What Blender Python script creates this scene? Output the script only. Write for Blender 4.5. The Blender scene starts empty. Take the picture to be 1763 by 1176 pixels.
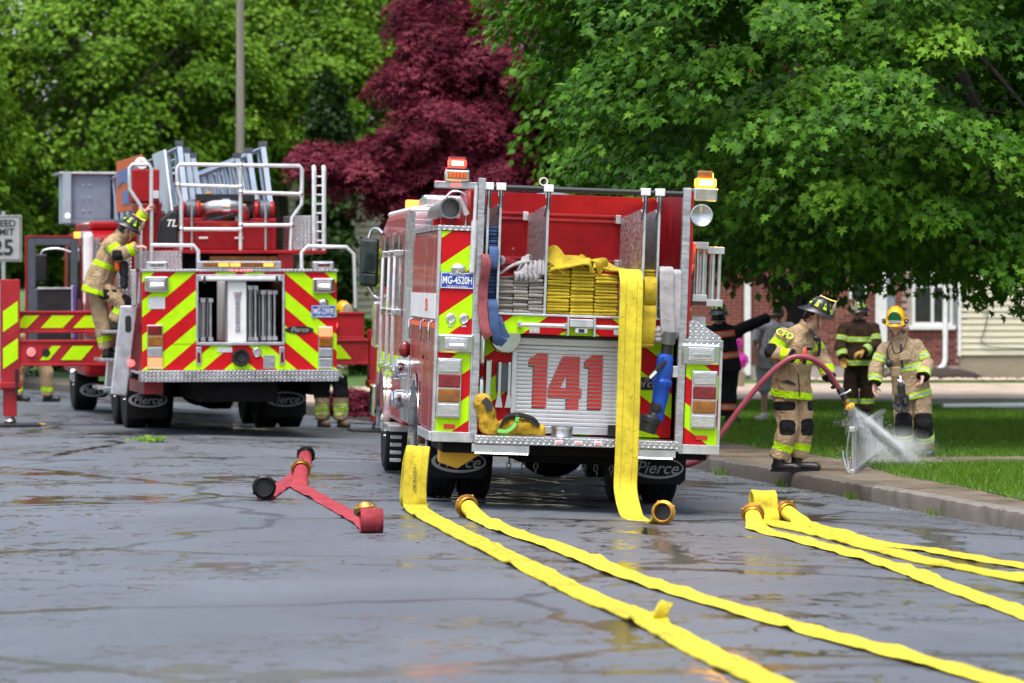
import bpy, bmesh, math, random
import numpy as np
from mathutils import Vector, Matrix, Euler, noise
R = math.radians
random.seed(7)
rng = np.random.default_rng(11)
SC = bpy.context.scene
COL = SC.collection

# ---------------------------------------------------------------- camera
cam_d = bpy.data.cameras.new('camera')
cam_d.sensor_width = 36.0
cam_d.lens = 36.0 * 7000.0 / 1763.0
cam_d.clip_start = 0.5
cam_d.clip_end = 900.0
cam = bpy.data.objects.new('camera', cam_d)
COL.objects.link(cam)
cam.location = (0, 0, 2.0)
cam.rotation_euler = (R(90) - math.atan(108.0 / 7000.0), 0, 0)
cam_d.dof.use_dof = True
cam_d.dof.focus_distance = 37.0
cam_d.dof.aperture_fstop = 2.9
SC.camera = cam

# ---------------------------------------------------------------- overcast sky and soft sun
SUN_EL, SUN_AZ = 70.0, 200.0          # high, from behind the photographer
world = bpy.data.worlds.new('World')
SC.world = world
world.use_nodes = True
wn = world.node_tree.nodes
wl = world.node_tree.links
sky = wn.new('ShaderNodeTexSky')
sky.sky_type = 'NISHITA'
sky.sun_disc = False
sky.sun_elevation = R(SUN_EL)
sky.sun_rotation = R(SUN_AZ)
sky.air_density = 1.0
sky.dust_density = 4.0
sky.ozone_density = 1.0
hs = wn.new('ShaderNodeHueSaturation')
hs.inputs['Saturation'].default_value = 0.72
wl.new(sky.outputs[0], hs.inputs['Color'])
bg = wn['Background']
bg.inputs['Strength'].default_value = 0.15
wl.new(hs.outputs[0], bg.inputs['Color'])
sun_d = bpy.data.lights.new('sun', 'SUN')
sun_d.energy = 1.45
sun_d.angle = R(28)
sun_d.color = (1.0, 0.97, 0.93)
sun = bpy.data.objects.new('sun', sun_d)
COL.objects.link(sun)
sun.rotation_euler = (R(90 - SUN_EL), 0, R(180 - SUN_AZ))   # points the light from the sky's sun
SC.view_settings.view_transform = 'Standard'
SC.view_settings.look = 'None'
SC.view_settings.gamma = 1.0
SC.cycles.volume_bounces = 4
SC.view_settings.exposure = 1.04

# ---------------------------------------------------------------- helpers
def tag(o, label=None, cat=None, group=None, kind=None):
    if label: o['label'] = label
    if cat: o['category'] = cat
    if group: o['group'] = group
    if kind: o['kind'] = kind
    return o

def empty(name, loc=(0, 0, 0), rot=(0, 0, 0), label=None, cat=None, group=None):
    o = bpy.data.objects.new(name, None)
    o.empty_display_size = 0.2
    COL.objects.link(o)
    o.location = loc
    o.rotation_euler = rot
    return tag(o, label, cat, group)

def link_mesh(name, me, parent=None):
    o = bpy.data.objects.new(name, me)
    COL.objects.link(o)
    if parent is not None: o.parent = parent
    return o

def V(*a): return Vector(a)

def frame(d):
    d = Vector(d).normalized()
    a = Vector((0, 0, 1)) if abs(d.z) < 0.9 else Vector((1, 0, 0))
    x = d.cross(a).normalized()
    y = d.cross(x).normalized()
    return x, y, d

def catmull(pts, n=8):
    pts = [Vector(p) for p in pts]
    if len(pts) < 3: return pts
    P = [pts[0] * 2 - pts[1]] + pts + [pts[-1] * 2 - pts[-2]]
    out = []
    for i in range(1, len(P) - 2):
        for k in range(n):
            t = k / n
            a, b, c, d = P[i - 1], P[i], P[i + 1], P[i + 2]
            out.append(0.5 * ((2 * b) + (c - a) * t + (2 * a - 5 * b + 4 * c - d) * t * t + (3 * b - a - 3 * c + d) * t ** 3))
    out.append(pts[-1])
    return out

class MB:
    """collects faces for ONE mesh object"""
    def __init__(s): s.v = []; s.f = []; s.m = []; s.cur = 0
    def mat(s, i): s.cur = i; return s
    def add(s, vs, fs):
        o = len(s.v)
        s.v += [tuple(v) for v in vs]
        s.f += [tuple(i + o for i in f) for f in fs]
        s.m += [s.cur] * len(fs)
        return s
    def box(s, x0, x1, y0, y1, z0, z1, M=None):
        vs = [Vector((x, y, z)) for z in (z0, z1) for y in (y0, y1) for x in (x0, x1)]
        if M is not None: vs = [M @ v for v in vs]
        return s.add(vs, [(0, 2, 3, 1), (4, 5, 7, 6), (0, 1, 5, 4), (2, 6, 7, 3), (0, 4, 6, 2), (1, 3, 7, 5)])
    def hexa(s, b, t):
        """bottom 4 + top 4 corner points, counter clockwise"""
        return s.add(list(b) + list(t), [(3, 2, 1, 0), (4, 5, 6, 7), (0, 1, 5, 4), (1, 2, 6, 5), (2, 3, 7, 6), (3, 0, 4, 7)])
    def prism(s, poly, ext):
        """3D polygon (convex or simple) extruded by ext"""
        n = len(poly); e = Vector(ext)
        a = [Vector(p) for p in poly]; b = [p + e for p in a]
        nrm = Vector((0, 0, 0))
        for i in range(n): nrm += a[i].cross(a[(i + 1) % n])
        if nrm.dot(e) > 0: a.reverse(); b.reverse()
        return s.add(a + b, [tuple(range(n)), tuple(range(2 * n - 1, n - 1, -1))] + [(j, i, i + n, j + n) for i, j in ((i, (i + 1) % n) for i in range(n))])
    def rings(s, rs, cap0=True, cap1=True, closed=False):
        n = len(rs[0]); vs = [p for r in rs for p in r]; fs = []
        K = len(rs)
        for k in range(K if closed else K - 1):
            k2 = (k + 1) % K
            for i in range(n):
                j = (i + 1) % n
                fs.append((k * n + i, k * n + j, k2 * n + j, k2 * n + i))
        if not closed:
            if cap0: fs.append(tuple(reversed(range(n))))
            if cap1: fs.append(tuple((K - 1) * n + i for i in range(n)))
        return s.add(vs, fs)
    def cyl(s, p0, p1, r0, r1=None, n=14, cap=True):
        r1 = r0 if r1 is None else r1
        p0 = Vector(p0); p1 = Vector(p1)
        x, y, d = frame(p1 - p0)
        ring = lambda c, r: [c + x * (r * math.cos(2 * math.pi * i / n)) - y * (r * -math.sin(2 * math.pi * i / n)) for i in range(n)]
        return s.rings([ring(p0, r0), ring(p1, r1)], cap, cap)
    def tube(s, pts, r, n=8, smooth=0, closed=False):
        if smooth: pts = catmull(pts, smooth)
        pts = [Vector(p) for p in pts]
        rs = []; px = None
        for i, p in enumerate(pts):
            if closed: t = pts[(i + 1) % len(pts)] - pts[i - 1]
            else: t = pts[min(i + 1, len(pts) - 1)] - pts[max(i - 1, 0)]
            t.normalize()
            if px is None: x, y, _ = frame(t)
            else:
                x = (px - t * px.dot(t)).normalized(); y = t.cross(x) * 1.0
            px = x
            y = t.cross(x)
            rr = r[i] if isinstance(r, (list, tuple)) else r
            rs.append([p + x * (rr * math.cos(2 * math.pi * k / n)) + y * (rr * math.sin(2 * math.pi * k / n)) for k in range(n)])
        return s.rings(rs, closed=closed)
    def lathe(s, prof, c, axis, n=24, closed=False):
        """prof: (radius, height along axis)"""
        c = Vector(c); x, y, d = frame(axis)
        rs = [[c + d * h + x * (r * math.cos(2 * math.pi * k / n)) + y * (-r * -math.sin(2 * math.pi * k / n)) for k in range(n)] for r, h in prof]
        return s.rings(rs, not closed, not closed, closed)
    def ball(s, c, r, n=14, m=9, M=None):
        c = Vector(c)
        if not isinstance(r, (tuple, list)): r = (r, r, r)
        rs = []
        for j in range(m):
            a = -math.pi / 2 + math.pi * (j + 0.5) / m
            ring = [Vector((r[0] * math.cos(a) * math.cos(2 * math.pi * i / n), r[1] * math.cos(a) * math.sin(2 * math.pi * i / n), r[2] * math.sin(a))) for i in range(n)]
            if M is not None: ring = [M @ q for q in ring]
            rs.append([c + q for q in ring])
        return s.rings(rs)
    def capsule(s, p0, p1, r0, r1=None, n=12):
        r1 = r0 if r1 is None else r1
        p0 = Vector(p0); p1 = Vector(p1)
        x, y, d = frame(p1 - p0); rs = []
        def ring(c, r): rs.append([c + x * (r * math.cos(2 * math.pi * i / n)) + y * (r * math.sin(2 * math.pi * i / n)) for i in range(n)])
        for a in (-80, -50, -20): ring(p0 + d * r0 * math.sin(R(a)), r0 * math.cos(R(a)))
        for a in (20, 50, 80): ring(p1 + d * r1 * math.sin(R(a)), r1 * math.cos(R(a)))
        return s.rings(rs)
    def ribbon(s, pts, w, width, th, wob=0.0):
        """flat strap: pts with cross direction w (vector or list)"""
        rs = []; pts = [Vector(p) for p in pts]
        for i, p in enumerate(pts):
            t = (pts[min(i + 1, len(pts) - 1)] - pts[max(i - 1, 0)]).normalized()
            ww = Vector(w[i]) if isinstance(w, list) else Vector(w)
            ww = (ww - t * ww.dot(t)).normalized()
            nn = t.cross(ww)
            h = width / 2; q = th / 2
            prof = [(-h, 0), (-h * .93, q), (-h * .5, q * 1.1), (0, q), (h * .5, q * 1.1), (h * .93, q), (h, 0), (h * .93, -q), (0, -q), (-h * .93, -q)]
            rs.append([p + ww * a + nn * b for a, b in prof])
        return s.rings(rs)
    def mesh(s, name, mats):
        me = bpy.data.meshes.new(name)
        me.from_pydata(s.v, [], s.f)
        for m in (mats if isinstance(mats, (list, tuple)) else [mats]): me.materials.append(m)
        if any(s.m): me.polygons.foreach_set('material_index', s.m)
        me.validate()
        return me
    def build(s, name, mats, parent=None, smooth=None, bevel=0, fix=True):
        me = s.mesh(name, mats)
        if fix:
            bm = bmesh.new(); bm.from_mesh(me)
            bmesh.ops.recalc_face_normals(bm, faces=bm.faces)
            bm.to_mesh(me); bm.free()
        if smooth is not None:
            me.shade_smooth()
            me.set_sharp_from_angle(angle=R(smooth))
        o = link_mesh(name, me, parent)
        if bevel:
            b = o.modifiers.new('bevel', 'BEVEL')
            b.width = bevel; b.segments = 2; b.limit_method = 'ANGLE'; b.angle_limit = R(40)
        return o

def B(name, m, parent, x0, x1, y0, y1, z0, z1, bevel=0.006):
    """one box shaped part"""
    return MB().box(x0, x1, y0, y1, z0, z1).build(name, m, parent, bevel=bevel)

def fast_mesh(name, co, faces, mats, attrs=None, smooth=False):
    """co (N,3) and faces (M,k) numpy arrays"""
    me = bpy.data.meshes.new(name)
    n, k = faces.shape
    me.vertices.add(len(co)); me.vertices.foreach_set('co', co.astype(np.float32).ravel())
    me.loops.add(n * k); me.loops.foreach_set('vertex_index', faces.astype(np.int32).ravel())
    me.polygons.add(n); me.polygons.foreach_set('loop_start', np.arange(0, n * k, k, dtype=np.int32))
    me.update(calc_edges=True)
    for m in (mats if isinstance(mats, (list, tuple)) else [mats]): me.materials.append(m)
    for an, arr in (attrs or {}).items():
        a = me.attributes.new(an, 'FLOAT', 'POINT'); a.data.foreach_set('value', arr.astype(np.float32))
    if smooth: me.shade_smooth()
    return me

_txt = {}
def text_mesh(body, size, extrude=0.002, shear=0.0, bold=0.0, space=1.0):
    """lettering as mesh data in the XZ plane, facing -Y, centred"""
    key = (body, size, extrude, shear, bold)
    if key in _txt: return _txt[key].copy()
    c = bpy.data.curves.new('lettering', 'FONT')
    c.body = body; c.size = size; c.extrude = extrude; c.shear = shear; c.offset = bold
    c.space_character = space
    c.align_x = 'CENTER'; c.align_y = 'CENTER'; c.resolution_u = 3
    ob = bpy.data.objects.new('lettering', c); COL.objects.link(ob)
    dg = bpy.context.evaluated_depsgraph_get()
    me = bpy.data.meshes.new_from_object(ob.evaluated_get(dg))
    bpy.data.objects.remove(ob); bpy.data.curves.remove(c)
    me.transform(Matrix.Rotation(R(90), 4, 'X'))
    _txt[key] = me
    return me.copy()

def text(body, size, loc, m, parent, rotz=0.0, roty=0.0, rotx=0.0, name='lettering', sx=1.0, **k):
    me = text_mesh(body, size, **k)
    me.transform(Matrix.Diagonal((sx, 1, 1, 1)))
    me.transform(Matrix.Translation(loc) @ Matrix.Rotation(rotz, 4, 'Z') @ Matrix.Rotation(roty, 4, 'Y') @ Matrix.Rotation(rotx, 4, 'X'))
    me.materials.clear(); me.materials.append(m)
    return link_mesh(name, me, parent)

# ---------------------------------------------------------------- materials
def nodes(name):
    m = bpy.data.materials.new(name); m.use_nodes = True
    nt = m.node_tree
    return m, nt.nodes, nt.links, nt.nodes['Principled BSDF']

def nz(n, l, scale, detail=4, rough=0.55, vec=None, mapping=None):
    t = n.new('ShaderNodeTexNoise'); t.inputs['Scale'].default_value = scale
    t.inputs['Detail'].default_value = detail; t.inputs['Roughness'].default_value = rough
    if vec is None:
        tc = n.new('ShaderNodeTexCoord'); vec = tc.outputs['Object']
    if mapping:
        mp = n.new('ShaderNodeMapping'); mp.inputs['Scale'].default_value = mapping
        l.new(vec, mp.inputs['Vector']); vec = mp.outputs[0]
    l.new(vec, t.inputs['Vector'])
    return t

def ramp(n, l, src, stops):
    r = n.new('ShaderNodeValToRGB')
    e = r.color_ramp.elements
    while len(e) < len(stops): e.new(0.5)
    for k, (p, c) in zip(e, stops):
        k.position = p; k.color = (*c, 1) if isinstance(c, (tuple, list)) else (c, c, c, 1)
    l.new(src, r.inputs[0])
    return r

def mth(n, l, op, a, b=None, c=None):
    t = n.new('ShaderNodeMath'); t.operation = op
    for i, q in enumerate((a, b, c)):
        if q is None: continue
        if isinstance(q, (int, float)): t.inputs[i].default_value = q
        else: l.new(q, t.inputs[i])
    return t.outputs[0]

def mixc(n, l, fac, a, b, mode='MIX'):
    t = n.new('ShaderNodeMix'); t.data_type = 'RGBA'; t.blend_type = mode
    for s, q in ((t.inputs[0], fac), (t.inputs[6], a), (t.inputs[7], b)):
        if isinstance(q, (int, float)): s.default_value = q
        elif isinstance(q, tuple): s.default_value = (*q, 1)
        else: l.new(q, s)
    return t.outputs[2]

def bump(n, l, p, h, strength=0.3, dist=0.01):
    b = n.new('ShaderNodeBump'); b.inputs['Strength'].default_value = strength; b.inputs['Distance'].default_value = dist
    l.new(h, b.inputs['Height']); l.new(b.outputs[0], p.inputs['Normal'])
    return b

def mat(name, col, rough=0.5, metal=0.0, var=0.15, scale=6.0, bmp=0.0, bscale=40.0, coat=0.0, rvar=0.1, spec=None, aniso=None):
    m, n, l, p = nodes(name)
    t = nz(n, l, scale, 5, 0.6, mapping=aniso)
    lo = tuple(c * (1 - var) for c in col); hi = tuple(min(1, c * (1 + var)) for c in col)
    r = ramp(n, l, t.outputs[0], [(0.32, lo), (0.68, hi)])
    l.new(r.outputs[0], p.inputs['Base Color'])
    rr = ramp(n, l, t.outputs[0], [(0.3, max(0.02, rough - rvar)), (0.7, min(1, rough + rvar))])
    l.new(rr.outputs[0], p.inputs['Roughness'])
    p.inputs['Metallic'].default_value = metal
    if coat: p.inputs['Coat Weight'].default_value = coat; p.inputs['Coat Roughness'].default_value = 0.05
    if spec is not None: p.inputs['Specular IOR Level'].default_value = spec
    if bmp:
        b = nz(n, l, bscale, 3, 0.5, mapping=aniso)
        bump(n, l, p, b.outputs[0], bmp)
    return m

def emit(name, col, strength):
    m, n, l, p = nodes(name)
    p.inputs['Base Color'].default_value = (*col, 1)
    p.inputs['Emission Color'].default_value = (*col, 1)
    p.inputs['Emission Strength'].default_value = strength
    p.inputs['Roughness'].default_value = 0.2
    return m

def chevron(name, k, period, c0, red=(0.52, 0.007, 0.012), lime=(0.47, 0.84, 0.004), duty=0.52, mode='abs', axis=0):
    """printed retro-reflective stripes: z + k|x|"""
    m, n, l, p = nodes(name)
    tc = n.new('ShaderNodeTexCoord'); sx = n.new('ShaderNodeSeparateXYZ'); l.new(tc.outputs['Object'], sx.inputs[0])
    x = sx.outputs[axis]
    if mode == 'abs': x = mth(n, l, 'ABSOLUTE', x)
    c = mth(n, l, 'MULTIPLY_ADD', x, k, sx.outputs[2])
    ph = mth(n, l, 'FRACT', mth(n, l, 'DIVIDE', mth(n, l, 'SUBTRACT', c0, c), period))
    fac = mth(n, l, 'LESS_THAN', ph, duty)
    t = nz(n, l, 9, 6, 0.65)
    dirt = ramp(n, l, t.outputs[0], [(0.3, 0.84), (0.62, 1.0)])
    cc = mixc(n, l, fac, lime, red)
    l.new(mixc(n, l, 1.0, cc, dirt.outputs[0], 'MULTIPLY'), p.inputs['Base Color'])
    p.inputs['Roughness'].default_value = 0.45
    p.inputs['Specular IOR Level'].default_value = 0.16
    hc = n.new('ShaderNodeTexVoronoi'); hc.inputs['Scale'].default_value = 160
    l.new(tc.outputs['Object'], hc.inputs['Vector'])
    bump(n, l, p, hc.outputs[0], 0.06, 0.002)
    return m

def diamond_plate(name, axes='xz', base=(0.62, 0.63, 0.65)):
    """bright tread plate: alternating raised lozenges as fine relief"""
    m, n, l, p = nodes(name)
    tc = n.new('ShaderNodeTexCoord'); s = n.new('ShaderNodeSeparateXYZ'); l.new(tc.outputs['Object'], s.inputs[0])
    a = s.outputs['xyz'.index(axes[0])]; b = s.outputs['xyz'.index(axes[1])]
    P = 0.036
    u = mth(n, l, 'DIVIDE', mth(n, l, 'ADD', a, b), P * 1.41); v = mth(n, l, 'DIVIDE', mth(n, l, 'SUBTRACT', a, b), P * 1.41)
    par = mth(n, l, 'MODULO', mth(n, l, 'ABSOLUTE', mth(n, l, 'ADD', mth(n, l, 'FLOOR', u), mth(n, l, 'FLOOR', v))), 2.0)
    fu = mth(n, l, 'SUBTRACT', mth(n, l, 'FRACT', u), 0.5); fv = mth(n, l, 'SUBTRACT', mth(n, l, 'FRACT', v), 0.5)
    def loz(p1, p2):
        q = mth(n, l, 'ADD', mth(n, l, 'POWER', mth(n, l, 'DIVIDE', p1, 0.46), 2.0), mth(n, l, 'POWER', mth(n, l, 'DIVIDE', p2, 0.17), 2.0))
        return mth(n, l, 'MAXIMUM', mth(n, l, 'SUBTRACT', 1.0, q), 0.0)
    h = mth(n, l, 'ADD', mth(n, l, 'MULTIPLY', loz(fu, fv), par), mth(n, l, 'MULTIPLY', loz(fv, fu), mth(n, l, 'SUBTRACT', 1.0, par)))
    bump(n, l, p, h, 0.9, 0.006)
    t = nz(n, l, 5, 5)
    r = ramp(n, l, t.outputs[0], [(0.3, tuple(c * .72 for c in base)), (0.7, base)])
    l.new(r.outputs[0], p.inputs['Base Color'])
    p.inputs['Metallic'].default_value = 1.0
    rr = ramp(n, l, t.outputs[0], [(0.3, 0.22), (0.7, 0.38)]); l.new(rr.outputs[0], p.inputs['Roughness'])
    return m

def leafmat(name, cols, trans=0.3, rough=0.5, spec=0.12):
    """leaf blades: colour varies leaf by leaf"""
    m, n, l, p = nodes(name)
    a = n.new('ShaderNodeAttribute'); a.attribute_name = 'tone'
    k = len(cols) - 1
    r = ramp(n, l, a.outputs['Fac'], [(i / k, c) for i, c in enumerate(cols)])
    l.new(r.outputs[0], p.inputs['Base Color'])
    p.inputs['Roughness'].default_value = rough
    p.inputs['Specular IOR Level'].default_value = spec
    tr = n.new('ShaderNodeBsdfTranslucent')
    l.new(mixc(n, l, 1.0, r.outputs[0], (1.0, 1.0, 0.55), 'MULTIPLY'), tr.inputs['Color'])
    mx = n.new('ShaderNodeMixShader'); mx.inputs[0].default_value = trans
    l.new(p.outputs[0], mx.inputs[1]); l.new(tr.outputs[0], mx.inputs[2])
    l.new(mx.outputs[0], n['Material Output'].inputs['Surface'])
    return m

M = {}
M['red'] = mat('red_paint', (0.30, 0.005, 0.009), 0.33, coat=0.15, spec=.3, var=0.12, scale=3)
M['red_inner'] = mat('red_bed_paint', (0.21, 0.003, 0.006), 0.5, var=0.22, scale=4, spec=.18)
M['maroon'] = mat('dark_red_paint', (0.24, 0.006, 0.010), 0.35, var=0.2, scale=5)
M['chrome'] = mat('chrome', (0.78, 0.79, 0.80), 0.10, 1.0, var=0.08, scale=12, rvar=0.05)
M['alu'] = mat('brushed_aluminium', (0.62, 0.63, 0.65), 0.38, 1.0, var=0.14, scale=10, bmp=0.05, bscale=120)
M['alu_dull'] = mat('scuffed_aluminium', (0.45, 0.45, 0.47), 0.42, 0.9, var=0.3, scale=9, aniso=(1, 1, 4))
M['silver'] = mat('silver_paint', (0.58, 0.59, 0.61), 0.42, 0.35, var=0.08, scale=8)
M['white'] = mat('white_paint', (0.75, 0.75, 0.74), 0.45, var=0.07)
M['grip'] = mat('pale_ribbed_handrail', (0.62, 0.63, 0.64), 0.42, 0.4, var=0.12, scale=14)
M['grey_lad'] = mat('ladder_grey_blue', (0.20, 0.25, 0.32), 0.45, 0.1, var=0.12, scale=4)
M['grey_dk'] = mat('dark_grey_metal', (0.10, 0.11, 0.13), 0.45, 0.4, var=0.2)
M['steel'] = mat('grey_tube_steel', (0.20, 0.20, 0.21), 0.32, 0.7, var=0.2)
M['black'] = mat('black_trim', (0.012, 0.012, 0.013), 0.45, var=0.3)
M['under'] = mat('black_chassis', (0.006, 0.005, 0.005), 0.7, var=0.4, spec=.1)
M['rubber'] = mat('tyre_rubber', (0.009, 0.009, 0.010), 0.75, var=0.3, spec=.25, bmp=0.2, bscale=25)
M['flap'] = mat('mudflap_rubber', (0.007, 0.007, 0.008), 0.6, var=0.3, spec=.2)
M['brass'] = mat('brass_coupling', (0.48, 0.27, 0.07), 0.34, 1.0, var=0.28, scale=14)
M['brass_y'] = mat('gold_coupling', (0.52, 0.26, 0.04), 0.42, 0.75, var=0.25, scale=14)
M['blk_metal'] = mat('black_anodised', (0.02, 0.02, 0.022), 0.30, 0.8, var=0.3)
M['orange'] = mat('orange_plastic', (0.85, 0.11, 0.02), 0.4, var=0.1)
M['blue'] = mat('blue_anodised', (0.006, 0.07, 0.42), 0.32, 0.2, var=0.15)
M['plate_blue'] = mat('plate_blue', (0.012, 0.06, 0.36), 0.35, var=0.1)
M['label'] = mat('printed_label', (0.55, 0.56, 0.58), 0.4, var=0.3, scale=60)
M['yellow_plastic'] = mat('yellow_plastic', (0.72, 0.40, 0.02), 0.45, var=0.12)
M['tape_y'] = mat('lime_reflective', (0.47, 0.84, 0.004), 0.45, var=0.06, spec=.16)
M['glass'] = mat('tinted_glass', (0.012, 0.016, 0.018), 0.06, 0.0, var=0.2, spec=0.8)
M['diamond_xz'] = diamond_plate('tread_plate_rear', 'xz')
M['diamond_yz'] = diamond_plate('tread_plate_side', 'yz')
M['diamond_xy'] = diamond_plate('tread_plate_top', 'xy')
M['lens_red'] = mat('red_lens', (0.16, 0.002, 0.006), 0.08, var=0.35, scale=12, spec=0.9, bmp=.2, bscale=60)
M['lens_amber'] = mat('amber_lens', (0.24, 0.085, 0.006), 0.08, var=0.35, scale=12, spec=0.9, bmp=.2, bscale=60)
M['lens_clear'] = mat('clear_lens', (0.55, 0.56, 0.58), 0.10, 0.85, var=0.12, scale=8, bmp=.25, bscale=60, aniso=(.2, 1, 3))
M['glow_red'] = emit('lit_red_beacon', (1.0, 0.03, 0.02), 2.6)
M['glow_amber'] = emit('lit_amber_beacon', (1.0, 0.22, 0.012), 2.2)
M['glow_amber2'] = emit('lit_amber_lamp', (1.0, 0.26, 0.03), 1.7)
M['core_red'] = emit('red_beacon_core', (1.0, 0.42, 0.30), 5)
M['core_amber'] = emit('amber_beacon_core', (1.0, 0.62, 0.16), 6)
M['glow_white'] = emit('lit_white_led', (0.95, 0.97, 1.0), 3.5)
M['glow_tail'] = emit('lit_tail_lamp', (1.0, 0.16, 0.07), 1.2)
M['glow_red2'] = emit('lit_red_marker', (1.0, 0.05, 0.05), 2.5)
M['chev_e'] = chevron('engine_chevron', 0.72, 0.445, 3.23)
M['chev_l'] = chevron('ladder_chevron', 0.84, 0.44, 2.56)
M['green_glass'] = mat('mirror_glass', (0.10, 0.16, 0.15), 0.06, 0.9, var=0.35, scale=5)
# ================================================================ THE SETTING
def xc(Y):            # kerb face line
    return 4.39 - .205 * (Y - 34.8) - (0.004 * (Y - 45) ** 2 if Y > 45 else 0)
def zr(X, Y):         # crowned road surface
    d = (xc(Y) - X) * .98
    return -0.035 * max(0.0, 4.6 - d) - 0.012 * max(0, d - 6.5) ** 1.0 * 0.5

def road_material():
    m, n, l, p = nodes('wet_asphalt')
    tc = n.new('ShaderNodeTexCoord'); ob = tc.outputs['Object']
    fine = nz(n, l, 120, 4, 0.85, ob)
    broad = nz(n, l, 0.35, 4, 0.6, ob)
    base = ramp(n, l, fine.outputs[0], [(0.36, (0.055, 0.065, 0.077)), (0.66, (0.150, 0.168, 0.194))])
    # long seam lines and cracks
    crack = n.new('ShaderNodeTexVoronoi'); crack.feature = 'DISTANCE_TO_EDGE'; crack.inputs['Scale'].default_value = 0.23
    wob = nz(n, l, 0.9, 4, 0.6, ob)
    vm = n.new('ShaderNodeVectorMath'); vm.operation = 'MULTIPLY_ADD'; vm.inputs[1].default_value = (1.1, 1.1, 0)
    l.new(wob.outputs['Color'], vm.inputs[0]); l.new(ob, vm.inputs[2])
    l.new(vm.outputs[0], crack.inputs['Vector'])
    ck = ramp(n, l, crack.outputs['Distance'], [(0.0, 1.0), (0.008, 1.0), (0.014, 0.0)])
    # standing water: runs along cracks and in shallow hollows
    pu = nz(n, l, 0.33, 4, 0.55, ob)
    pv = nz(n, l, 1.25, 5, 0.58, ob)
    # thin winding films: narrow bands of a noise field, only in wet patches
    rid = mth(n, l, 'ABSOLUTE', mth(n, l, 'SUBTRACT', pv.outputs[0], 0.5))
    film = ramp(n, l, rid, [(0.0, 1.0), (0.009, 1.0), (0.017, 0.0)])
    where = ramp(n, l, pu.outputs[0], [(0.42, 0.0), (0.50, 1.0)])
    deep = ramp(n, l, mth(n, l, 'MULTIPLY_ADD', pv.outputs[0], 0.5, pu.outputs[0]), [(0.895, 0.0), (0.912, 1.0)])
    pud_o = mth(n, l, 'MAXIMUM', mth(n, l, 'MULTIPLY', film.outputs[0], where.outputs[0]), deep.outputs[0])
    run = ramp(n, l, crack.outputs['Distance'], [(0.0, 1.0), (0.012, 1.0), (0.026, 0.0)])
    runm = mth(n, l, 'MULTIPLY', run.outputs[0], ramp(n, l, pu.outputs[0], [(0.44, 0.0), (0.50, 1.0)]).outputs[0])
    water = mth(n, l, 'MAXIMUM', pud_o, runm)
    col = mixc(n, l, ck.outputs[0], base.outputs[0], (0.040, 0.042, 0.046))
    stain = ramp(n, l, broad.outputs[0], [(0.35, 0.78), (0.65, 1.12)])
    col = mixc(n, l, 1.0, col, stain.outputs[0], 'MULTIPLY')
    col = mixc(n, l, water, col, (0.030, 0.031, 0.031))
    l.new(col, p.inputs['Base Color'])
    rb = ramp(n, l, broad.outputs[0], [(0.3, 0.46), (0.7, 0.60)])
    rough = n.new('ShaderNodeMix'); l.new(water, rough.inputs[0]); l.new(rb.outputs[0], rough.inputs[2]); rough.inputs[3].default_value = 0.03
    l.new(rough.outputs[0], p.inputs['Roughness'])
    p.inputs['IOR'].default_value = 1.6
    p.inputs['Coat Weight'].default_value = 0.0
    b = n.new('ShaderNodeBump'); b.inputs['Distance'].default_value = 0.006
    l.new(mth(n, l, 'MULTIPLY_ADD', water, -0.9, 1.0), b.inputs['Strength'])
    l.new(fine.outputs[0], b.inputs['Height']); l.new(b.outputs[0], p.inputs['Normal'])
    return m

def concrete(name, col, wet=0.0):
    m, n, l, p = nodes(name)
    tc = n.new('ShaderNodeTexCoord'); ob = tc.outputs['Object']
    a = nz(n, l, 1.3, 6, 0.65, ob); f = nz(n, l, 60, 5, 0.7, ob)
    c = ramp(n, l, a.outputs[0], [(0.30, tuple(q * .62 for q in col)), (0.52, col), (0.75, tuple(min(1, q * 1.2) for q in col))])
    g = ramp(n, l, f.outputs[0], [(0.3, 0.75), (0.7, 1.12)])
    l.new(mixc(n, l, 1.0, c.outputs[0], g.outputs[0], 'MULTIPLY'), p.inputs['Base Color'])
    r = ramp(n, l, a.outputs[0], [(0.38, 0.75 - wet * .6), (0.62, 0.85 - wet * .3)])
    l.new(r.outputs[0], p.inputs['Roughness'])
    bump(n, l, p, f.outputs[0], 0.35, 0.006)
    return m

def soil_grass():
    m, n, l, p = nodes('lawn_ground')
    a = nz(n, l, 0.8, 5); f = nz(n, l, 30, 5, 0.7)
    c = ramp(n, l, f.outputs[0], [(0.3, (0.03, 0.075, 0.010)), (0.7, (0.075, 0.165, 0.022))])
    g = ramp(n, l, a.outputs[0], [(0.3, 0.75), (0.7, 1.15)])
    l.new(mixc(n, l, 1.0, c.outputs[0], g.outputs[0], 'MULTIPLY'), p.inputs['Base Color'])
    p.inputs['Roughness'].default_value = 0.8
    bump(n, l, p, f.outputs[0], 0.6, 0.02)
    return m

M['road'] = road_material()
M['walk'] = concrete('wet_brown_concrete', (0.17, 0.135, 0.095), 0.8)
M['kerb'] = concrete('kerb_stone', (0.11, 0.098, 0.08), 0.3)
M['kerb_pale'] = concrete('patched_kerb', (0.19, 0.18, 0.16), 0.3)
M['drive'] = concrete('pale_driveway', (0.42, 0.33, 0.25), 0.0)
M['lawn'] = soil_grass()

# ground sheet, wide enough for any view
g = MB(); g.add([(-600, -200, -0.35), (600, -200, -0.35), (600, 800, -0.35), (-600, 800, -0.35)], [(0, 1, 2, 3)])
tag(g.build('ground', M['lawn']), kind='structure')

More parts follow.
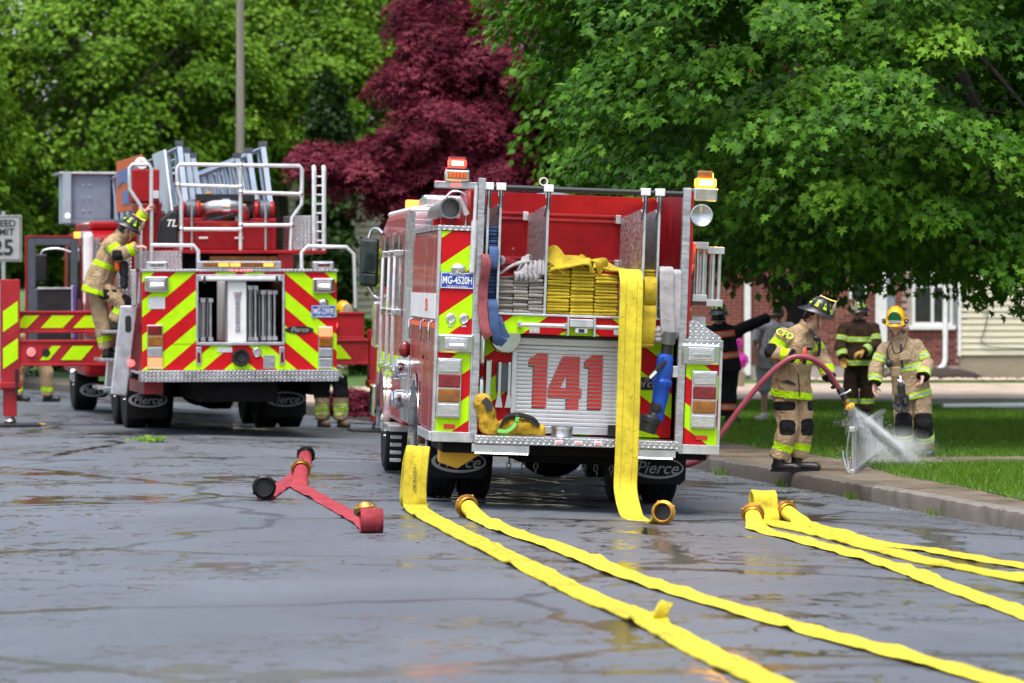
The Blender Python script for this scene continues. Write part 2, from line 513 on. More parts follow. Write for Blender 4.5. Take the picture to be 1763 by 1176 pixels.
# the road: crowned sheet following the kerb
co = []; fc = []
ys = np.concatenate([np.linspace(-30, 12, 8), np.linspace(14, 50, 145), np.linspace(51, 100, 50)])
offs = np.concatenate([np.linspace(0.0, 9, 73), np.linspace(9.5, 14, 10)])
for Y in ys:
    for d in offs:
        X = xc(Y) + 0.03 - d
        co.append((X, Y, zr(X - 0.03, Y) + 0.006 * noise.noise((X * 1.1, Y * .35, 0)) + 0.003 * noise.noise((X * 2.6, Y * 1.1, 4)) + (0.004 if abs(d - 5.9) < .15 else 0)))
nx = len(offs)
for j in range(len(ys) - 1):
    for i in range(nx - 1):
        a = j * nx + i; fc.append((a, a + nx, a + nx + 1, a + 1))
road = link_mesh('road', fast_mesh('road', np.array(co), np.array(fc), M['road'], smooth=True))
tag(road, kind='structure')

# pale grit washed along the gutter by the rear wheel
mb = MB()
for k in range(170):
    t = random.random(); Y = 37.6 + 4.2 * t; X = xc(Y) - 0.15 - abs(random.gauss(0, .20))
    s = random.uniform(.003, .009); z = zr(X, Y)
    mb.add([(X - s, Y - s, z), (X + s, Y - s, z), (X, Y + s, z), (X, Y, z + s)], [(0, 1, 3), (1, 2, 3), (2, 0, 3)])
o = mb.build('gutter_grit', mat('pale_grit', (0.36, 0.35, 0.33), 0.8)); tag(o, 'pale grit and suds along the gutter by the kerb', 'grit', kind='stuff')

# leaf scraps and grit scattered over the wet road and along the gutter
mb = MB()
for k in range(330):
    if k < 210: Y = random.uniform(30, 47); X = xc(Y) - .05 - abs(random.gauss(0, .16))
    else: Y = random.uniform(19, 50); X = random.uniform(-.13, .125) * Y
    if X > xc(Y) - .03: continue
    s = random.uniform(.006, .020); a = random.uniform(0, 6.28); z = zr(X, Y) + .008
    c_, s_ = math.cos(a) * s, math.sin(a) * s
    mb.add([(X - c_, Y - s_, z), (X + s_ * .5, Y - c_ * .5, z + s * .4), (X + c_, Y + s_, z + .001), (X - s_ * .5, Y + c_ * .5, z + s * .25)], [(0, 1, 2, 3)])
tag(mb.build('leaf_litter', mat('damp_leaf_litter', (.10, .085, .035), .8, var=.6, scale=3), fix=False), 'scraps of damp leaves and grit on the road', 'litter', kind='stuff')
# kerb stones
kerb = empty('kerb'); tag(kerb, kind='structure')
Y = 14.0; k = 0
while Y < 84:
    L = random.uniform(2.2, 2.8); Y1 = Y + L - 0.012
    pale = (33.5 < Y < 38.5)
    mb = MB(); rs = []
    steps = 30
    for i in range(steps + 1):
        y = Y + (Y1 - Y) * i / steps; x = xc(y); j = 0.020 * noise.noise((x * 5, y * 5, k)) + .012 * noise.noise((x, y * 14, k)); j2 = 0.016 * noise.noise((x * 9, y * 6, k + 5)) + .008 * noise.noise((x, y * 17, k + 2))
        rs.append([(x + j, y, -0.24), (x + j * 1.4, y, -0.06 + j2), (x + 0.012 + j, y, -0.016 + j2), (x + 0.04, y, 0.0 + j2 * .5), (x + 0.165, y, 0.0), (x + .165, y, -.24)])
    mb.rings(rs).build('kerb_stone', M['kerb_pale'] if pale else M['kerb'], kerb, smooth=35)
    Y += L; k += 1

# pavement slabs behind the kerb
side = empty('pavement'); tag(side, kind='structure')
Y = 14.0
while Y < 84:
    L = 1.5; Y1 = Y + L - 0.014
    q = [(xc(Y) + .175, Y), (xc(Y) + 1.33, Y + .22), (xc(Y1) + 1.33, Y1 + .22), (xc(Y1) + .175, Y1)]
    dz = random.uniform(-.006, .004)
    mb = MB(); mb.hexa([(a, b, -.14) for a, b in q], [(a, b, dz) for a, b in q])
    mb.build('slab', M['walk'], side, bevel=0.008)
    Y += L

# lawn sheet right of the pavement, gently rolling
def zlawn(X, Y):
    d = X - xc(Y) - 1.33
    return -0.012 + 0.02 * min(1, max(0, d)) + 0.012 * noise.noise((X * .5, Y * .3, 3))
co = []; fc = []
ys = np.linspace(12, 100, 89); offs = np.concatenate([[0.9], np.linspace(1.33, 30, 40)])
for Y in ys:
    for d in offs:
        X = xc(Y) + d
        co.append((X, Y, zlawn(X, Y) if d > 1 else -0.2))
nx = len(offs)
for j in range(len(ys) - 1):
    for i in range(nx - 1):
        a = j * nx + i; fc.append((a, a + 1, a + nx + 1, a + nx))
lawn = link_mesh('lawn', fast_mesh('lawn', np.array(co), np.array(fc), M['lawn'], smooth=True)); tag(lawn, kind='structure')

# left verge far across the road
mb = MB()
rs = []
for Y in np.linspace(20, 110, 30):
    x = xc(Y) - 13.2
    rs.append([(x, Y, -.3), (x, Y, 0.02), (x - 60, Y, 0.15), (x - 60, Y, -.3)])
tag(mb.rings(rs).build('verge', M['lawn']), kind='structure')

# front walk to the house, and the pale driveway that crosses the far lawn
walk = empty('front_walk'); tag(walk, kind='structure')
for i in range(10):
    x0 = 3.72 + i * 1.0; y0 = 43.9 + i * .12
    q = [(x0, y0 - .1), (x0 + .985, y0 + .02), (x0 + .985, y0 + 1.25), (x0, y0 + 1.13)]
    MB().hexa([(a, b, -.1) for a, b in q], [(a, b, .022) for a, b in q]).build('slab', M['walk'], walk, bevel=.008)
dw = MB()
dw.hexa([(1.2, 66, -.1), (40, 70, -.1), (40, 77, -.1), (1.0, 76, -.1)], [(1.2, 66, .035), (40, 70, .045), (40, 77, .05), (1.0, 76, .04)])
tag(dw.build('driveway', M['drive']), kind='structure')
dw = MB(); dw.hexa([(-4.2, 66, -.1), (-1.2, 62.5, -.1), (0.5, 74, -.1), (-4.5, 74, -.1)], [(-4.2, 66, .02), (-1.2, 62.5, .04), (0.5, 74, .045), (-4.5, 74, .03)])
tag(dw.build('driveway', M['drive']), kind='structure')

# ---------------------------------------------------------------- grass blades
def blades(name, pts, hmin, hmax, w, label):
    n = len(pts)
    a = rng.uniform(0, 2 * np.pi, n); h = rng.uniform(hmin, hmax, n); lean = rng.normal(0, .35, (n, 2)) * h[:, None]
    d = np.stack([np.cos(a), np.sin(a)], 1) * w
    co = np.zeros((n, 3, 3))
    co[:, 0, :2] = pts[:, :2] - d; co[:, 1, :2] = pts[:, :2] + d; co[:, 2, :2] = pts[:, :2] + lean
    co[:, :2, 2] = pts[:, 2:3]; co[:, 2, 2] = pts[:, 2] + h
    tone = np.repeat(np.clip(rng.normal(.5, .22, n), 0, 1), 3)
    me = fast_mesh(name, co.reshape(-1, 3), np.arange(3 * n).reshape(n, 3), M['grass'], {'tone': tone})
    return tag(link_mesh(name, me), label, 'grass', kind='stuff')
M['grass'] = leafmat('grass_blades', [(0.045, 0.10, 0.010), (0.10, 0.22, 0.018), (0.22, 0.34, 0.05)], 0.35, 0.5)
def lawn_pts(n, y0, y1, dx0, dx1, near_corner=False):
    out = []
    Y = rng.uniform(y0, y1, n * 2); D = rng.uniform(dx0, dx1, n * 2)
    for y, d in zip(Y, D):
        x = xc(y) + d
        if 43.75 < y - .12 * (x - 3.7) < 45.1 and x > 3.65: continue
        if abs(x) > y * .135 + .6: continue
        out.append((x, y, zlawn(x, y) - .004))
    return np.array(out)
blades('grass', lawn_pts(70000, 40.5, 66, 1.34, 9.5), .03, .075, .006, 'short green lawn grass around the firefighters')
# the overgrown corner of turf that laps over the pavement on the near side of the front walk
cp = []
for k in range(46000):
    y = random.uniform(31.5, 43.8); x = random.uniform(3.2, 8.5)
    edge = max(np.interp(y, [31, 36.6, 39.0, 41.4, 43.8], [6.2, 4.62, 4.30, 3.86, 3.75]), xc(y) + .2)
    if x < edge + .05 * noise.noise((x * 4, y * 3, 1)): continue
    if x > y * .135 + .3: continue
    cp.append((x, y, .0))
blades('grass', np.array(cp), .04, .085, .006, 'bright overgrown turf corner lapping over the pavement')
mb = MB(); poly = [(6.2, 31, .006), (9, 31, .006), (9, 43.8, .006), (3.78, 43.8, .006), (3.89, 41.4, .006), (4.33, 39, .006), (4.65, 36.6, .006)]
mb.add(poly, [tuple(range(7))]); tag(mb.build('turf', M['lawn']), kind='structure')
# tufts at the kerb foot
tp = []
for (Y, n) in ((39.8, 60), (42.3, 70), (37.2, 26), (44.8, 60)):
    for k in range(n): tp.append((xc(Y) - .04 + random.gauss(0, .03), Y + random.gauss(0, .18), zr(xc(Y) - .05, Y)))
blades('weed_tufts', np.array(tp), .04, .11, .006, 'small weed tufts growing at the foot of the kerb')

# ---------------------------------------------------------------- brick house with siding wing
def brick_mat(name, c):
    return mat(name, c, 0.82, var=0.25, scale=14, bmp=0.3, bscale=70)
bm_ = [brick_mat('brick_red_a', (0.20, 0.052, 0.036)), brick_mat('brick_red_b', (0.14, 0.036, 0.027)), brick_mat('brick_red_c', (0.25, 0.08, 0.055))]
M['mortar'] = mat('pale_mortar', (0.40, 0.33, 0.29), 0.9)
M['siding'] = mat('cream_siding', (0.62, 0.57, 0.42), 0.55, var=0.06, scale=3)
M['trim'] = mat('white_trim', (0.74, 0.74, 0.72), 0.4, var=0.06)
M['pane'] = mat('dark_window', (0.02, 0.022, 0.026), 0.08, spec=0.8, var=0.3)
M['shutter'] = mat('grey_shutter', (0.22, 0.25, 0.28), 0.5, var=0.1)
M['found'] = concrete('tan_foundation', (0.34, 0.27, 0.19))
M['roof'] = mat('grey_shingle', (0.11, 0.105, 0.10), 0.9, var=0.3, scale=20, bmp=.4)
M['mulch'] = mat('dark_mulch', (0.035, 0.025, 0.02), 0.95, var=.4, scale=25, bmp=.6)
HY = 80.0
house = empty('brick_house', (0, HY, 0), (0, 0, 0), 'single storey red brick house with cream siding wing behind the lawn', 'house')
S = 7000 / HY     # image scale at the house front, used only to size it
def hx(px): return (px - 881.5) / S
def hz(py): return 2 + (480 - py) / S
bx0, bx1 = hx(1180), hx(1656)
mb = MB(); mb.box(bx0, bx1, .010, 8, 0.0, 3.6); mb.build('wall', M['mortar'], house)
# individual bricks
bl, bh, bd = 0.213, 0.0675, 0.03
brick_me = []
for k in range(3):
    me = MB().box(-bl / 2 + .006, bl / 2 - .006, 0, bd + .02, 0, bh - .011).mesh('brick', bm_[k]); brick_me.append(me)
win = (hx(1570), hx(1640), hz(560), hz(430))
spare = MB(); cnt = 0
row = 0; z = 0.30
while z < 3.5:
    x = bx0 + (bl / 2 if row % 2 else bl)
    while x < bx1 - bl / 2:
        inwin = win[0] - .1 < x < win[1] + .1 and win[2] - .1 < z < win[3]
        near_door = hx(1507) - .3 < x < hx(1530) and z < 2.2
        if not inwin:
            vis = (z < 1.75) and (x > hx(1400))
            if vis and cnt < 295:
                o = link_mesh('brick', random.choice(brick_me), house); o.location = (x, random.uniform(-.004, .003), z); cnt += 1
            else:
                spare.box(x - bl / 2 + .006, x + bl / 2 - .006, 0, bd + .02, z, z + bh - .011)
        x += bl
    z += bh; row += 1
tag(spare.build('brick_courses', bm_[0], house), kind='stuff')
# window with frame, shutter and sill of upright bricks
f = MB(); wx0, wx1, wz0, wz1 = win
for a in (wx0, (wx0 + wx1) / 2 - .03, wx1 - .06): f.box(a, a + .06, -.03, .05, wz0, wz1)
for a in (wz0, (wz0 + wz1) / 2, wz1 - .06): f.box(wx0, wx1, -.025, .05, a, a + .06)
wf = f.build('window', M['trim'], house)
B('pane', M['pane'], wf, wx0 + .05, wx1 - .05, -.004, .008, wz0 + .04, wz1 - .04, 0)
B('sill', M['trim'], wf, wx0 - .06, wx1 + .06, -.07, .03, wz0 - .09, wz0 - .002, .01)
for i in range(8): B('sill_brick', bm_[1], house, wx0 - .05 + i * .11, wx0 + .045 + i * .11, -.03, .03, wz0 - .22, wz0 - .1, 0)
for sx in (wx1 + .03,):
    sh = B('shutter', M['shutter'], house, sx, sx + .30, -.03, .0, wz0 - .05, wz1, .005)
    for i in range(16): B('slat', M['shutter'], sh, sx + .04, sx + .26, -.042, -.031, wz0 + .02 + i * .075, wz0 + .07 + i * .075, 0)
# second window deeper left, front door light panel and corner boards
f2 = MB(); a0, a1 = hx(1462), hx(1492)
for a in (a0, a1 - .05): f2.box(a, a + .05, -.03, .05, 1.6, 2.7)
w2 = f2.build('window', M['trim'], house); B('pane', M['pane'], w2, a0 + .04, a1 - .04, -.006, .008, 1.6, 2.7, 0)
B('door', M['trim'], house, hx(1507), hx(1527), -.05, .03, .25, 2.2, .01)
sh = B('shutter', M['shutter'], house, hx(1528), hx(1541), -.03, .0, 1.0, 2.4, .005)
B('corner_post', M['trim'], house, hx(1281), hx(1292), -.12, .0, .1, 3.2, .01)
# downspout
d = MB(); dx = hx(1627); d.tube([(dx, -.06, 3.2), (dx, -.06, .42), (dx - .03, -.09, .30), (dx - .16, -.16, .20), (dx - .30, -.22, .14)], .055, 10)
d.build('downspout', M['trim'], house, smooth=40)
# siding wing
gx0 = hx(1652)
B('foundation', M['found'], house, gx0, gx0 + 10, -.02, 8, 0, .50, .01)
n = 0; z = .50
while z < 3.6:
    mb = MB(); mb.prism([(gx0, -.06, z), (gx0, -.03, z + .128), (gx0, .05, z + .128), (gx0, .05, z)], (10, 0, 0))
    mb.build('siding_board', M['siding'], house); z += .123
B('corner_board', M['trim'], house, gx0 - .04, gx0 + .03, -.08, -.061, .48, 3.6, .004)
c = MB(); ax = hx(1690); c.tube([(ax, -.09, 1.35), (ax + .06, -.1, 1.42), (ax + .11, -.1, 1.30), (ax + .05, -.1, 1.0), (ax + .04, -.1, .72), (ax + .9, -.1, .63), (ax + 6, -.1, .55)], .011, 6, smooth=5)
c.build('wall_cable', M['grey_dk'], house, smooth=60)
rf = MB(); rf.prism([(bx0 - .6, -.7, 3.55), (bx0 - .6, 4, 5.4), (bx0 - .6, 8.7, 3.55)], (bx1 - bx0 + 11.5, 0, 0)); rf.build('roof', M['roof'], house)
st = MB()
for k in range(260):
    x = random.uniform(hx(1300), hx(1763) + 1); y = random.uniform(-1.6, -1.0); s = random.uniform(.03, .08)
    st.ball((x, y, .05), (s, s, s * .6), 5, 3)
tag(st.build('edging_stones', mat('pale_pink_stone', (0.50, 0.38, 0.30), .9), house), kind='stuff')
mu = MB(); mu.ball((hx(1600), -.5, 0.05), (1.0, .4, .22), 16, 8); mu.build('mulch_bed', M['mulch'], house, smooth=60)

# cream house far behind the ladder truck
bh_ = empty('siding_house', (-3.6, 92, 0), (0, 0, R(4)), 'cream clapboard house half hidden behind the red maple', 'house')
B('wall', M['siding'], bh_, -2.1, 5.0, .1, 8, 0, 5.6, 0)
z = .2
while z < 5.5:
    mb = MB(); mb.prism([(-2.1, -.03, z), (-2.1, .02, z + .155), (-2.1, .1, z + .155), (-2.1, .1, z)], (7.1, 0, 0)); mb.build('siding_board', M['siding'], bh_); z += .15
B('corner_board', M['trim'], bh_, -2.18, -2.08, -.06, .1, .1, 5.6, .01)
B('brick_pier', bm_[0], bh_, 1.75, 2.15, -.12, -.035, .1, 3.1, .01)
w = MB(); w.box(.2, .95, -.07, .05, 3.6, 4.8); wf = w.build('window', M['trim'], bh_, bevel=.01)
B('pane', M['pane'], wf, .28, .87, -.09, -.075, 3.68, 4.72, 0)
rf = MB(); rf.prism([(-2.6, -.8, 5.5), (-2.6, 4, 7.6), (-2.6, 8.8, 5.5)], (8, 0, 0)); rf.build('roof', M['roof'], bh_)
# ================================================================ TREES
M['bark'] = mat('dark_bark', (0.022, 0.018, 0.015), 0.95, var=.4, scale=12, bmp=.6, bscale=18, aniso=(1, 1, .25))
M['bark2'] = mat('grey_bark', (0.075, 0.065, 0.05), 0.9, var=.4, scale=12, bmp=.6, bscale=18, aniso=(1, 1, .25))
M['maple'] = leafmat('maple_leaves', [(0.008, 0.034, 0.002), (0.024, 0.086, 0.004), (0.064, 0.175, 0.008), (0.16, 0.32, 0.022)], .22, .5, .15)
M['purple'] = leafmat('purple_maple_leaves', [(0.04, 0.005, 0.011), (0.10, 0.011, 0.026), (0.19, 0.024, 0.048), (0.27, 0.055, 0.07)], .25, .5)
M['spring'] = leafmat('spring_green_leaves', [(0.025, 0.062, 0.005), (0.065, 0.15, 0.008), (0.125, 0.25, 0.014), (0.20, 0.34, 0.035)], .32, .5)
M['darkleaf'] = leafmat('dark_leaves', [(0.008, 0.022, 0.004), (0.018, 0.045, 0.007), (0.035, 0.08, 0.012)], .2, .5)

# leaf outlines in a local frame: x across, y from stalk to tip, z normal
def lobed():
    tips = [(-.50, .10), (-.46, .52), (0, 1.0), (.46, .52), (.50, .10)]
    notch = [(-.14, -.02), (-.24, .28), (-.17, .56), (.17, .56), (.24, .28), (.14, -.02)]
    c = (0, .22)
    v = [(c[0], c[1], .05)] + [(x, y, -.10 * (abs(x) * 1.4 + max(0, y - .4))) for x, y in tips] + [(x, y, 0.0) for x, y in notch]
    f = [(0, 6 + i, 1 + i, 7 + i) for i in range(5)]
    return np.array(v), np.array(f)
def fingered():
    v = [(0, 0, 0)]; f = []
    for i, a in enumerate((-62, 0, 62)):
        a = R(a); d = np.array([math.sin(a), math.cos(a)]); q = np.array([d[1], -d[0]])
        L = .95 if i == 1 else .75
        k = len(v)
        v += [(*(d * .35 * L - q * .13), 0.02), (*(d * L), -.08), (*(d * .35 * L + q * .13), 0.02)]
        f.append((0, k, k + 1, k + 2))
    return np.array(v), np.array(f)
def simple():
    v = [(0, 0, 0), (-.42, .45, .03), (0, 1.0, -.08), (.42, .45, .03)]
    return np.array(v, float), np.array([(0, 1, 2, 3)])
LEAF = {'lobed': lobed(), 'fingered': fingered(), 'simple': simple()}

def leaves(name, pos, nrm, tip, size, tone, shape, m, parent):
    lv, lf = LEAF[shape]
    nrm = nrm / (np.linalg.norm(nrm, axis=1, keepdims=True) + 1e-9)
    tip = tip - nrm * np.sum(tip * nrm, 1, keepdims=True)
    tip = tip / (np.linalg.norm(tip, axis=1, keepdims=True) + 1e-9)
    xx = np.cross(tip, nrm)
    n = len(pos)
    co = pos[:, None, :] + size[:, None, None] * (lv[None, :, 0:1] * xx[:, None, :] + lv[None, :, 1:2] * tip[:, None, :] + lv[None, :, 2:3] * nrm[:, None, :])
    fc = (lf[None] + (np.arange(n) * len(lv))[:, None, None]).reshape(-1, 4)
    me = fast_mesh(name, co.reshape(-1, 3), fc, m, {'tone': np.repeat(tone, len(lv))})
    return link_mesh(name, me, parent)

def crown_points(centre, radii, nclump, per, csize, flat, seed, keep=None, inner=0.0, zmin=None, droop=.45, shell=.62):
    r = np.random.default_rng(seed)
    C = np.array(centre); Rd = np.array(radii)
    cs = []
    while len(cs) < nclump:
        d = r.normal(size=3); d /= np.linalg.norm(d)
        p = C + d * Rd * (r.uniform(shell ** 3, 1.0) ** (1 / 3)) * (0.86 + 0.2 * noise.noise(Vector(d * 2.3 + seed)))
        if zmin is not None and p[2] < zmin(p): continue
        if keep is not None and not keep(p): continue
        cs.append(p)
    cs = np.array(cs)
    P = []; Nn = []; T = []; tone = []
    for c in cs:
        out = (c - C) / Rd; out /= np.linalg.norm(out) + 1e-6
        k = int(per * r.uniform(.6, 1.4)); s = csize * r.uniform(.6, 1.35)
        rad = s * np.sqrt(r.uniform(0, 1, k)); a = r.uniform(0, 2 * np.pi, k)
        x = rad * np.cos(a); y = rad * np.sin(a)
        z = -flat * s * (rad / s) ** 2 * 1.2 + r.normal(0, flat * .28 * s, k)
        ex = np.array([-out[1], out[0], 0.0]); ex /= np.linalg.norm(ex) + 1e-6
        ey = np.array([out[0], out[1], -droop]); ey /= np.linalg.norm(ey)
        ez = np.cross(ex, ey); ez *= np.sign(ez[2] + 1e-9)
        pts = c + x[:, None] * ex + y[:, None] * ey + z[:, None] * ez
        P.append(pts)
        Nn.append(ez[None] * .9 + out[None] * .40 + r.normal(0, .46, (k, 3)))
        rl = (pts - c); rl[:, 2] -= .55 * s
        T.append(rl + out[None] * .3 * s + r.normal(0, .2 * s, (k, 3)))
        base = r.normal(.5, .13)
        tone.append(np.clip(base + r.normal(0, .14, k), 0, 1))
    P = np.concatenate(P); Nn = np.concatenate(Nn); T = np.concatenate(T); tone = np.concatenate(tone)
    if inner:
        k = int(inner); d = r.normal(size=(k, 3)); d /= np.linalg.norm(d, axis=1, keepdims=True)
        q = C + d * Rd * (r.uniform(0, 1, (k, 1)) ** (1 / 2.4)) * .86
        if zmin is not None: q = q[np.array([p[2] > zmin(p) for p in q])]
        if keep is not None: q = q[np.array([bool(keep(p)) for p in q])]
        k = len(q)
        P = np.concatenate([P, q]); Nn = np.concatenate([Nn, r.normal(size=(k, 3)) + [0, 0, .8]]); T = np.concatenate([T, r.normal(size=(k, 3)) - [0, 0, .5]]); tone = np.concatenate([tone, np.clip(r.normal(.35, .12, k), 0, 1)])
    return cs, P, Nn, T, tone

def limbs(base, cs, r0, seed, m, parent, fork=1.8, k=16, name='trunk', lean=(0, 0)):
    """one continuous tapered trunk with limbs that reach towards foliage clumps"""
    r = random.Random(seed)
    mb = MB(); base = Vector(base)
    top = base + Vector((lean[0], lean[1], fork))
    mb.tube(catmull([base + Vector((0, 0, -.1)), base + Vector((lean[0] * .3 + .03, lean[1] * .3, fork * .5)), top], 6), [r0 * (1.35 - .5 * i / 12) for i in range(13)], 12)
    idx = r.sample(range(len(cs)), min(k, len(cs)))
    for i in idx:
        e = Vector(cs[i]); a = base.lerp(top, r.uniform(.8, 1.0)); L = (e - a).length
        mid = a.lerp(e, .45) + Vector((r.uniform(-.1, .1) * L, r.uniform(-.1, .1) * L, .16 * L))
        pts = catmull([a, mid, e], 6)
        rr = r0 * r.uniform(.32, .55)
        mb.tube(pts, [max(.008, rr * (1 - .9 * j / (len(pts) - 1))) for j in range(len(pts))], 7)
        for q in range(3):
            s = pts[r.randint(5, len(pts) - 2)]; j = cs[r.randrange(len(cs))]; e2 = Vector(j)
            if (e2 - s).length < L * .7: mb.tube(catmull([s, s.lerp(e2, .5) + Vector((0, 0, .1)), e2], 4), [max(.006, rr * .35 * (1 - .85 * t / 8)) for t in range(9)], 5)
    return mb.build(name, m, parent, smooth=50, fix=False)

def tree(name, label, base, centre, radii, m, bark, shape, size, nclump, per, csize, flat, seed, inner=0, r0=.2, fork=1.8, k=16, group=None, lean=(0, 0), **kw):
    root = empty(name, (0, 0, 0), label=label, cat='tree', group=group)
    cs, P, N, T, tone = crown_points(centre, radii, nclump, per, csize, flat, seed, inner=inner, **kw)
    sz = np.random.default_rng(seed).uniform(size * .65, size * 1.25, len(P))
    leaves('crown', P, N, T, sz, tone, shape, m, root)
    limbs(base, cs, r0, seed, bark, root, fork, k, lean=lean)
    return root

# -- the big maple over the lawn; its trunk stands right of the scene, one heavy limb hangs low
def under(p):          # lowest foliage, rising where the wall of the house shows through
    x = p[0]
    return np.interp(x, [-1.5, 0.2, 1.2, 2.2, 3.2, 4.4, 5.2, 6.2, 9], [3.4, 2.95, 2.75, 2.3, 2.2, 2.15, 2.2, 2.05, 2.1]) + .12 * noise.noise((x * 3, p[1], 0))
def keepm(p):
    lim = np.interp(p[2], [1.5, 2.8, 3.07, 3.36, 3.8, 4.2, 4.64, 5.4, 8], [1.9, 1.5, 1.1, .62, .92, .68, .2, -.45, -.5])
    return p[0] > lim + .25 * noise.noise((p[1] * .8, p[2] * 1.3, 4)) and p[1] > 44.3 and noise.noise((p[0] * .62 + 3, p[1] * .5, p[2] * .75)) > -.17
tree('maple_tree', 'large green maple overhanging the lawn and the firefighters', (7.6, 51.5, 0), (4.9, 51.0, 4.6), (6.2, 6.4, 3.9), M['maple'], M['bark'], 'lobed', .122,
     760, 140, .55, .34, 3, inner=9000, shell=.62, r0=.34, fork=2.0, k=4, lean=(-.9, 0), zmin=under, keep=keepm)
# its low crooked limb
root = [o for o in COL.objects if o.name == 'maple_tree'][0]
MB().tube(catmull([(7.7, 51.4, .9), (7.05, 50.6, 1.75), (6.55, 50.2, 2.05), (6.15, 50, 2.16), (5.4, 49.7, 2.75), (4.5, 49.4, 3.6)], 6), [.30 - .0075 * i for i in range(31)], 12).build('limb', M['bark'], root, smooth=60)

# -- shaded purple-leaved trees under and behind it
tree('purple_maple', 'dark trunked purple tree in the shade beneath the big maple', (4.1, 60.5, 0), (3.9, 61, 4.1), (3.4, 2.6, 2.3), M['purple'], M['bark'], 'fingered', .10, 150, 90, .5, .4, 21, inner=4500, r0=.16, fork=1.6, k=12, lean=(.15, 0), zmin=lambda p: 2.15 + .2 * noise.noise((p[0], p[1], 3)))
tree('shade_maple', 'dense green maple between the purple tree and the brick house', (2.3, 66, 0), (4.9, 63.5, 4.7), (6.2, 6.0, 2.6), M['maple'], M['bark'], 'simple', .16, 430, 95, .75, .4, 23, inner=14000, r0=.2, fork=2.2, k=12, zmin=lambda p: 2.45 + .2 * noise.noise((p[0], p[1], 3)), keep=lambda p: p[0] > .2 + .3 * noise.noise((p[1], p[2], 1)))  # crown widened to deepen the shade on the people below
# -- red Japanese maple
def keepr(p):
    u = (p[0] * 7000 / p[1]) + 881.5
    return True
def rtree():
    root = empty('red_maple', (0, 0, 0), label='wide crimson Japanese maple behind the two fire trucks', cat='tree')
    Ps = []; CS = []
    parts = [((-0.15, 64, 4.75), (1.35, 1.7, 1.6), 90, 1), ((-1.0, 63, 4.15), (1.35, 1.5, .75), 60, 2), ((-0.2, 62.5, 3.2), (1.25, 1.4, .75), 60, 3), ((-2.25, 63, 3.75), (1.15, 1.1, .45), 50, 4), ((-1.55, 63, 3.25), (.9, 1.0, .38), 40, 9), ((-1.5, 63.5, 5.15), (.85, 1.0, .5), 36, 10),
             ((-3.0, 63, 3.95), (.5, .7, .25), 16, 6), ((-1.25, 64, 6.15), (.75, 1.0, .8), 46, 11), ((-.7, 64, 5.4), (.8, 1.0, .7), 44, 12), ((.45, 63.5, 3.9), (.9, 1.3, 1.0), 60, 5), ((-.9, 62.5, 2.35), (1.0, 1.0, .5), 34, 7), ((.4, 65, 6.3), (1.3, 1.5, 1.3), 50, 8)]
    for c, rd, nc, s in parts:
        cs, P, N, T, tone = crown_points(c, rd, nc, 130, .34, .40, 40 + s, inner=nc * 26, droop=.35, shell=.5)
        Ps.append((P, N, T, tone)); CS.append(cs)
    P, N, T, tone = [np.concatenate([q[i] for q in Ps]) for i in range(4)]
    sz = np.random.default_rng(5).uniform(.06, .125, len(P))
    leaves('crown', P, N, T, sz, tone, 'fingered', M['purple'], root)
    limbs((.2, 64.5, 0), np.concatenate(CS), .15, 9, M['bark'], root, 1.5, 40)
rtree()
# -- background maples, spring green
G = 'spring green trees across the road'
bt = [('broad spring green maple behind the ladder truck cab', (-8.6, 84, 0), (-8.6, 84, 5.5), (4.4, 3.4, 4.0), 31, 250),
      ('spring green maple with dark limbs behind the thin pole', (-4.9, 88, 0), (-4.6, 88, 6.0), (3.9, 3.2, 3.7), 32, 230),
      ('pale green maple rising behind the crimson maple', (-2.2, 106, 0), (-1.2, 106, 7.0), (3.8, 3.0, 4.0), 33, 200),
      ('tall green maple at the left edge behind the speed sign', (-12.5, 80, 0), (-12.3, 79, 4.6), (3.3, 3.0, 4.0), 34, 220)]
for lab, b, c, rd, sd, nc in bt:
    tree('maple_tree', lab, b, c, rd, M['spring'], M['bark2'], 'simple', .135, int(nc * 1.25), 150, .52, .62, sd, inner=7000, shell=.78, r0=.28, fork=2.4, k=22, group=G,
         zmin=(lambda p: (2.0 if p[0] < -6.3 else 4.4) + .3 * noise.noise((p[0], p[1], 3))))
# dark evergreen wood behind everything, reads as one mass
cp = [crown_points(c, rd, nc, 60, 1.0, .6, 60 + i, inner=3000) for i, (c, rd, nc) in enumerate([((-19, 112, 5), (7, 3, 6), 140), ((-9, 114, 5), (7, 3, 6.2), 160), ((2, 116, 5), (8, 3, 6.2), 160), ((13, 112, 5), (8, 3, 6.2), 160), ((24, 112, 5), (7, 3, 6), 120)])]
P, N, T, tone = [np.concatenate([q[i] for q in cp]) for i in (1, 2, 3, 4)]
o = leaves('distant_wood', P, N, T, np.random.default_rng(8).uniform(.28, .55, len(P)), tone, 'simple', M['darkleaf'], None)
tag(o, 'dark distant wood closing the view behind the houses', 'trees', kind='stuff')
# ivy-dark trunk beside the cream house
tree('ivy_tree', 'slim dark tree hung with ivy in front of the cream house', (-3.75, 82, 0), (-3.7, 82, 3.4), (.42, .5, 3.3), M['darkleaf'], M['bark'], 'simple', .15, 150, 60, .34, .5, 71, inner=2500, r0=.2, fork=4.5, k=8)
tree('young_tree', 'small bright young tree beside the cream house wall', (-2.3, 80, 0), (-2.2, 80, 2.3), (.75, .6, .95), M['spring'], M['bark2'], 'simple', .12, 34, 46, .3, .5, 72, r0=.04, fork=1.2, k=8)

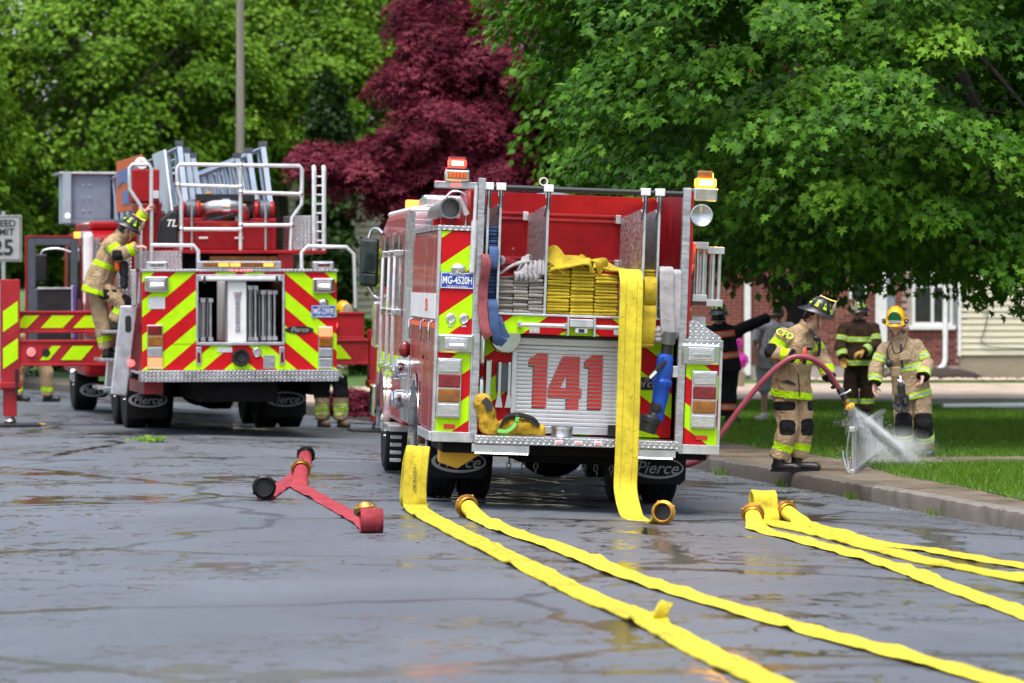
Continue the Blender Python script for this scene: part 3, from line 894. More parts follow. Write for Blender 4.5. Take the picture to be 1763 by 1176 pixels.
def shrub(name, label, c, rd, m, shape, size, nc, per, cs_, seed, cat='shrub', group=None):
    root = empty(name, (0, 0, 0), label=label, cat=cat, group=group)
    cs, P, N, T, tone = crown_points(c, rd, nc, per, cs_, .5, seed, inner=nc * 12)
    P[:, 2] = np.maximum(P[:, 2], .03)
    leaves('foliage', P, N, T, np.random.default_rng(seed).uniform(size * .7, size * 1.2, len(P)), tone, shape, m, root)
    mb = MB(); b = Vector((c[0], c[1], 0))
    for p in cs[::4]: mb.tube(catmull([b, b.lerp(Vector(p), .5) + Vector((0, 0, .08)), Vector(p)], 4), [.014 - .0012 * i for i in range(9)], 5)
    mb.build('stems', M['bark'], root, fix=False)
shrub('red_shrub', 'low crimson shrub beside the kerb behind the outrigger', (-2.35, 60.2, .16), (.62, .45, .24), M['purple'], 'fingered', .09, 60, 40, .13, 81)
shrub('hedge', 'dark hedge under the trees at the road bend', (-13.2, 83, .9), (4.5, 1.2, 1.3), M['darkleaf'], 'simple', .17, 160, 60, .5, 82)
shrub('hedge', 'dark green bushes behind the ladder truck cab', (-8.4, 88, .8), (2.6, 1.0, 1.2), M['darkleaf'], 'simple', .17, 130, 60, .5, 83)
shrub('bush', 'rounded green bush at the foot of the cream house', (-3.05, 84, .6), (.6, .5, .62), M['maple'], 'simple', .12, 50, 50, .26, 84)
shrub('bush', 'green bush at the corner of the brick house', (3.2, 76, .75), (.55, .5, .8), M['spring'], 'simple', .12, 40, 50, .26, 85)
# torn green sprig lying in the road
root = empty('leafy_sprig', (-4.42, 49.7, .004), label='torn green leafy sprig lying on the wet road', cat='twig')
k = 60; P = rng.normal(0, 1, (k, 3)) * [.13, .10, .015] + [0, 0, .03]
tag(leaves('foliage', P, rng.normal(0, .3, (k, 3)) + [0, -.3, 1], rng.normal(0, 1, (k, 3)), rng.uniform(.05, .09, k), rng.uniform(.5, 1, k), 'simple', M['spring'], root), kind='stuff')
MB().tube([(-.14, 0, .012), (0, .03, .02), (.05, .02, .13)], .006, 5).build('stem', M['bark2'], root)
# ---------------------------------------------------------------- pole and speed sign
pole = MB(); pole.tube([(-5.06, 75.5, -.1), (-5.05, 75.5, 3), (-5.03, 75.5, 11)], [.095, .085, .06], 12)
tag(pole.build('utility_pole', mat('weathered_pole', (.19, .18, .14), .85, var=.25, scale=8, bmp=.4, aniso=(1, 1, .1)), smooth=50), 'thin weathered pole rising behind the ladder truck', 'pole')
sg = empty('speed_sign', (-8.32, 66.5, 0), (0, 0, R(-3)), 'white speed limit sign on a post at the road bend', 'sign')
B('post', M['alu_dull'], sg, -.03, .03, .012, .05, -.05, 3.1, .004)
M['sign_white_shaded'] = mat('sign_white_shaded', (.34, .34, .33), .6, var=.1)  # white greyed down, the shade on the sign is in its colour
B('plate', M['sign_white_shaded'], sg, -.305, .305, 0, .01, 2.28, 3.04, .004)
fr = MB()
for a, b, c, d in ((-.285, .285, 3.005, 3.018), (-.285, .285, 2.302, 2.315), (-.285, -.272, 2.315, 3.005), (.272, .285, 2.315, 3.005)): fr.box(a, b, -.004, -.0005, c, d)
fr.build('border', M['black'], sg)
text('SPEED', .155, (0, -.003, 2.90), M['black'], sg, bold=.004); text('LIMIT', .155, (0, -.003, 2.76), M['black'], sg, bold=.004)
text('25', .36, (0, -.003, 2.50), M['black'], sg, bold=.008)
# ================================================================ FIRE ENGINE 141
def wheel(parent, u, v, r, w, m_rim, side, name='wheel'):
    """tyre and rim turning on the x axis; side -1 = outer face to the left"""
    t = MB(); c = (u - w / 2, v, r); prof = []
    for a, h in ((.62, .06), (.80, .01), (.93, .0), (.985, .06), (1.0, .14), (1.0, .86), (.985, .94), (.93, 1.0), (.80, .99), (.62, .94)): prof.append((a * r, h * w))
    t.lathe(prof, c, (1, 0, 0), 40)
    for k in range(40):          # tread blocks
        a = 2 * math.pi * (k + .5) / 40
        Mx = Matrix.Translation(Vector((u, v, r))) @ Matrix.Rotation(a, 4, 'X')
        for x0, x1 in ((-.42, -.25), (-.21, -.03), (.03, .21), (.25, .42)): t.box(x0 * w, x1 * w, -.03, .03, r - .003, r + .012, Mx)
    ty = t.build(name, M['rubber'], parent, smooth=35)
    rm = MB(); xo = u + side * w * .38
    rm.lathe([(.60 * r, 0), (.58 * r, .04), (.40 * r, .07), (.36 * r, .02), (.22 * r, .02), (.20 * r, -.08), (.10 * r, -.10), (.02, -.10)], (xo - side * .02, v, r), (-side, 0, 0), 28)
    rm.build('rim', m_rim, ty, smooth=35)
    nt = MB()
    for k in range(10):
        a = 2 * math.pi * k / 10; p = Vector((xo + side * .0, v + .3 * r * math.cos(a), r + .3 * r * math.sin(a)))
        nt.cyl(p, p + Vector((side * .04, 0, 0)), .016, .012, 6)
    nt.build('wheel_nut', M['chrome'], ty)
    return ty

def logo_flap(parent, u0, u1, v, z0, z1, word='Pierce'):
    """rubber mudflap with an oval script emblem"""
    fl = MB(); fl.prism([(u0, v, z1), (u1, v, z1), (u1, v, z0 + .05), (u1 - .05, v, z0), (u0 + .05, v, z0), (u0, v, z0 + .05)], (0, .02, 0))
    f = fl.build('mudflap', M['flap'], parent, bevel=.004)
    cx, cz = (u0 + u1) / 2, z1 - .135; a, b = (u1 - u0) * .46, .10
    e = MB(); n = 44
    outer = [(cx + a * math.cos(2 * math.pi * i / n), v - .003, cz + b * math.sin(2 * math.pi * i / n)) for i in range(n)]
    inner = [(cx + a * .90 * math.cos(2 * math.pi * i / n) + .012, v - .003, cz + b * .80 * math.sin(2 * math.pi * i / n) + .004) for i in range(n)]
    e.add(outer + inner, [(i, (i + 1) % n, n + (i + 1) % n, n + i) for i in range(n)])
    e.build('emblem_ring', M['flap_ink'], f, fix=False)
    text(word, .155, (cx - .005, v - .004, cz - .005), M['flap_ink'], f, name='emblem_word', shear=.35, bold=.001, extrude=.001)
    return f
M['flap_ink'] = mat('grey_flap_print', (.34, .34, .35), .55, var=.15)

def lamp_box(parent, name, u0, u1, z0, z1, v, m_bezel, cells, gap=.012, depth=.035):
    """chrome bezel with stacked lenses; cells = list of materials from top to bottom"""
    mb = MB(); mb.box(u0, u1, v - depth, v, z0, z1); o = mb.build(name, m_bezel, parent, bevel=.012)
    h = (z1 - z0 - gap) / len(cells)
    for i, m in enumerate(cells):
        zt = z1 - gap - i * h
        l = MB(); l.box(u0 + gap, u1 - gap, v - depth - .016, v - depth + .004, zt - h + gap, zt)
        l.build('lens', m, o, bevel=.010)
    return o

def licence(parent, u0, u1, z0, z1, v, number):
    p = MB(); p.box(u0, u1, v - .012, v, z0, z1); pl = p.build('licence_plate', M['plate_blue'], parent, bevel=.006)
    f = MB()
    w = .006
    for a, b, c, d in ((u0 + w, u1 - w, z1 - 2 * w, z1 - w), (u0 + w, u1 - w, z0 + w, z0 + 2 * w), (u0 + w, u0 + 2 * w, z0 + 2 * w, z1 - 2 * w), (u1 - 2 * w, u1 - w, z0 + 2 * w, z1 - 2 * w)): f.box(a, b, v - .015, v - .0125, c, d)
    f.build('plate_rim', M['white'], pl)
    cx, cz = (u0 + u1) / 2, (z0 + z1) / 2; H = z1 - z0
    text(number, H * .62, (cx, v - .0135, cz), M['white'], pl, name='plate_number', bold=.002, extrude=.001, sx=.92 * (u1 - u0) / (H * .62 * len(number) * .60))
    text('MUNICIPAL', H * .18, (cx, v - .0135, z1 - H * .15), M['white'], pl, name='plate_word', extrude=.001)
    text('PENNSYLVANIA', H * .18, (cx, v - .0135, z0 + H * .14), M['white'], pl, name='plate_word', extrude=.001)

def clip_z(poly, z0, z1):
    for s, zz in ((1, z0), (-1, z1)):
        out = []
        for i in range(len(poly)):
            a, b = poly[i], poly[(i + 1) % len(poly)]
            fa, fb = s * (a[1] - zz), s * (b[1] - zz)
            if fa >= 0: out.append(a)
            if fa * fb < 0:
                t = fa / (fa - fb); out.append((a[0] + (b[0] - a[0]) * t, a[1] + (b[1] - a[1]) * t))
        poly = out
        if len(poly) < 3: return []
    return poly

eng = empty('fire_engine', (0.535, 35.4, -0.03), (0, R(2.0), R(5.4)), 'red fire engine with chevron tail, roller door numbered 141 and hose bed', 'fire engine')
E_ = eng
# --- body masses
B('left_body', M['red'], E_, -1.25, -.94, .004, 3.02, 1.05, 2.41)
B('left_body_lower', M['red'], E_, -1.25, -.94, .004, 1.45, .62, 1.046)
B('left_body_lower', M['red'], E_, -1.25, -.94, 2.95, 3.02, .62, 1.046)
B('right_body', M['red'], E_, .94, 1.25, .004, 3.02, 1.05, 1.44)
B('right_body_lower', M['red'], E_, .94, 1.25, .004, 1.45, .58, 1.046)
B('tail_panel', M['chev_e'], E_, -1.235, -.945, -.006, .002, .665, 2.405, .002)
B('tail_panel', M['chev_e'], E_, .945, 1.235, -.006, .002, .62, 1.435, .002)
# bright corner trims round the two tail panels
for a, b, c, d in ((-1.262, -1.236, .62, 2.43), (-.944, -.926, .62, 2.43), (1.236, 1.262, .575, 1.45)): B('corner_trim', M['alu'], E_, a, b, -.014, .06, c, d, .004)
B('kick_plate', M['alu'], E_, -1.262, -.90, -.018, .05, .575, .664, .004)
B('kick_plate', M['alu'], E_, .90, 1.262, -.018, .05, .535, .618, .004)
B('top_cap', M['diamond_xz'], E_, -1.27, -.93, -.02, 3.04, 2.412, 2.455, .004)
# right hatch: tread plate lip and sloped lid
B('hatch_lip', M['diamond_xz'], E_, .93, 1.262, -.03, 3.0, 1.452, 1.535, .004)
h = MB(); h.prism([(.945, -.02, 1.538), (1.245, -.02, 1.538), (1.245, -.02, 1.56), (1.02, -.02, 1.70), (.945, -.02, 1.70)], (0, 2.9, 0)); h.build('hatch_lid', M['diamond_xz'], E_, bevel=.004)
B('hatch_box', M['white'], E_, 1.03, 1.16, .4, .9, 1.60, 1.735, .01)
# hose bed walls and posts
B('bed_wall', M['red_inner'], E_, -.925, -.90, .05, 1.80, 1.70, 2.80, .003)
B('bed_wall', M['red_inner'], E_, .90, .925, .05, 1.80, 1.70, 2.80, .003)
B('post', M['alu_dull'], E_, -.93, -.868, -.03, .05, .62, 2.875, .005)
B('post', M['alu_dull'], E_, .866, .935, -.03, .05, .55, 2.855, .005)
B('post_edge', M['red'], E_, .936, .962, -.02, .03, 1.55, 2.83, .004)
B('bed_front', M['red_inner'], E_, -.90, .90, 1.75, 1.80, 1.60, 2.80, .003)
B('bed_floor', M['alu_dull'], E_, -.90, .90, .03, 1.75, 1.655, 1.70, .003)
for z in (2.565, 2.615, 2.17, 2.205): B('bed_rail', M['maroon'], E_, -.90, .90, 1.735, 1.75, z - .012, z + .012, .004)
B('bed_edge', M['alu'], E_, -.866, .866, -.012, .05, 1.694, 1.714, .004)
B('apron', M['chev_e'], E_, -.866, .866, .012, .045, 1.535, 1.692, .002)
bar = MB(); bar.cyl((-.90, 0.02, 2.80), (.90, .02, 2.80), .026, n=14); bar.build('cover_bar', M['black'], E_, smooth=40)
# dividers with clips
for u in (-.836, -.729, -.314, .536, .663):
    if u > -.8:
        d = MB(); d.prism([(u - .006, .06, 1.71), (u - .006, 1.70, 1.71), (u - .006, 1.70, 2.60), (u - .006, .25, 2.66), (u - .006, .06, 2.60)], (.012, 0, 0))
        d = d.build('divider', M['alu_dull'], E_)
        for z in (2.59, 2.18):
            B('bracket', M['alu'], d, u - .055, u - .008, 1.66, 1.748, z - .04, z + .04, .004)
    B('divider_post', M['alu'], E_, u - .011, u + .011, -.008, .055, 1.712, 2.72, .003)
    c = MB(); c.box(u - .042, u + .042, -.018, .058, 2.775, 2.84); c.box(u - .022, u + .022, -.012, .05, 2.722, 2.774); c = c.build('bar_clip', M['white'], E_, bevel=.006)
    s = MB(); s.tube([(u - .012, -.02, 2.775), (u - .012, -.03, 2.66), (u - .035, -.03, 2.56)], .008, 6); s.tube([(u + .012, -.02, 2.775), (u + .012, -.03, 2.62)], .008, 6); s.build('strap', M['black'], c)
# rear bulkhead under the bed
B('bulkhead', M['chev_e'], E_, -.866, .866, .28, .32, .66, 1.655, 0)
B('bulkhead_cap', M['alu'], E_, -.866, .866, .05, .30, 1.63, 1.653, .003)
for a, b in ((-.53, -.13), (.02, .40)):
    r_ = MB(); r_.cyl((a, -.045, 1.615), (b, -.045, 1.615), .019, n=12); r_ = r_.build('grab_bar', M['grip'], E_, smooth=40)
    br = MB()
    for x in (a, b): br.box(x - .02, x + .02, -.062, .011, 1.59, 1.64)
    br.build('grab_bar_foot', M['chrome'], r_, bevel=.005)
cmr = MB(); cmr.box(-.10, .11, -.10, .011, 1.61, 1.68); cmr.box(-.12, -.101, -.10, .011, 1.53, 1.69); cmr.box(.111, .13, -.10, .011, 1.53, 1.69)
cm = cmr.build('camera_bracket', M['alu'], E_, bevel=.005)
B('camera', M['label'], cm, -.05, .06, -.09, -.03, 1.555, 1.605, .01); B('camera_eye', M['black'], cm, -.02, .03, -.10, -.091, 1.565, 1.595, .006)
for a, b, c, d in ((-.44, -.35, 1.545, 1.61), (-.70, -.60, 1.37, 1.47), (.30, .36, 1.55, 1.60)): B('notice_label', M['label'], E_, a, b, *((.002, .011) if c > 1.5 else (.272, .279)), c, d, .002)
# --- roller door with slats and the number 141
D = MB(); du0, du1 = -.515, .455
for a, b, c, d in ((du0 - .045, du0, .70, 1.50), (du1, du1 + .045, .70, 1.50), (du0, du1, 1.44, 1.50)): D.box(a, b, .225, .281, c, d)
door = D.build('roller_door', M['silver'], E_, bevel=.005)
B('door_seal', M['black'], door, du0 - .05, du1 + .05, .215, .28, 1.502, 1.53, .004)
pitch = .0350; ns = 20; zb = .738
sm = MB(); prof = []
for i in range(7):
    a = math.pi * i / 6; prof.append((0, -.0045 * math.sin(a) ** .6, (pitch - .004) * i / 6))
sm.prism([(du0 + .001, .262 + q[1], q[2]) for q in prof] + [(du0 + .001, .278, pitch - .004), (du0 + .001, .278, 0)], (du1 - du0 - .002, 0, 0))
sme = sm.mesh('slat', M['silver'])
for i in range(ns):
    o = link_mesh('slat', sme, door); o.location = (0, 0, zb + i * pitch)
B('bottom_bar', M['alu'], door, du0 + .002, du1 - .002, .235, .279, .668, .733, .006)
B('latch', M['black'], door, .30, .37, .19, .234, .66, .76, .006)
def Z(x, y): return (-.405 + (x - 330) * .00155, 1.357 - (y - 235) * .00155)
one = [[(330, 262), (372, 232), (434, 232), (434, 300), (330, 300)], [(356, 300), (434, 300), (434, 535), (356, 535)]]
four = [[(520, 240), (548, 240), (548, 338), (512, 420), (445, 420)], [(548, 240), (618, 240), (618, 540), (548, 540)], [(445, 420), (548, 420), (548, 475), (445, 475)], [(618, 420), (632, 420), (632, 475), (618, 475)]]
M['num_red'] = mat('number_red', (.62, .028, .022), .42, var=.05); M['num_blk'] = mat('number_shadow', (.012, .012, .013), .5)
for pieces, sh in ((one, 0), (four, 0), (one, 315)):
    fr, sd = MB(), MB()
    for pc in pieces:
        for ox, oy, vv, tgt in ((0, 0, .2550, fr), (-6, 8, .2566, sd)):
            q = [Z(x + sh + ox, y + oy) for x, y in pc]
            for i in range(ns):
                z0 = zb + i * pitch
                c = clip_z(q, z0 + .0035, z0 + pitch - .0065)
                if c: tgt.prism([(x, vv, z) for x, z in c], (0, .0012, 0))
    f = fr.build('numeral', M['num_red'], door); sd.build('numeral_shadow', M['num_blk'], f)
# brush holder and tools at the left of the door, chrome grab
t = MB(); t.box(-.69, -.55, .24, .279, 1.02, 1.27); t = t.build('tool_rack', M['grey_dk'], E_, bevel=.004)
for u in (-.665, -.58):
    q = MB(); q.box(u - .012, u + .012, .215, .239, .99, 1.28); q.prism([(u - .012, .225, 1.0), (u + .012, .225, 1.0), (u + .035, .225, .88), (u - .035, .225, .88)], (0, .012, 0)); q.build('scraper', M['chrome'], t, bevel=.002)
g_ = MB(); g_.box(-.80, -.74, .17, .2, .78, 1.30); g_.build('side_rail', M['chrome'], E_, bevel=.012)
for z0, z1 in ((1.26, 1.62), (.74, 1.14)):
    q = MB(); q.tube([(-.845, .05, z0), (-.845, -.06, z0 + .02), (-.845, -.06, z1 - .02), (-.845, .05, z1)], .016, 8); q.build('grab_rail', M['chrome'], E_, smooth=50)
# gong plate that carries the cross-lay hose ends
gp = MB(); gp.lathe([(.02, 0), (.13, 0), (.14, .015), (.13, .03), (.02, .03)], (-.63, .18, 1.50), (0, -1, 0), 26); gp.build('hose_saddle', M['chrome'], E_, smooth=40)
# --- tailboard and under-run
tb = B('tailboard', M['diamond_xz'], E_, -.90, .865, -.20, .30, .575, .648, .006)
for u in (-.17, .0, .17):
    r_ = B('marker_lamp', M['white'], tb, u - .035, u + .035, -.207, -.201, .595, .625, .003); B('lens', M['glow_red2'], r_, u - .025, u + .025, -.213, -.2075, .603, .617, .003)
for u0, u1, z in ((-.92, -.42, .50), (.42, .86, .50)):
    s = B('step_light', M['alu'], E_, u0, u1, -.15, -.10, z, z + .07, .004)
    for i in range(int((u1 - u0) / .026) - 1): B('led', M['glow_white'], s, u0 + .03 + i * .026, u0 + .048 + i * .026, -.147, -.13, z - .012, z - .001, 0)
B('chassis', M['under'], E_, -.45, .45, .40, 8.3, .40, .60)
B('chassis_cross', M['under'], E_, -1.16, 1.16, .06, 1.35, .48, .60)
ax = MB(); ax.cyl((-1.0, 2.2, .5), (1.0, 2.2, .5), .13); ax.ball((0.02, 2.15, .47), (.33, .3, .27), 18, 10); ax.build('rear_axle', M['under'], E_, smooth=50)
ax = MB(); ax.cyl((-1.0, 7.1, .5), (1.0, 7.1, .5), .10); ax.build('front_axle', M['under'], E_, smooth=50)
for u in (-.46, -.33, -.22, .22, .33, .46):
    ch = MB(); z = .47
    for k in range(5):
        c = Vector((u + random.uniform(-.012, .012), 1.25, z)); pts = []
        for i in range(10):
            a = 2 * math.pi * i / 10; w = Vector((.018 * math.cos(a), 0, .03 * math.sin(a))) if k % 2 else Vector((0, .018 * math.cos(a), .03 * math.sin(a)))
            pts.append(c + w)
        ch.tube(pts, .006, 5, closed=True); z -= .046
    ch.build('chain', M['steel'], E_, smooth=60)
for u, s in ((-1.02, -1), (-.70, -1), (1.02, 1), (.70, 1)): wheel(E_, u, 2.2, .50, .28, M['alu'], s)
for u, s in ((-1.06, -1), (1.06, 1)): wheel(E_, u, 7.1, .50, .33, M['chrome'], s)
logo_flap(E_, -1.16, -.62, 1.55, .19, .475); logo_flap(E_, .66, 1.19, 1.55, .19, .475)
B('flap_hanger', M['under'], E_, -1.18, -.58, 1.50, 1.56, .47, .62); B('flap_hanger', M['under'], E_, .58, 1.21, 1.50, 1.56, .47, .62)
fl = MB(); fl.prism([(-1.21, 6.3, .42), (-.93, 6.3, .42), (-.93, 6.3, .16), (-1.21, 6.3, .16)], (0, .02, 0)); f = fl.build('mudflap', M['flap'], E_)
# yellow wheel chock slung under the body
c = MB(); c.prism([(-1.16, .35, .60), (-1.16, .35, .38), (-1.0, .35, .33), (-.74, .35, .50), (-.72, .35, .55)], (0, .22, 0)); c.build('wheel_chock', M['yellow_plastic'], E_, bevel=.008)
c = MB(); c.prism([(-1.20, .33, .612), (-1.20, .33, .585), (-.60, .33, .505), (-.60, .33, .53)], (0, .26, 0)); c.build('chock_bracket', M['alu'], E_)
# --- tail lamps, strobes, plate
for u0, u1, z0, z1 in ((-1.235, -.922, 1.345, 1.515), (.895, 1.24, 1.315, 1.50)):
    s = MB(); s.box(u0, u1, -.05, -.007, z0, z1); s = s.build('strobe_housing', M['chrome'], E_, bevel=.02)
    q = MB(); q.box(u0 + .055, u1 - .055, -.085, -.051, z0 + .03, z1 - .03); q = q.build('strobe_bezel', M['lens_clear'], s, bevel=.01)
    B('lens', M['lens_clear'], q, u0 + .08, u1 - .08, -.092, -.086, z0 + .05, z1 - .05, .004)
    B('lens_bar', M['glow_white'] if u0 < 0 else M['chrome'], q, u0 + .095, u1 - .095, -.098, -.093, z0 + .075, z1 - .085, .003)
lamp_box(E_, 'tail_lamp', -1.235, -1.02, .78, 1.305, -.007, M['alu'], [M['lens_clear'], M['lens_red'], M['lens_amber'], M['lens_clear']])
lamp_box(E_, 'tail_lamp', .995, 1.222, .755, 1.268, -.007, M['alu'], [M['lens_clear'], M['lens_red'], M['lens_amber'], M['lens_clear']])
B('reflector', M['num_red'], E_, -1.16, -1.06, -.016, -.007, .69, .73, .003); B('reflector', M['num_red'], E_, 1.05, 1.15, -.016, -.007, .66, .70, .003)
for u in (-1.13, -1.014):
    q = MB(); q.lathe([(.005, .03), (.02, .03), (.024, .012), (.036, .016), (.042, .012), (.044, 0)], (u, -.007, 1.65), (0, -1, 0), 22); q = q.build('socket_cap', M['chrome'], E_, smooth=30)
    B('socket_tag', M['alu'], q, u - .022, u + .022, -.012, -.0072, 1.575, 1.592, .003)
licence(E_, -1.235, -.935, 1.905, 2.05, -.008, 'MG-4520H')
q = MB(); q.ball((-1.08, -.012, 2.085), (.068, .035, .045), 18, 10); q.build('plate_lamp', M['chrome'], E_, smooth=60)
# --- beacons at the two rear corners
B('beacon_arm', M['alu_dull'], E_, -1.31, -.935, -.02, .06, 2.775, 2.835, .006)
B('arm_marker', M['glow_red2'], E_, -1.17, -1.08, -.027, -.021, 2.795, 2.815, .004)
s = B('warning_lamp', M['chrome'], E_, -1.222, -1.012, -.06, .07, 2.838, 2.938, .014); B('lens', M['lens_amber'], s, -1.20, -1.034, -.075, -.061, 2.86, 2.918, .012)
l_ = MB()
for i in range(5): l_.box(-1.19 + i * .032, -1.168 + i * .032, -.08, -.0755, 2.868, 2.91)
l_.build('lens_rib', M['orange'], s)
b_ = MB(); b_.box(-1.20, -1.04, -.05, .06, 2.955, 3.03); b_ = b_.build('beacon', M['glow_red'], E_, bevel=.02)
B('core', M['core_red'], b_, -1.17, -1.07, -.056, -.0505, 2.975, 3.012, .006); B('beacon_base', M['black'], b_, -1.215, -1.025, -.055, .065, 2.939, 2.954, .004); B('beacon_cap', M['lens_red'], b_, -1.195, -1.045, -.045, .055, 3.031, 3.05, .008)
s = B('warning_lamp', M['chrome'], E_, .955, 1.16, -.06, .08, 2.745, 2.86, .012)
b_ = MB(); b_.box(.965, 1.145, -.075, .06, 2.862, 2.945); b_ = b_.build('beacon', M['glow_amber'], E_, bevel=.018)
B('core', M['core_amber'], b_, .99, 1.12, -.081, -.0755, 2.88, 2.928, .006); B('beacon_cap', M['lens_amber'], b_, .99, 1.12, -.04, .06, 2.946, 3.01, .012)
hn = MB(); hn.lathe([(.03, .12), (.05, .06), (.085, .0), (.098, -.02), (.09, -.022), (.03, .02)], (1.03, -.02, 2.62), (0, 1, 0), 26); hn.build('horn_speaker', M['lens_clear'], E_, smooth=40)
for nm, loc, c, e in (('red_beacon_light', (-1.30, .10, 3.02), (1, .05, .03), 9), ('amber_beacon_light', (1.32, .35, 2.93), (1, .38, .04), 45)):
    ld = bpy.data.lights.new(nm, 'POINT'); ld.color = c; ld.energy = e; ld.shadow_soft_size = .08
    lo = bpy.data.objects.new(nm, ld); COL.objects.link(lo); lo.parent = E_; lo.location = loc
# --- deck pipe on the left roof
dp = MB(); dp.lathe([(.075, 0), (.075, 2.2), (.095, 2.22), (.095, 2.30), (.080, 2.30), (.078, 2.0), (.02, 2.0)], (-1.115, 2.35, 2.60), (-.02, -1, .003), 26); dp.build('suction_tube', M['steel'], E_, smooth=40)
for v in (.5, 1.4): B('tube_cradle', M['red'], E_, -1.21, -1.02, v, v + .04, 2.456, 2.53, .006)
rl = MB(); rl.tube([(-1.0, .3, 2.456), (-1.0, .3, 2.70), (-1.12, .3, 2.76), (-1.22, .3, 2.66)], .012, 6, smooth=4); rl.build('tube_strap', M['alu'], E_, smooth=60)
B('lift_box', M['red'], E_, -.985, -.93, .12, 1.2, 2.458, 2.77, .006)
cy = MB(); cy.cyl((-.96, -.035, 2.05), (-.955, -.035, 2.50), .028, n=10); cy.cyl((-.955, -.035, 2.5), (-.95, -.035, 2.80), .016, n=10); cy.build('lift_strut', M['grip'], E_, smooth=40)
wl_ = MB(); wl_.prism([(-1.10, .1, 2.70), (-1.06, .1, 2.70), (-.985, .1, 2.56), (-1.03, .1, 2.54)], (0, .08, 0)); wl_.build('work_lamp', M['white'], E_, bevel=.008)
# --- left flank: compartment doors, stripe, wheel arch
for v0, v1, z0, z1 in ((.05, .42, .68, 2.36), (.46, 1.40, 1.30, 2.36), (1.44, 2.92, 1.20, 2.36), (.46, 1.40, .68, 1.26)):
    d = MB(); d.box(-1.262, -1.251, v0, v1, z0, z1); d = d.build('compartment_door', M['red'], E_, bevel=.006)
    hd = MB(); hd.tube([(-1.262, v1 - .08, 1.42), (-1.292, v1 - .08, 1.44), (-1.292, v1 - .08, 1.60), (-1.262, v1 - .08, 1.62)], .011, 6); hd.build('handle', M['chrome'], d, smooth=60)
    tr = MB(); tr.box(-1.268, -1.252, v1 + .004, v1 + .032, z0, z1); tr.build('door_trim', M['chrome'], d)
B('side_stripe', M['white'], E_, -1.271, -1.2625, .05, 3.0, 1.64, 1.86, 0); B('side_stripe', M['orange'], E_, -1.271, -1.2625, .05, 3.0, 1.56, 1.60, 0)
text('CFD', .16, (-1.2725, 1.0, 1.75), M['num_red'], E_, rotz=R(-90), name='side_lettering')
ar = MB()
pr = [(.60 * math.cos(R(a)), .60 * math.sin(R(a))) for a in range(-8, 190, 9)]
ar.rings([[(-1.275, 2.2 + y * q, .5 + z * q) if i in (0, 1) else (-1.20, 2.2 + y * q, .5 + z * q) for i, q in enumerate((.93, 1.06, 1.06, .93))] for y, z in pr]); ar.build('wheel_arch', M['chrome'], E_, smooth=40)
ar = MB(); ar.rings([[(-1.275, 7.1 + y * q, .5 + z * q) if i in (0, 1) else (-1.20, 7.1 + y * q, .5 + z * q) for i, q in enumerate((.93, 1.08, 1.08, .93))] for y, z in pr]); ar.build('wheel_arch', M['chrome'], E_, smooth=40)
B('rub_rail', M['alu'], E_, -1.285, -1.252, .04, 1.45, .58, .66, .006)
# pump panel column
B('pump_house', M['diamond_yz'], E_, -1.25, 1.20, 3.06, 4.40, .62, 2.62, .006)
B('pump_panel', M['alu'], E_, -1.262, -1.251, 3.2, 3.9, .9, 1.9, .004)
for k, (v, z) in enumerate(((3.3, 1.15), (3.7, 1.1), (3.35, .85), (3.75, .82))):
    q = MB(); q.lathe([(.075, 0), (.085, .05), (.085, .10), (.06, .12), (.02, .12)], (-1.262, v, z), (-1, 0, 0), 18); q.build('inlet_cap', M['chrome'], E_, smooth=35)
B('pump_top', M['grey_dk'], E_, -1.1, 1.1, 1.85, 3.05, 2.30, 2.55); B('side_step', M['diamond_xy'], E_, -1.36, -1.10, 4.2, 5.2, .50, .56)
q = MB()
for k in range(4): q.box(-1.33, -1.22, 4.35, 4.40, .20 + k * .075, .235 + k * .075)
q.build('fold_step', M['alu'], E_, bevel=.005)
sg_ = MB(); sg_.ball((-1.31, 3.05, 1.32), (.06, .05, .08), 14, 9); sg_.build('marker_lamp', M['lens_red'], E_, smooth=60)
# --- cab
cb = MB(); sec = [(4.45, 2.60), (4.7, 2.66), (7.6, 2.66), (8.3, 2.55), (8.62, 1.75), (8.68, .55)]
cb.prism([(-1.235, 4.45, .55)] + [(-1.235, a, b) for a, b in sec], (2.46, 0, 0)); cab = cb.build('cab', M['red'], E_, bevel=.07)
B('cab_roof', M['white'], E_, -1.20, 1.20, 4.5, 8.0, 2.64, 2.70, .03)
for v0, v1 in ((4.75, 5.35), (5.55, 6.25), (6.75, 7.6)):
    w = MB(); w.box(-1.248, -1.236, v0, v1, 1.72, 2.42); w = w.build('side_window', M['glass'], cab, bevel=.005)
    f = MB()
    for a, b, c, d in ((v0 - .04, v0, 1.68, 2.46), (v1, v1 + .04, 1.68, 2.46), (v0, v1, 2.42, 2.46), (v0, v1, 1.68, 1.72)): f.box(-1.256, -1.237, a, b, c, d)
    f.build('window_frame', M['chrome'], w)
for v in (4.6, 5.45, 6.45):
    r_ = MB(); r_.tube([(-1.24, v, 1.10), (-1.33, v, 1.14), (-1.33, v, 2.20), (-1.24, v, 2.24)], .019, 8); r_ = r_.build('grab_rail', M['grip'], E_, smooth=50)
    ft = MB()
    for z in (1.10, 1.66, 2.24): ft.box(-1.345, -1.236, v - .03, v + .03, z - .03, z + .03)
    ft.build('rail_foot', M['chrome'], r_, bevel=.01)
B('cab_stripe', M['tape_y'], E_, -1.243, -1.2365, 4.6, 8.3, 1.0, 1.22, 0)
B('front_bumper', M['chrome'], E_, -1.26, 1.26, 8.7, 9.15, .5, .85, .03)
B('cab_corner_lamp', M['chrome'], E_, -1.30, -1.20, 8.3, 8.5, 1.25, 1.75, .03)
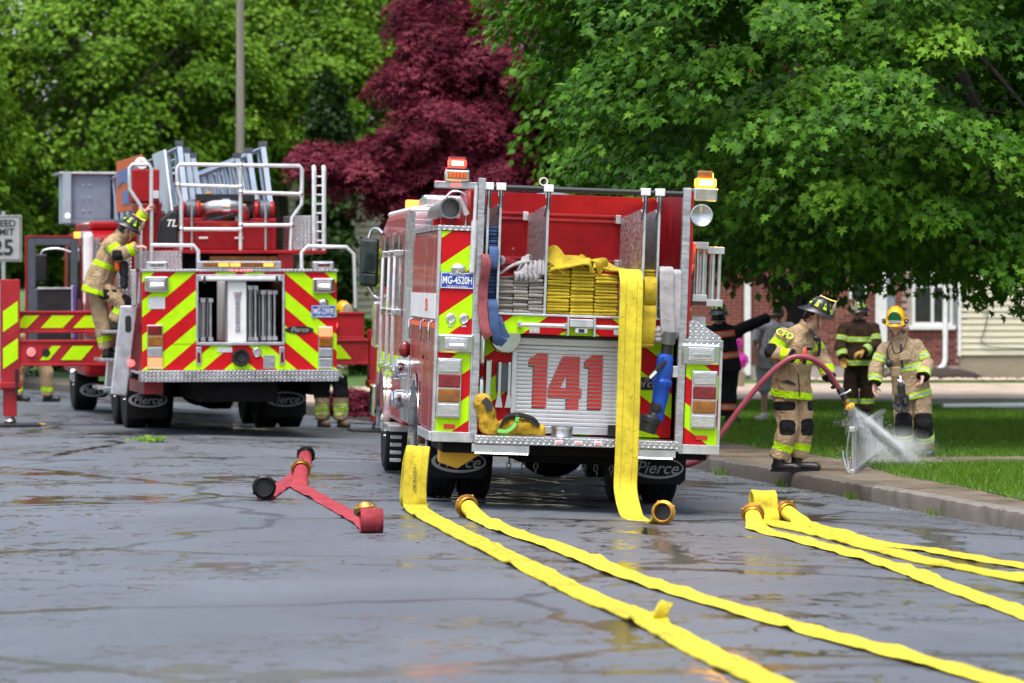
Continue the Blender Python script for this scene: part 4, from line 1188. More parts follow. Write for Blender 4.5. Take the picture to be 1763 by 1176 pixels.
mr = MB(); mr.box(-1.47, -1.27, 8.18, 8.32, 1.90, 2.42); mr = mr.build('mirror', M['black'], E_, bevel=.035)
B('mirror_glass', M['green_glass'], mr, -1.45, -1.29, 8.168, 8.179, 2.05, 2.39, .01); B('convex_glass', M['green_glass'], mr, -1.44, -1.30, 8.168, 8.179, 1.93, 2.03, .01)
ma = MB(); ma.tube([(-1.24, 8.1, 2.47), (-1.29, 8.18, 2.52), (-1.35, 8.24, 2.51), (-1.38, 8.25, 2.42)], .016, 8, smooth=4); ma.build('mirror_arm', M['chrome'], mr, smooth=60); ma = MB(); ma.tube([(-1.24, 8.2, 1.78), (-1.30, 8.24, 1.80), (-1.37, 8.25, 1.90)], .016, 8, smooth=4); ma.build('mirror_arm', M['chrome'], mr, smooth=60)
lb = B('light_bar', M['lens_clear'], E_, -.95, .95, 6.3, 6.6, 2.72, 2.86, .02)
B('lens', M['glow_amber2'], lb, -1.12, -.955, 6.3, 6.5, 2.70, 2.80, .01)
B('roof_unit', M['diamond_xy'], E_, -1.05, -.3, 4.6, 5.6, 2.705, 2.80, .02); ce = MB(); ce.ball((.25, 4.9, 2.70), (.42, .42, .20), 28, 12); ce.build('roof_dome', M['lens_clear'], E_, smooth=60)
ey = MB(); ey.lathe([(.028, -.02), (.038, -.02), (.038, .02), (.028, .02)], (-.36, .02, 2.865), (0, 1, 0), 16, closed=True); ey.build('lifting_eye', M['white'], E_, smooth=40)
# side-mounted ladder rack on the right
B('rack_wall', M['maroon'], E_, .93, .955, .06, 3.0, 1.7, 2.45, .004)
# black emblem oval by the nozzle
ov = MB(); ov.prism([(.62 + .20 * math.cos(2 * math.pi * i / 28), .272, 1.13 + .055 * math.sin(2 * math.pi * i / 28)) for i in range(28)], (0, .007, 0)); ov = ov.build('emblem', M['black'], E_)
text('Pierce', .10, (.60, .270, 1.13), M['flap_ink'], ov, name='emblem_word', shear=.35, extrude=.001)
# ================================================================ HOSES AND GEAR ON AND AROUND THE ENGINE
def fabric(name, col, rough=.75, line=None, stain=.35):
    m, n, l, p = nodes(name)
    tc = n.new('ShaderNodeTexCoord'); ob = tc.outputs['Object']
    a = nz(n, l, 7, 6, .65, ob); w = nz(n, l, 220, 2, .5, ob); d = nz(n, l, 2.2, 5, .7, ob)
    c = ramp(n, l, a.outputs[0], [(.28, tuple(q * .72 for q in col)), (.6, col)])
    dd = ramp(n, l, d.outputs[0], [(.30, 1 - stain), (.52, 1.0)])
    oi = n.new('ShaderNodeObjectInfo'); rv = ramp(n, l, oi.outputs['Random'], [(0, .80), (1, 1.08)])
    sm = nz(n, l, 14, 5, .75, ob, (1, .25, 1)); sc = ramp(n, l, sm.outputs[0], [(.34, 1 - stain * 1.1), (.46, 1.0)])
    wv = ramp(n, l, w.outputs[0], [(.35, .86), (.65, 1.06)])
    cc = mixc(n, l, 1.0, mixc(n, l, 1.0, c.outputs[0], dd.outputs[0], 'MULTIPLY'), rv.outputs[0], 'MULTIPLY')
    cc = mixc(n, l, 1.0, mixc(n, l, 1.0, cc, sc.outputs[0], 'MULTIPLY'), wv.outputs[0], 'MULTIPLY')
    l.new(cc, p.inputs['Base Color'])
    p.inputs['Roughness'].default_value = rough
    p.inputs['Specular IOR Level'].default_value = .2
    bump(n, l, p, mth(n, l, 'MULTIPLY_ADD', a.outputs[0], 5.0, w.outputs[0]), .5, .006)
    return m
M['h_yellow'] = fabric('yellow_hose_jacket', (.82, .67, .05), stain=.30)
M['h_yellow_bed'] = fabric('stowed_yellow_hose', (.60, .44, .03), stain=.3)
M['h_grey'] = fabric('grey_hose_jacket', (.40, .36, .32), stain=.3)
M['h_pale'] = fabric('pale_grey_hose', (.46, .44, .45), stain=.25)
M['h_pink'] = fabric('faded_red_hose', (.40, .05, .065), stain=.4)
M['h_blue'] = fabric('blue_hose_jacket', (.06, .11, .24), stain=.3)
M['h_maroon'] = fabric('dusty_red_hose', (.34, .09, .10), stain=.3)
M['h_wet'] = mat('wet_maroon_rubber_hose', (.27, .055, .075), .38, var=.2, scale=10)
M['ink'] = mat('hose_print', (.06, .06, .05), .7)

def on_engine(name, label, cat, group=None):
    return empty(name, eng.location, eng.rotation_euler, label, cat, group)

def fold_mesh(name, w, h, L, m, sag=0.0):
    mb = MB(); n = 7; prof = [(L, 0)]
    for i in range(n): a = -math.pi / 2 - math.pi * i / (n - 1); prof.append((h / 2 + h / 2 * math.cos(a), h / 2 + h / 2 * math.sin(a)))
    prof.append((L, h))
    rs = []
    for t in (-.5, -.44, -.2, .2, .44, .5):
        e = .72 if abs(t) == .5 else 1.0
        rs.append([(t * w, y + (.004 if abs(t) == .5 else 0), h / 2 + (z - h / 2) * e) for y, z in prof])
    mb.rings(rs)
    me = mb.mesh(name, m)
    me.shade_smooth(); me.set_sharp_from_angle(angle=R(50))
    return me

def stack(root, u0, u1, cols, layers, z0, h, m, L=1.55, seed=1, jit=.012):
    r = random.Random(seed); w = (u1 - u0) / cols
    me = fold_mesh('hose_fold', w * .985, h * .97, L, m)
    for c in range(cols):
        z = z0; off = r.uniform(-.006, .006)
        for k in range(layers + r.choice((-1, 0, 0))):
            o = link_mesh('hose_fold', me, root)
            s = r.uniform(.82, 1.2)
            o.location = (u0 + (c + .5) * w + r.uniform(-.005, .005), .03 + r.uniform(0, jit * 2.2) + off, z)
            o.scale = (r.uniform(.96, 1.0), 1, s); o.rotation_euler = (r.uniform(-.004, .004), r.uniform(-.035, .035), r.uniform(-.02, .02))
            z += h * s
        top = z
    return z

def ribbon_part(root, name, pts, w, width, th, m, n=6):
    mb = MB(); mb.ribbon(catmull(pts, n), w, width, th); return mb.build(name, m, root, smooth=40)

gl = on_engine('grey_hose_load', 'grey hose folded flat in three columns on the left of the hose bed', 'hose')
stack(gl, -.715, -.325, 3, 11, 1.715, .029, M['h_grey'], seed=2, jit=.02)
for i in range(5):       # loose grey folds standing on top
    u = -.50 + i * .042
    ribbon_part(gl, 'loose_fold', [(u + .02, .9, 2.06), (u, .35, 2.10 + .01 * i), (u - .01, .10, 2.12), (u - .03, .04, 2.06), (u - .035, .06, 2.02)], (.55, .1, .8), .125, .022, M['h_pale'])
ribbon_part(gl, 'loose_fold', [(-.46, 1.0, 2.10), (-.45, .4, 2.16), (-.47, .12, 2.17), (-.60, .08, 2.13), (-.70, .1, 2.06)], (.1, .9, .1), .12, .022, M['h_pale'])
wy = on_engine('wye_valve', 'dark red brass wye valve resting on the grey hose', 'valve')
w = MB(); w.cyl((-.70, .04, 2.165), (-.58, .14, 2.15), .030); w.cyl((-.70, .06, 2.085), (-.57, .16, 2.09), .030); w.cyl((-.60, .14, 2.15), (-.57, .12, 2.10), .035); w.build('body', M['maroon'], wy, smooth=40)
w = MB(); w.lathe([(.022, 0), (.042, 0), (.042, .03), (.036, .035), (.022, .01)], (-.72, .02, 2.168), (1, .8, -.1), 18, closed=True); w.build('outlet_ring', M['alu_dull'], wy, smooth=40)
w = MB(); w.cyl((-.605, .1, 2.17), (-.60, .09, 2.26), .009); w.ball((-.60, .09, 2.265), .018, 10, 7); w.build('valve_lever', M['maroon'], wy, smooth=50)

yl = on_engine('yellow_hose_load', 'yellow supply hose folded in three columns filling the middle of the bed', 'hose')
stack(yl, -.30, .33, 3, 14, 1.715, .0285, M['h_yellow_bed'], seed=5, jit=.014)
for pts, w in (([(-.28, 1.1, 2.15), (-.27, .35, 2.23), (-.24, .15, 2.22), (-.14, .1, 2.14), (-.10, .12, 2.11)], (.3, .6, .6)), ([(-.20, .9, 2.12), (-.15, .3, 2.17), (-.02, .12, 2.19), (.08, .2, 2.14)], (.25, .8, .3)),
               ([(-.25, .1, 2.12), (-.10, .06, 2.15), (.05, .05, 2.18), (.10, .08, 2.12)], (.2, .9, .2)), ([(.0, .7, 2.14), (.06, .25, 2.17), (.16, .1, 2.20), (.20, .12, 2.12)], (.5, .7, .1)), ([(.16, .9, 2.12), (.20, .3, 2.14), (.30, .12, 2.125), (.37, .06, 2.115)], (.1, .9, .1))):
    ribbon_part(yl, 'loose_fold', pts, w, .19, .024, M['h_yellow_bed'])

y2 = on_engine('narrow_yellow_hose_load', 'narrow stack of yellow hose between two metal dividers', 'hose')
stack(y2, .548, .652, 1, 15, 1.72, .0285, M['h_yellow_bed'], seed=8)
ribbon_part(y2, 'hanging_fold', [(.60, .5, 2.06), (.60, .02, 2.05), (.60, -.075, 1.98), (.60, -.07, 1.88), (.60, -.045, 1.84)], (1, 0, 0), .115, .03, M['h_yellow_bed'])
ribbon_part(y2, 'hanging_fold', [(.60, .1, 1.86), (.60, -.06, 1.80), (.598, -.07, 1.7), (.595, -.085, 1.58), (.59, -.07, 1.50), (.59, -.03, 1.49)], (1, 0, .03), .118, .03, M['h_yellow_bed'])
for k in range(3): ribbon_part(y2, 'hanging_fold', [(.59, .05, 1.58 - .035 * k), (.59, -.055, 1.565 - .035 * k), (.59, -.06, 1.535 - .035 * k), (.59, .05, 1.53 - .035 * k)], (1, 0, .03), .112, .02, M['h_yellow_bed'])

gh = on_engine('pale_hose_load', 'pale grey hose hanging over the bed edge to the blue nozzle', 'hose')
stack(gh, .675, .86, 1, 14, 1.72, .029, M['h_pale'], seed=9)
ribbon_part(gh, 'hanging_fold', [(.735, .5, 2.13), (.735, .0, 2.14), (.735, -.07, 2.08), (.74, -.08, 1.9), (.752, -.085, 1.7), (.762, -.085, 1.62), (.765, -.08, 1.58)], (1, 0, 0), .125, .045, M['h_pale'])
ribbon_part(gh, 'hanging_fold', [(.83, .4, 2.12), (.83, .0, 2.12), (.83, -.05, 2.05), (.83, -.06, 1.8), (.83, -.05, 1.62), (.82, -.02, 1.55)], (1, 0, 0), .075, .035, M['h_pale'])
for k in range(3): ribbon_part(gh, 'hanging_fold', [(.70, .05, 1.64 - .04 * k), (.70, -.05, 1.625 - .04 * k), (.70, -.055, 1.59 - .04 * k), (.70, .05, 1.585 - .04 * k)], (1, 0, .03), .10, .022, M['h_pale'])

rh = on_engine('red_crosslay_hose', 'dusty red hose stacked and drooping down the left bed post', 'hose')
stack(rh, -.90, -.845, 1, 19, 1.72, .030, M['h_maroon'], L=1.2, seed=11)
ribbon_part(rh, 'hanging_fold', [(-.86, .2, 2.20), (-.845, -.05, 2.20), (-.845, -.10, 2.15), (-.85, -.09, 2.06), (-.86, -.05, 1.95), (-.86, -.05, 1.78), (-.85, -.07, 1.66), (-.83, -.09, 1.55), (-.80, -.08, 1.50)], (1, 0, 0), .085, .025, M['h_maroon'])
bl_ = on_engine('blue_crosslay_hose', 'blue hose stacked beside the red one with a drooping loop', 'hose')
stack(bl_, -.822, -.742, 1, 24, 1.72, .030, M['h_blue'], L=1.2, seed=12)
ribbon_part(bl_, 'hanging_fold', [(-.78, .2, 2.27), (-.78, -.04, 2.27), (-.78, -.09, 2.22), (-.785, -.085, 2.12), (-.785, -.05, 2.10)], (1, 0, 0), .085, .025, M['h_blue'])
ribbon_part(bl_, 'hanging_fold', [(-.78, .1, 1.82), (-.775, -.05, 1.80), (-.765, -.07, 1.70), (-.75, -.075, 1.58), (-.72, -.06, 1.49), (-.66, -.04, 1.45)], (1, 0, 0), .088, .025, M['h_blue'])
ribbon_part(bl_, 'hanging_fold', [(-.73, .1, 1.70), (-.72, -.02, 1.66), (-.68, -.035, 1.56), (-.64, -.03, 1.49)], (1, 0, 0), .07, .025, M['h_blue'])

# blue valve nozzle clipped on the right of the bulkhead
nzl = on_engine('blue_nozzle', 'bright blue valve nozzle with black tip clipped beside the hose', 'nozzle')
ax0 = Vector((.785, -.03, 1.62)); ax1 = Vector((.655, -.08, .74)); dn = (ax1 - ax0).normalized()
q = MB(); q.cyl((.775, -.07, 1.60), (.768, -.06, 1.49), .068, .062, 18); q.build('hose_collar', M['steel'], nzl, smooth=35)
q = MB(); q.cyl((.766, -.05, 1.49), (.758, -.05, 1.40), .046, .05, 16); q.build('neck', M['black'], nzl, smooth=35)
q = MB(); q.lathe([(.02, 0), (.06, 0), (.072, .03), (.072, .22), (.088, .235), (.088, .27), (.075, .29), (.07, .40), (.05, .50), (.056, .56), (.04, .60), (.01, .60)], (.757, -.05, 1.40), (-.10, -.02, -1), 22)
q.box(.685, .745, -.12, -.0, 1.16, 1.385); q.build('valve_body', M['blue'], nzl, smooth=35, bevel=.006)
q = MB(); q.lathe([(.02, 0), (.058, 0), (.062, .06), (.05, .09), (.062, .12), (.060, .24), (.045, .27), (.02, .27)], (.70, -.065, .97), (-.28, -.03, -1), 20); q.build('shaper', M['black'], nzl, smooth=35)
q = MB(); q.lathe([(.02, 0), (.075, .0), (.092, .02), (.092, .06), (.08, .07), (.078, .15), (.03, .15)], (.645, -.075, .86), (-.28, -.03, -1), 22); q.build('bumper_tip', M['black'], nzl, smooth=35)
q = MB(); q.box(-.02, .02, -.02, .02, -.13, .13, Matrix.Translation((.66, -.15, 1.25)) @ Matrix.Rotation(R(42), 4, 'Y')); q = q.build('bale_handle', M['black'], nzl, bevel=.008)
MB().box(-.012, .012, -.026, -.021, -.08, .0, Matrix.Translation((.66, -.15, 1.25)) @ Matrix.Rotation(R(42), 4, 'Y')).build('grip_label', M['white'], q)
B('clip', M['alu'], nzl, .82, .87, -.06, -.03, 1.20, 1.30, .005)

# yellow canvas bag on the tailboard
def remesh(mb, voxel, smooth, name='tmp'):
    me = mb.mesh(name, [])
    ob = bpy.data.objects.new(name, me); COL.objects.link(ob)
    r = ob.modifiers.new('r', 'REMESH'); r.mode = 'VOXEL'; r.voxel_size = voxel
    if smooth:
        s = ob.modifiers.new('s', 'SMOOTH'); s.factor = .5; s.iterations = smooth
    dg = bpy.context.evaluated_depsgraph_get()
    out = bpy.data.meshes.new_from_object(ob.evaluated_get(dg))
    bpy.data.objects.remove(ob); bpy.data.meshes.remove(me)
    return out
def crumple(me, amp, f1, seed=0):
    n = len(me.vertices); co = np.empty(n * 3, np.float32); me.vertices.foreach_get('co', co); co = co.reshape(-1, 3)
    no = np.array([v.normal[:] for v in me.vertices])
    d = np.array([amp * (noise.noise(Vector(c) * f1 + Vector((seed, 0, 0))) + .6 * (1 - 2 * abs(noise.noise(Vector((c[0] * f1 * 1.9, c[1] * f1 * 1.9, c[2] * f1 * 1.1)) + Vector((0, seed, 5)))))) for c in co])
    co = co + no * d[:, None]
    me.vertices.foreach_set('co', co.astype(np.float32).ravel()); me.update()
M['bag'] = fabric('yellow_canvas', (.66, .40, .03), .7, stain=.45)
bag = on_engine('canvas_bag', 'crumpled yellow canvas bag with black and green straps on the tailboard', 'bag')
mb = MB(); mb.capsule((-.83, -.06, .93), (-.76, -.06, .72), .075, .085); mb.capsule((-.78, -.07, .72), (-.62, -.06, .71), .06, .055); mb.capsule((-.62, -.06, .72), (-.32, -.05, .70), .075, .05); mb.ball((-.52, -.05, .74), (.16, .10, .07))
me = remesh(mb, .012, 4); crumple(me, .016, 16, 3)
for v in me.vertices: v.co.z = max(v.co.z, .655)
me.materials.append(M['bag']); me.shade_smooth(); link_mesh('canvas', me, bag)
q = MB(); q.ribbon(catmull([(-.83, -.14, .96), (-.79, -.15, .92), (-.78, -.16, .86)], 5), (1, 0, .3), .06, .015); q.ribbon(catmull([(-.68, -.13, .72), (-.63, -.14, .81), (-.52, -.13, .83), (-.40, -.12, .80), (-.34, -.11, .74)], 6), (.2, .8, .4), .06, .02); q.build('black_strap', M['black'], bag, smooth=50)
q = MB(); q.ribbon(catmull([(-.70, -.15, .69), (-.62, -.165, .69), (-.55, -.165, .75), (-.53, -.15, .83)], 6), (.3, .2, .9), .035, .01); q.build('green_strap', mat('green_strap', (.10, .42, .06), .6), bag, smooth=50)
jar = on_engine('clear_jar', 'low clear plastic jar standing on the tailboard', 'jar')
q = MB(); q.lathe([(.085, 0), (.092, .01), (.092, .07), (.08, .075), (.075, .02), (.01, .012)], (-.12, .05, .649), (0, 0, 1), 26); q.build('jar_wall', M['lens_clear'], jar, smooth=35)
q = MB(); q.lathe([(.098, .0), (.098, .022), (.085, .022), (.085, 0)], (-.12, .05, .715), (0, 0, 1), 26, closed=True); q.build('jar_rim', M['alu'], jar, smooth=35)

# ground ladders hung on the right flank
M['lad_alu'] = mat('ladder_aluminium', (.55, .56, .57), .40, .85, var=.15, scale=8)
for u, lab, zo in ((1.06, 'aluminium ladder racked on edge closest to the red engine body', .03), (1.20, 'outer aluminium ladder racked on edge on the engine flank', -.01)):
    ld = on_engine('rack_ladder', lab, 'ladder', 'ladders racked on the engine')
    for z in (1.87 + zo, 2.33 + zo):
        MB().box(u - .045, u + .045, .10, 3.1, z - .025, z + .025).build('rail', M['lad_alu'], ld, bevel=.006)
        B('rail_end', M['lad_alu'], ld, u - .085, u + .06, .08, .099, z - .03, z + .03, .004)
    me = MB().cyl((0, 0, 1.897 + zo), (0, 0, 2.303 + zo), .017, n=10).mesh('rung', M['lad_alu']); me.shade_smooth(); me.set_sharp_from_angle(angle=R(50))
    for k in range(9):
        for du in ((-.025, .03) if k == 0 else (0,)):
            o = link_mesh('rung', me, ld); o.location = (u + du, .16 + k * .34, 0)
pk = on_engine('orange_tool', 'orange handled tool strapped beside the racked ladders', 'tool')
q = MB(); q.capsule((.985, .03, 2.36), (.965, .03, 2.20), .018, .02); q.capsule((.975, .03, 2.18), (.945, .03, 2.06), .018, .02); q.build('handle', M['orange'], pk, smooth=50)
q = MB(); q.capsule((.965, .03, 2.03), (.955, .03, 1.84), .03, .028); q.build('head', M['black'], pk, smooth=50)

# ---------------------------------------------------------------- hoses lying on the road
def coupling(root, c, axis, r=.098, m=None, L=.085, hole=True, name='coupling'):
    m = m or M['brass_y']
    c = Vector(c); mb = MB()
    mb.lathe([(r * .74, 0), (r * .80, 0), (r * .86, L * .18), (r, L * .22), (r, L * .55), (r * .90, L * .60), (r * .90, L * .9), (r * .78, L * 1.0), (r * .72, L * .98), (r * .70, L * .15)], c, axis, 30, closed=True)
    o = mb.build(name, m, root, smooth=32)
    q = MB(); q.lathe([(.005, L * .14), (r * .72, L * .14), (r * .72, L * .10), (.005, L * .10)], c, axis, 24); q.build('bore', M['black'], o)
    x, y, d = frame(axis); l = MB()
    for k in range(4):
        a = 2 * math.pi * k / 4 + .5; p = c + d * (L * .4) + (x * math.cos(a) + y * math.sin(a)) * r * .98
        l.ball(p, r * .13, 8, 6)
    l.build('lug', m, o, smooth=60)
    return o

def ground_path(pts, n=16, lift=.012, seed=0, wave=.014):
    P = catmull([(x, y, 0) for x, y in pts], n); out = []; ws = []
    for i, p in enumerate(P):
        t = (P[min(i + 1, len(P) - 1)] - P[max(i - 1, 0)]).normalized()
        z = zr(p.x, p.y) + lift
        wv = noise.noise((p.y * 1.3, seed, p.x)); rl = .26 * noise.noise((p.y * 1.4, seed + 3, 0)) + .12 * noise.noise((p.y * 4.0, seed, 7))
        out.append(Vector((p.x + .01 * noise.noise((p.y * 2, seed, 9)), p.y, z + max(0, wv) * wave + max(0, noise.noise((p.y * 3.1, seed, 2))) * .02 + abs(rl) * .04)))
        ws.append(Vector((-t.y, t.x, rl * .55)) * -1)
    return out, ws
M['h_seam'] = mat('hose_seam_ochre', (.50, .33, .03), .8)
def strap(root, pts, ws, width, th, m, name='jacket', seam=False):
    mb = MB(); mb.ribbon(pts, [tuple(w) for w in ws], width, th); o = mb.build(name, m, root, smooth=45)
    if seam:
        for off in (-.235, .235):
            q = []
            for i, p in enumerate(pts):
                t = (pts[min(i + 1, len(pts) - 1)] - pts[max(i - 1, 0)]).normalized(); w = Vector(ws[i]); w = (w - t * w.dot(t)).normalized(); nn = t.cross(w)
                q.append(Vector(p) + w * (off * width))
            sl = MB(); sl.ribbon(q, [tuple(w) for w in ws], .004, th * 1.10 + .0035); sl.build('seam_line', M['h_seam'], o, smooth=45)
    return o
G_ = 'yellow supply hoses laid along the road'
HW = .205
# hose that drops from the bed to the road
h = empty('supply_hose', (0, 0, 0), label='wide yellow hose hanging from the bed over the roller door to the road', cat='hose', group=G_)
Me = Matrix.Translation(eng.location) @ Euler(eng.rotation_euler).to_matrix().to_4x4()
up = [Me @ Vector(p) for p in ((.41, .9, 2.115), (.41, .35, 2.12), (.412, .0, 2.118), (.412, -.14, 2.09), (.412, -.235, 1.99), (.413, -.25, 1.7), (.414, -.255, 1.3), (.415, -.27, .9), (.415, -.28, .5), (.414, -.30, .22))]
pts = up + [Vector((1.02, 34.88, -.01)), Vector((1.05, 34.70, -.045)), Vector((1.10, 34.3, -.055)), Vector((1.19, 34.02, -.055))]
P = catmull(pts, 7); W = []
for p in P: W.append((math.cos(R(5.4)), math.sin(R(5.4)), -.035))
k0 = len(P) - 22
for i in range(k0, len(P)): f = (i - k0) / 22; W[i] = (1, .15 + .25 * f, -.03)
strap(h, P, W, HW, .018, M['h_yellow'], seam=True)
for du in (-.045, .045):
    q = [Me @ (Vector((.414 + du, -.2635, z)) if z > .95 else Vector((.414 + du, -.2795 - .00, z))) for z in (1.75, 1.3)]
coupling(h, (1.27, 33.86, zr(1.27, 33.8) + .100), (-.25, -1, .10), .10, M['brass_y'], .09)
q = MB(); q.ribbon(catmull([(1.20, 34.0, -.05), (1.235, 33.95, -.02), (1.265, 33.92, .04), (1.275, 33.89, .05)], 5), (1, .2, 0), .17, .02); q.build('jacket_end', M['h_yellow'], h, smooth=45)

# left hose with a standing loop and a kink
h = empty('supply_hose', (0, 0, 0), label='yellow hose with tall standing loop beside the rear wheel and a kink', cat='hose', group=G_)
gp1, gw1 = ground_path([(1.62, 17.6), (1.5, 18.4), (1.28, 19.97), (1.06, 21.35), (.90, 22.7), (.82, 23.3)], 10, seed=1)
kn = [Vector((.81, 23.42, .02)), Vector((.795, 23.55, .045)), Vector((.785, 23.62, .05)), Vector((.775, 23.68, .03)), Vector((.76, 23.76, .016))]
gp2, gw2 = ground_path([(.70, 24.1), (.44, 25.66), (.08, 28.26), (-.37, 31.44), (-.72, 34.1), (-.80, 34.72)], 10, seed=2)
lp = [Vector(p) for p in ((-.835, 34.93, .05), (-.838, 34.96, .20), (-.828, 34.97, .36), (-.815, 34.985, .49), (-.808, 35.03, .545), (-.815, 35.09, .53), (-.845, 35.13, .40), (-.865, 35.15, .2), (-.868, 35.16, .06), (-.85, 35.3, .025), (-.83, 35.7, .02))]
P = gp1 + kn + gp2 + catmull(lp, 4)
W = gw1 + [(1, .15, .0), (.97, .2, .12), (.97, .2, .12), (1, .15, .06), (1, .12, .0)] + gw2 + [(1, .0, -.06)] * (len(P) - len(gp1) - 5 - len(gp2))
W = [tuple(w) if Vector(w).x > 0 else tuple(-Vector(w)) for w in W]
strap(h, P, W, HW, .02, M['h_yellow'], seam=True)
ear = MB(); ear.ribbon(catmull([(.845, 23.50, .02), (.855, 23.47, .06), (.875, 23.48, .10), (.895, 23.53, .118), (.890, 23.585, .10), (.868, 23.60, .06), (.845, 23.58, .02)], 6), (.9, .4, -.25), .075, .026); ear.build('pinched_fold', M['h_yellow'], h, smooth=50)
text('MADE IN USA', .045, (-.835, 34.945, .25), M['ink'], h, roty=R(-90), rotx=R(-2), name='jacket_print', extrude=.0008)
for i, (pp) in enumerate([(-.885, 34.92, .10), (-.80, 34.95, .10)]): pass
def coupled(label, pts, axis, cc, seed, name='supply_hose', m=None, cm=None, group=G_, width=HW, rise=.05, r=.098):
    h = empty(name, (0, 0, 0), label=label, cat='hose', group=group)
    P, W = ground_path(pts, 10, seed=seed)
    W = [tuple(w) if w.x > 0 else tuple(-w) for w in W]
    ca = Vector(cc); P = [ca, ca.lerp(P[0], .5) - Vector((0, 0, rise * .4))] + P
    W = [W[0], W[0]] + W
    mb = MB(); rs = []
    for i, p in enumerate(P):          # the jacket opens into a round tail at the coupling
        t = (P[min(i + 1, len(P) - 1)] - P[max(i - 1, 0)]).normalized(); ww = Vector(W[i]); ww = (ww - t * ww.dot(t)).normalized(); nn = t.cross(ww)
        f = min(1, i / 5.0); hw = (width / 2) * f + .066 * (1 - f); th = .010 * f + .064 * (1 - f)
        lift = nn * 0
        ring = []
        for k in range(14):
            a = 2 * math.pi * k / 14; ring.append(p + ww * (hw * math.cos(a)) + nn * (th * math.sin(a)) + Vector((0, 0, (th - .010) * (.5 if i else 0))))
        rs.append(ring)
    mb.rings(rs); jk = mb.build('jacket', m or M['h_yellow'], h, smooth=60)
    for off in (-.235, .235):
        q = []
        for i in range(6, len(P)):
            t = (P[min(i + 1, len(P) - 1)] - P[i - 1]).normalized(); w = Vector(W[i]); w = (w - t * w.dot(t)).normalized(); q.append(P[i] + w * (off * width))
        sl = MB(); sl.ribbon(q, W[6:], .004, .0235); sl.build('seam_line', M['h_seam'], jk, smooth=45)
    coupling(h, cc, axis, r, cm or M['brass_y'], .075)
    return h
coupled('yellow hose ending in a gold coupling in front of the mudflap', [(-.30, 33.9), (-.2, 33.31), (-.05, 32.16), (.34, 30.08), (.84, 26.9), (1.3, 24.75), (1.7, 22.92), (2.06, 21.51), (2.37, 20.26), (2.65, 19.15)], (-.45, 1, .25), (-.37, 34.12, .085), 5)
coupled('yellow hose with upright gold coupling left of the small standing loop', [(2.02, 33.7), (2.06, 33.2), (2.25, 32.16), (2.58, 30.1), (2.77, 28.55), (2.91, 26.86), (3.11, 24.66), (3.21, 23.18)], (.1, 1, .7), (2.015, 34.0, zr(2.0, 34) + .09), 6)
coupled('yellow hose with gold coupling on the kerb side of the small standing loop', [(2.44, 34.6), (2.54, 34.21), (2.84, 32.11), (3.2, 31.17), (3.52, 30.07), (3.72, 29.5), (3.95, 28.55), (4.1, 27.5)], (-.5, 1, .25), (2.37, 34.9, zr(2.4, 34.9) + .085), 7)
h = empty('supply_hose', (0, 0, 0), label='yellow hose with short standing loop between two gold couplings', cat='hose', group=G_)
gp2, gw2 = ground_path([(3.9, 26.2), (3.74, 26.98), (3.52, 27.9), (3.29, 28.82), (3.05, 29.67), (2.77, 31.3), (2.46, 33.11), (2.26, 34.0)], 10, seed=8)
zz = zr(2.16, 34.4)
lp = [Vector((2.165, 34.33, zz + .03)), Vector((2.15, 34.38, zz + .13)), Vector((2.145, 34.40, zz + .24)), Vector((2.13, 34.44, zz + .275)), Vector((2.115, 34.48, zz + .25)), Vector((2.11, 34.5, zz + .12)), Vector((2.12, 34.52, zz + .04)), Vector((2.13, 34.8, zz + .015))]
P = gp2 + catmull(lp, 4); W = [tuple(w) if w.x > 0 else tuple(-w) for w in gw2] + [(1, .05, -.03)] * (len(P) - len(gp2))
strap(h, P, W, HW, .02, M['h_yellow'], seam=True)

# faded red hoses
def swell(root, P, W, width, th, m, tail=True):
    """flat jacket that opens to a round tail where it meets its couplings"""
    mb = MB(); rs = []; n = len(P)
    for i, p in enumerate(P):
        t = (P[min(i + 1, n - 1)] - P[max(i - 1, 0)]).normalized(); ww = Vector(W[i]); ww = (ww - t * ww.dot(t)).normalized(); nn = t.cross(ww)
        f = min(1, i / 4.0, ((n - 1 - i) / 4.0) if tail else 1); hw = (width / 2) * f + .070 * (1 - f); tt = th / 2 * f + .066 * (1 - f)
        rs.append([p + ww * (hw * math.cos(2 * math.pi * k / 16)) + nn * (tt * math.sin(2 * math.pi * k / 16)) for k in range(16)])
    return mb.rings(rs).build('jacket', m, root, smooth=60)
GR = 'faded red hoses lying on the road'
h = empty('red_hose', (0, 0, 0), label='short faded red hose with black couplings at both ends', cat='hose', group=GR)
P, W = ground_path([(-2.245, 36.9), (-2.235, 37.6), (-2.21, 39.2), (-2.18, 41.3), (-2.20, 42.6), (-2.215, 43.3)], 8, seed=11)
P = [Vector((-2.245, 36.87, .10)), Vector((-2.243, 36.98, .07))] + P[1:] + [Vector((-2.215, 43.45, .07)), Vector((-2.215, 43.55, .10))]
W = [(1, 0, 0), (1, 0, 0)] + [tuple(w) if w.x > 0 else tuple(-w) for w in W[1:]] + [(1, 0, 0), (1, 0, 0)]
swell(h, P, W, .175, .018, M['h_pink'])
coupling(h, (-2.245, 36.82, .108), (.05, -1, .12), .108, M['blk_metal'], .10); coupling(h, (-2.215, 43.56, .10), (.15, 1, .35), .098, M['blk_metal'], .09)
h = empty('red_hose', (0, 0, 0), label='faded red hose with brass couplings, its end rolled up', cat='hose', group=GR)
P, W = ground_path([(-2.06, 39.5), (-2.04, 38.9), (-1.67, 36.3), (-1.39, 34.4), (-1.2, 33.0), (-1.13, 32.35)], 8, seed=12)
P = [Vector((-2.075, 40.0, .11)), Vector((-2.07, 39.75, .075))] + P
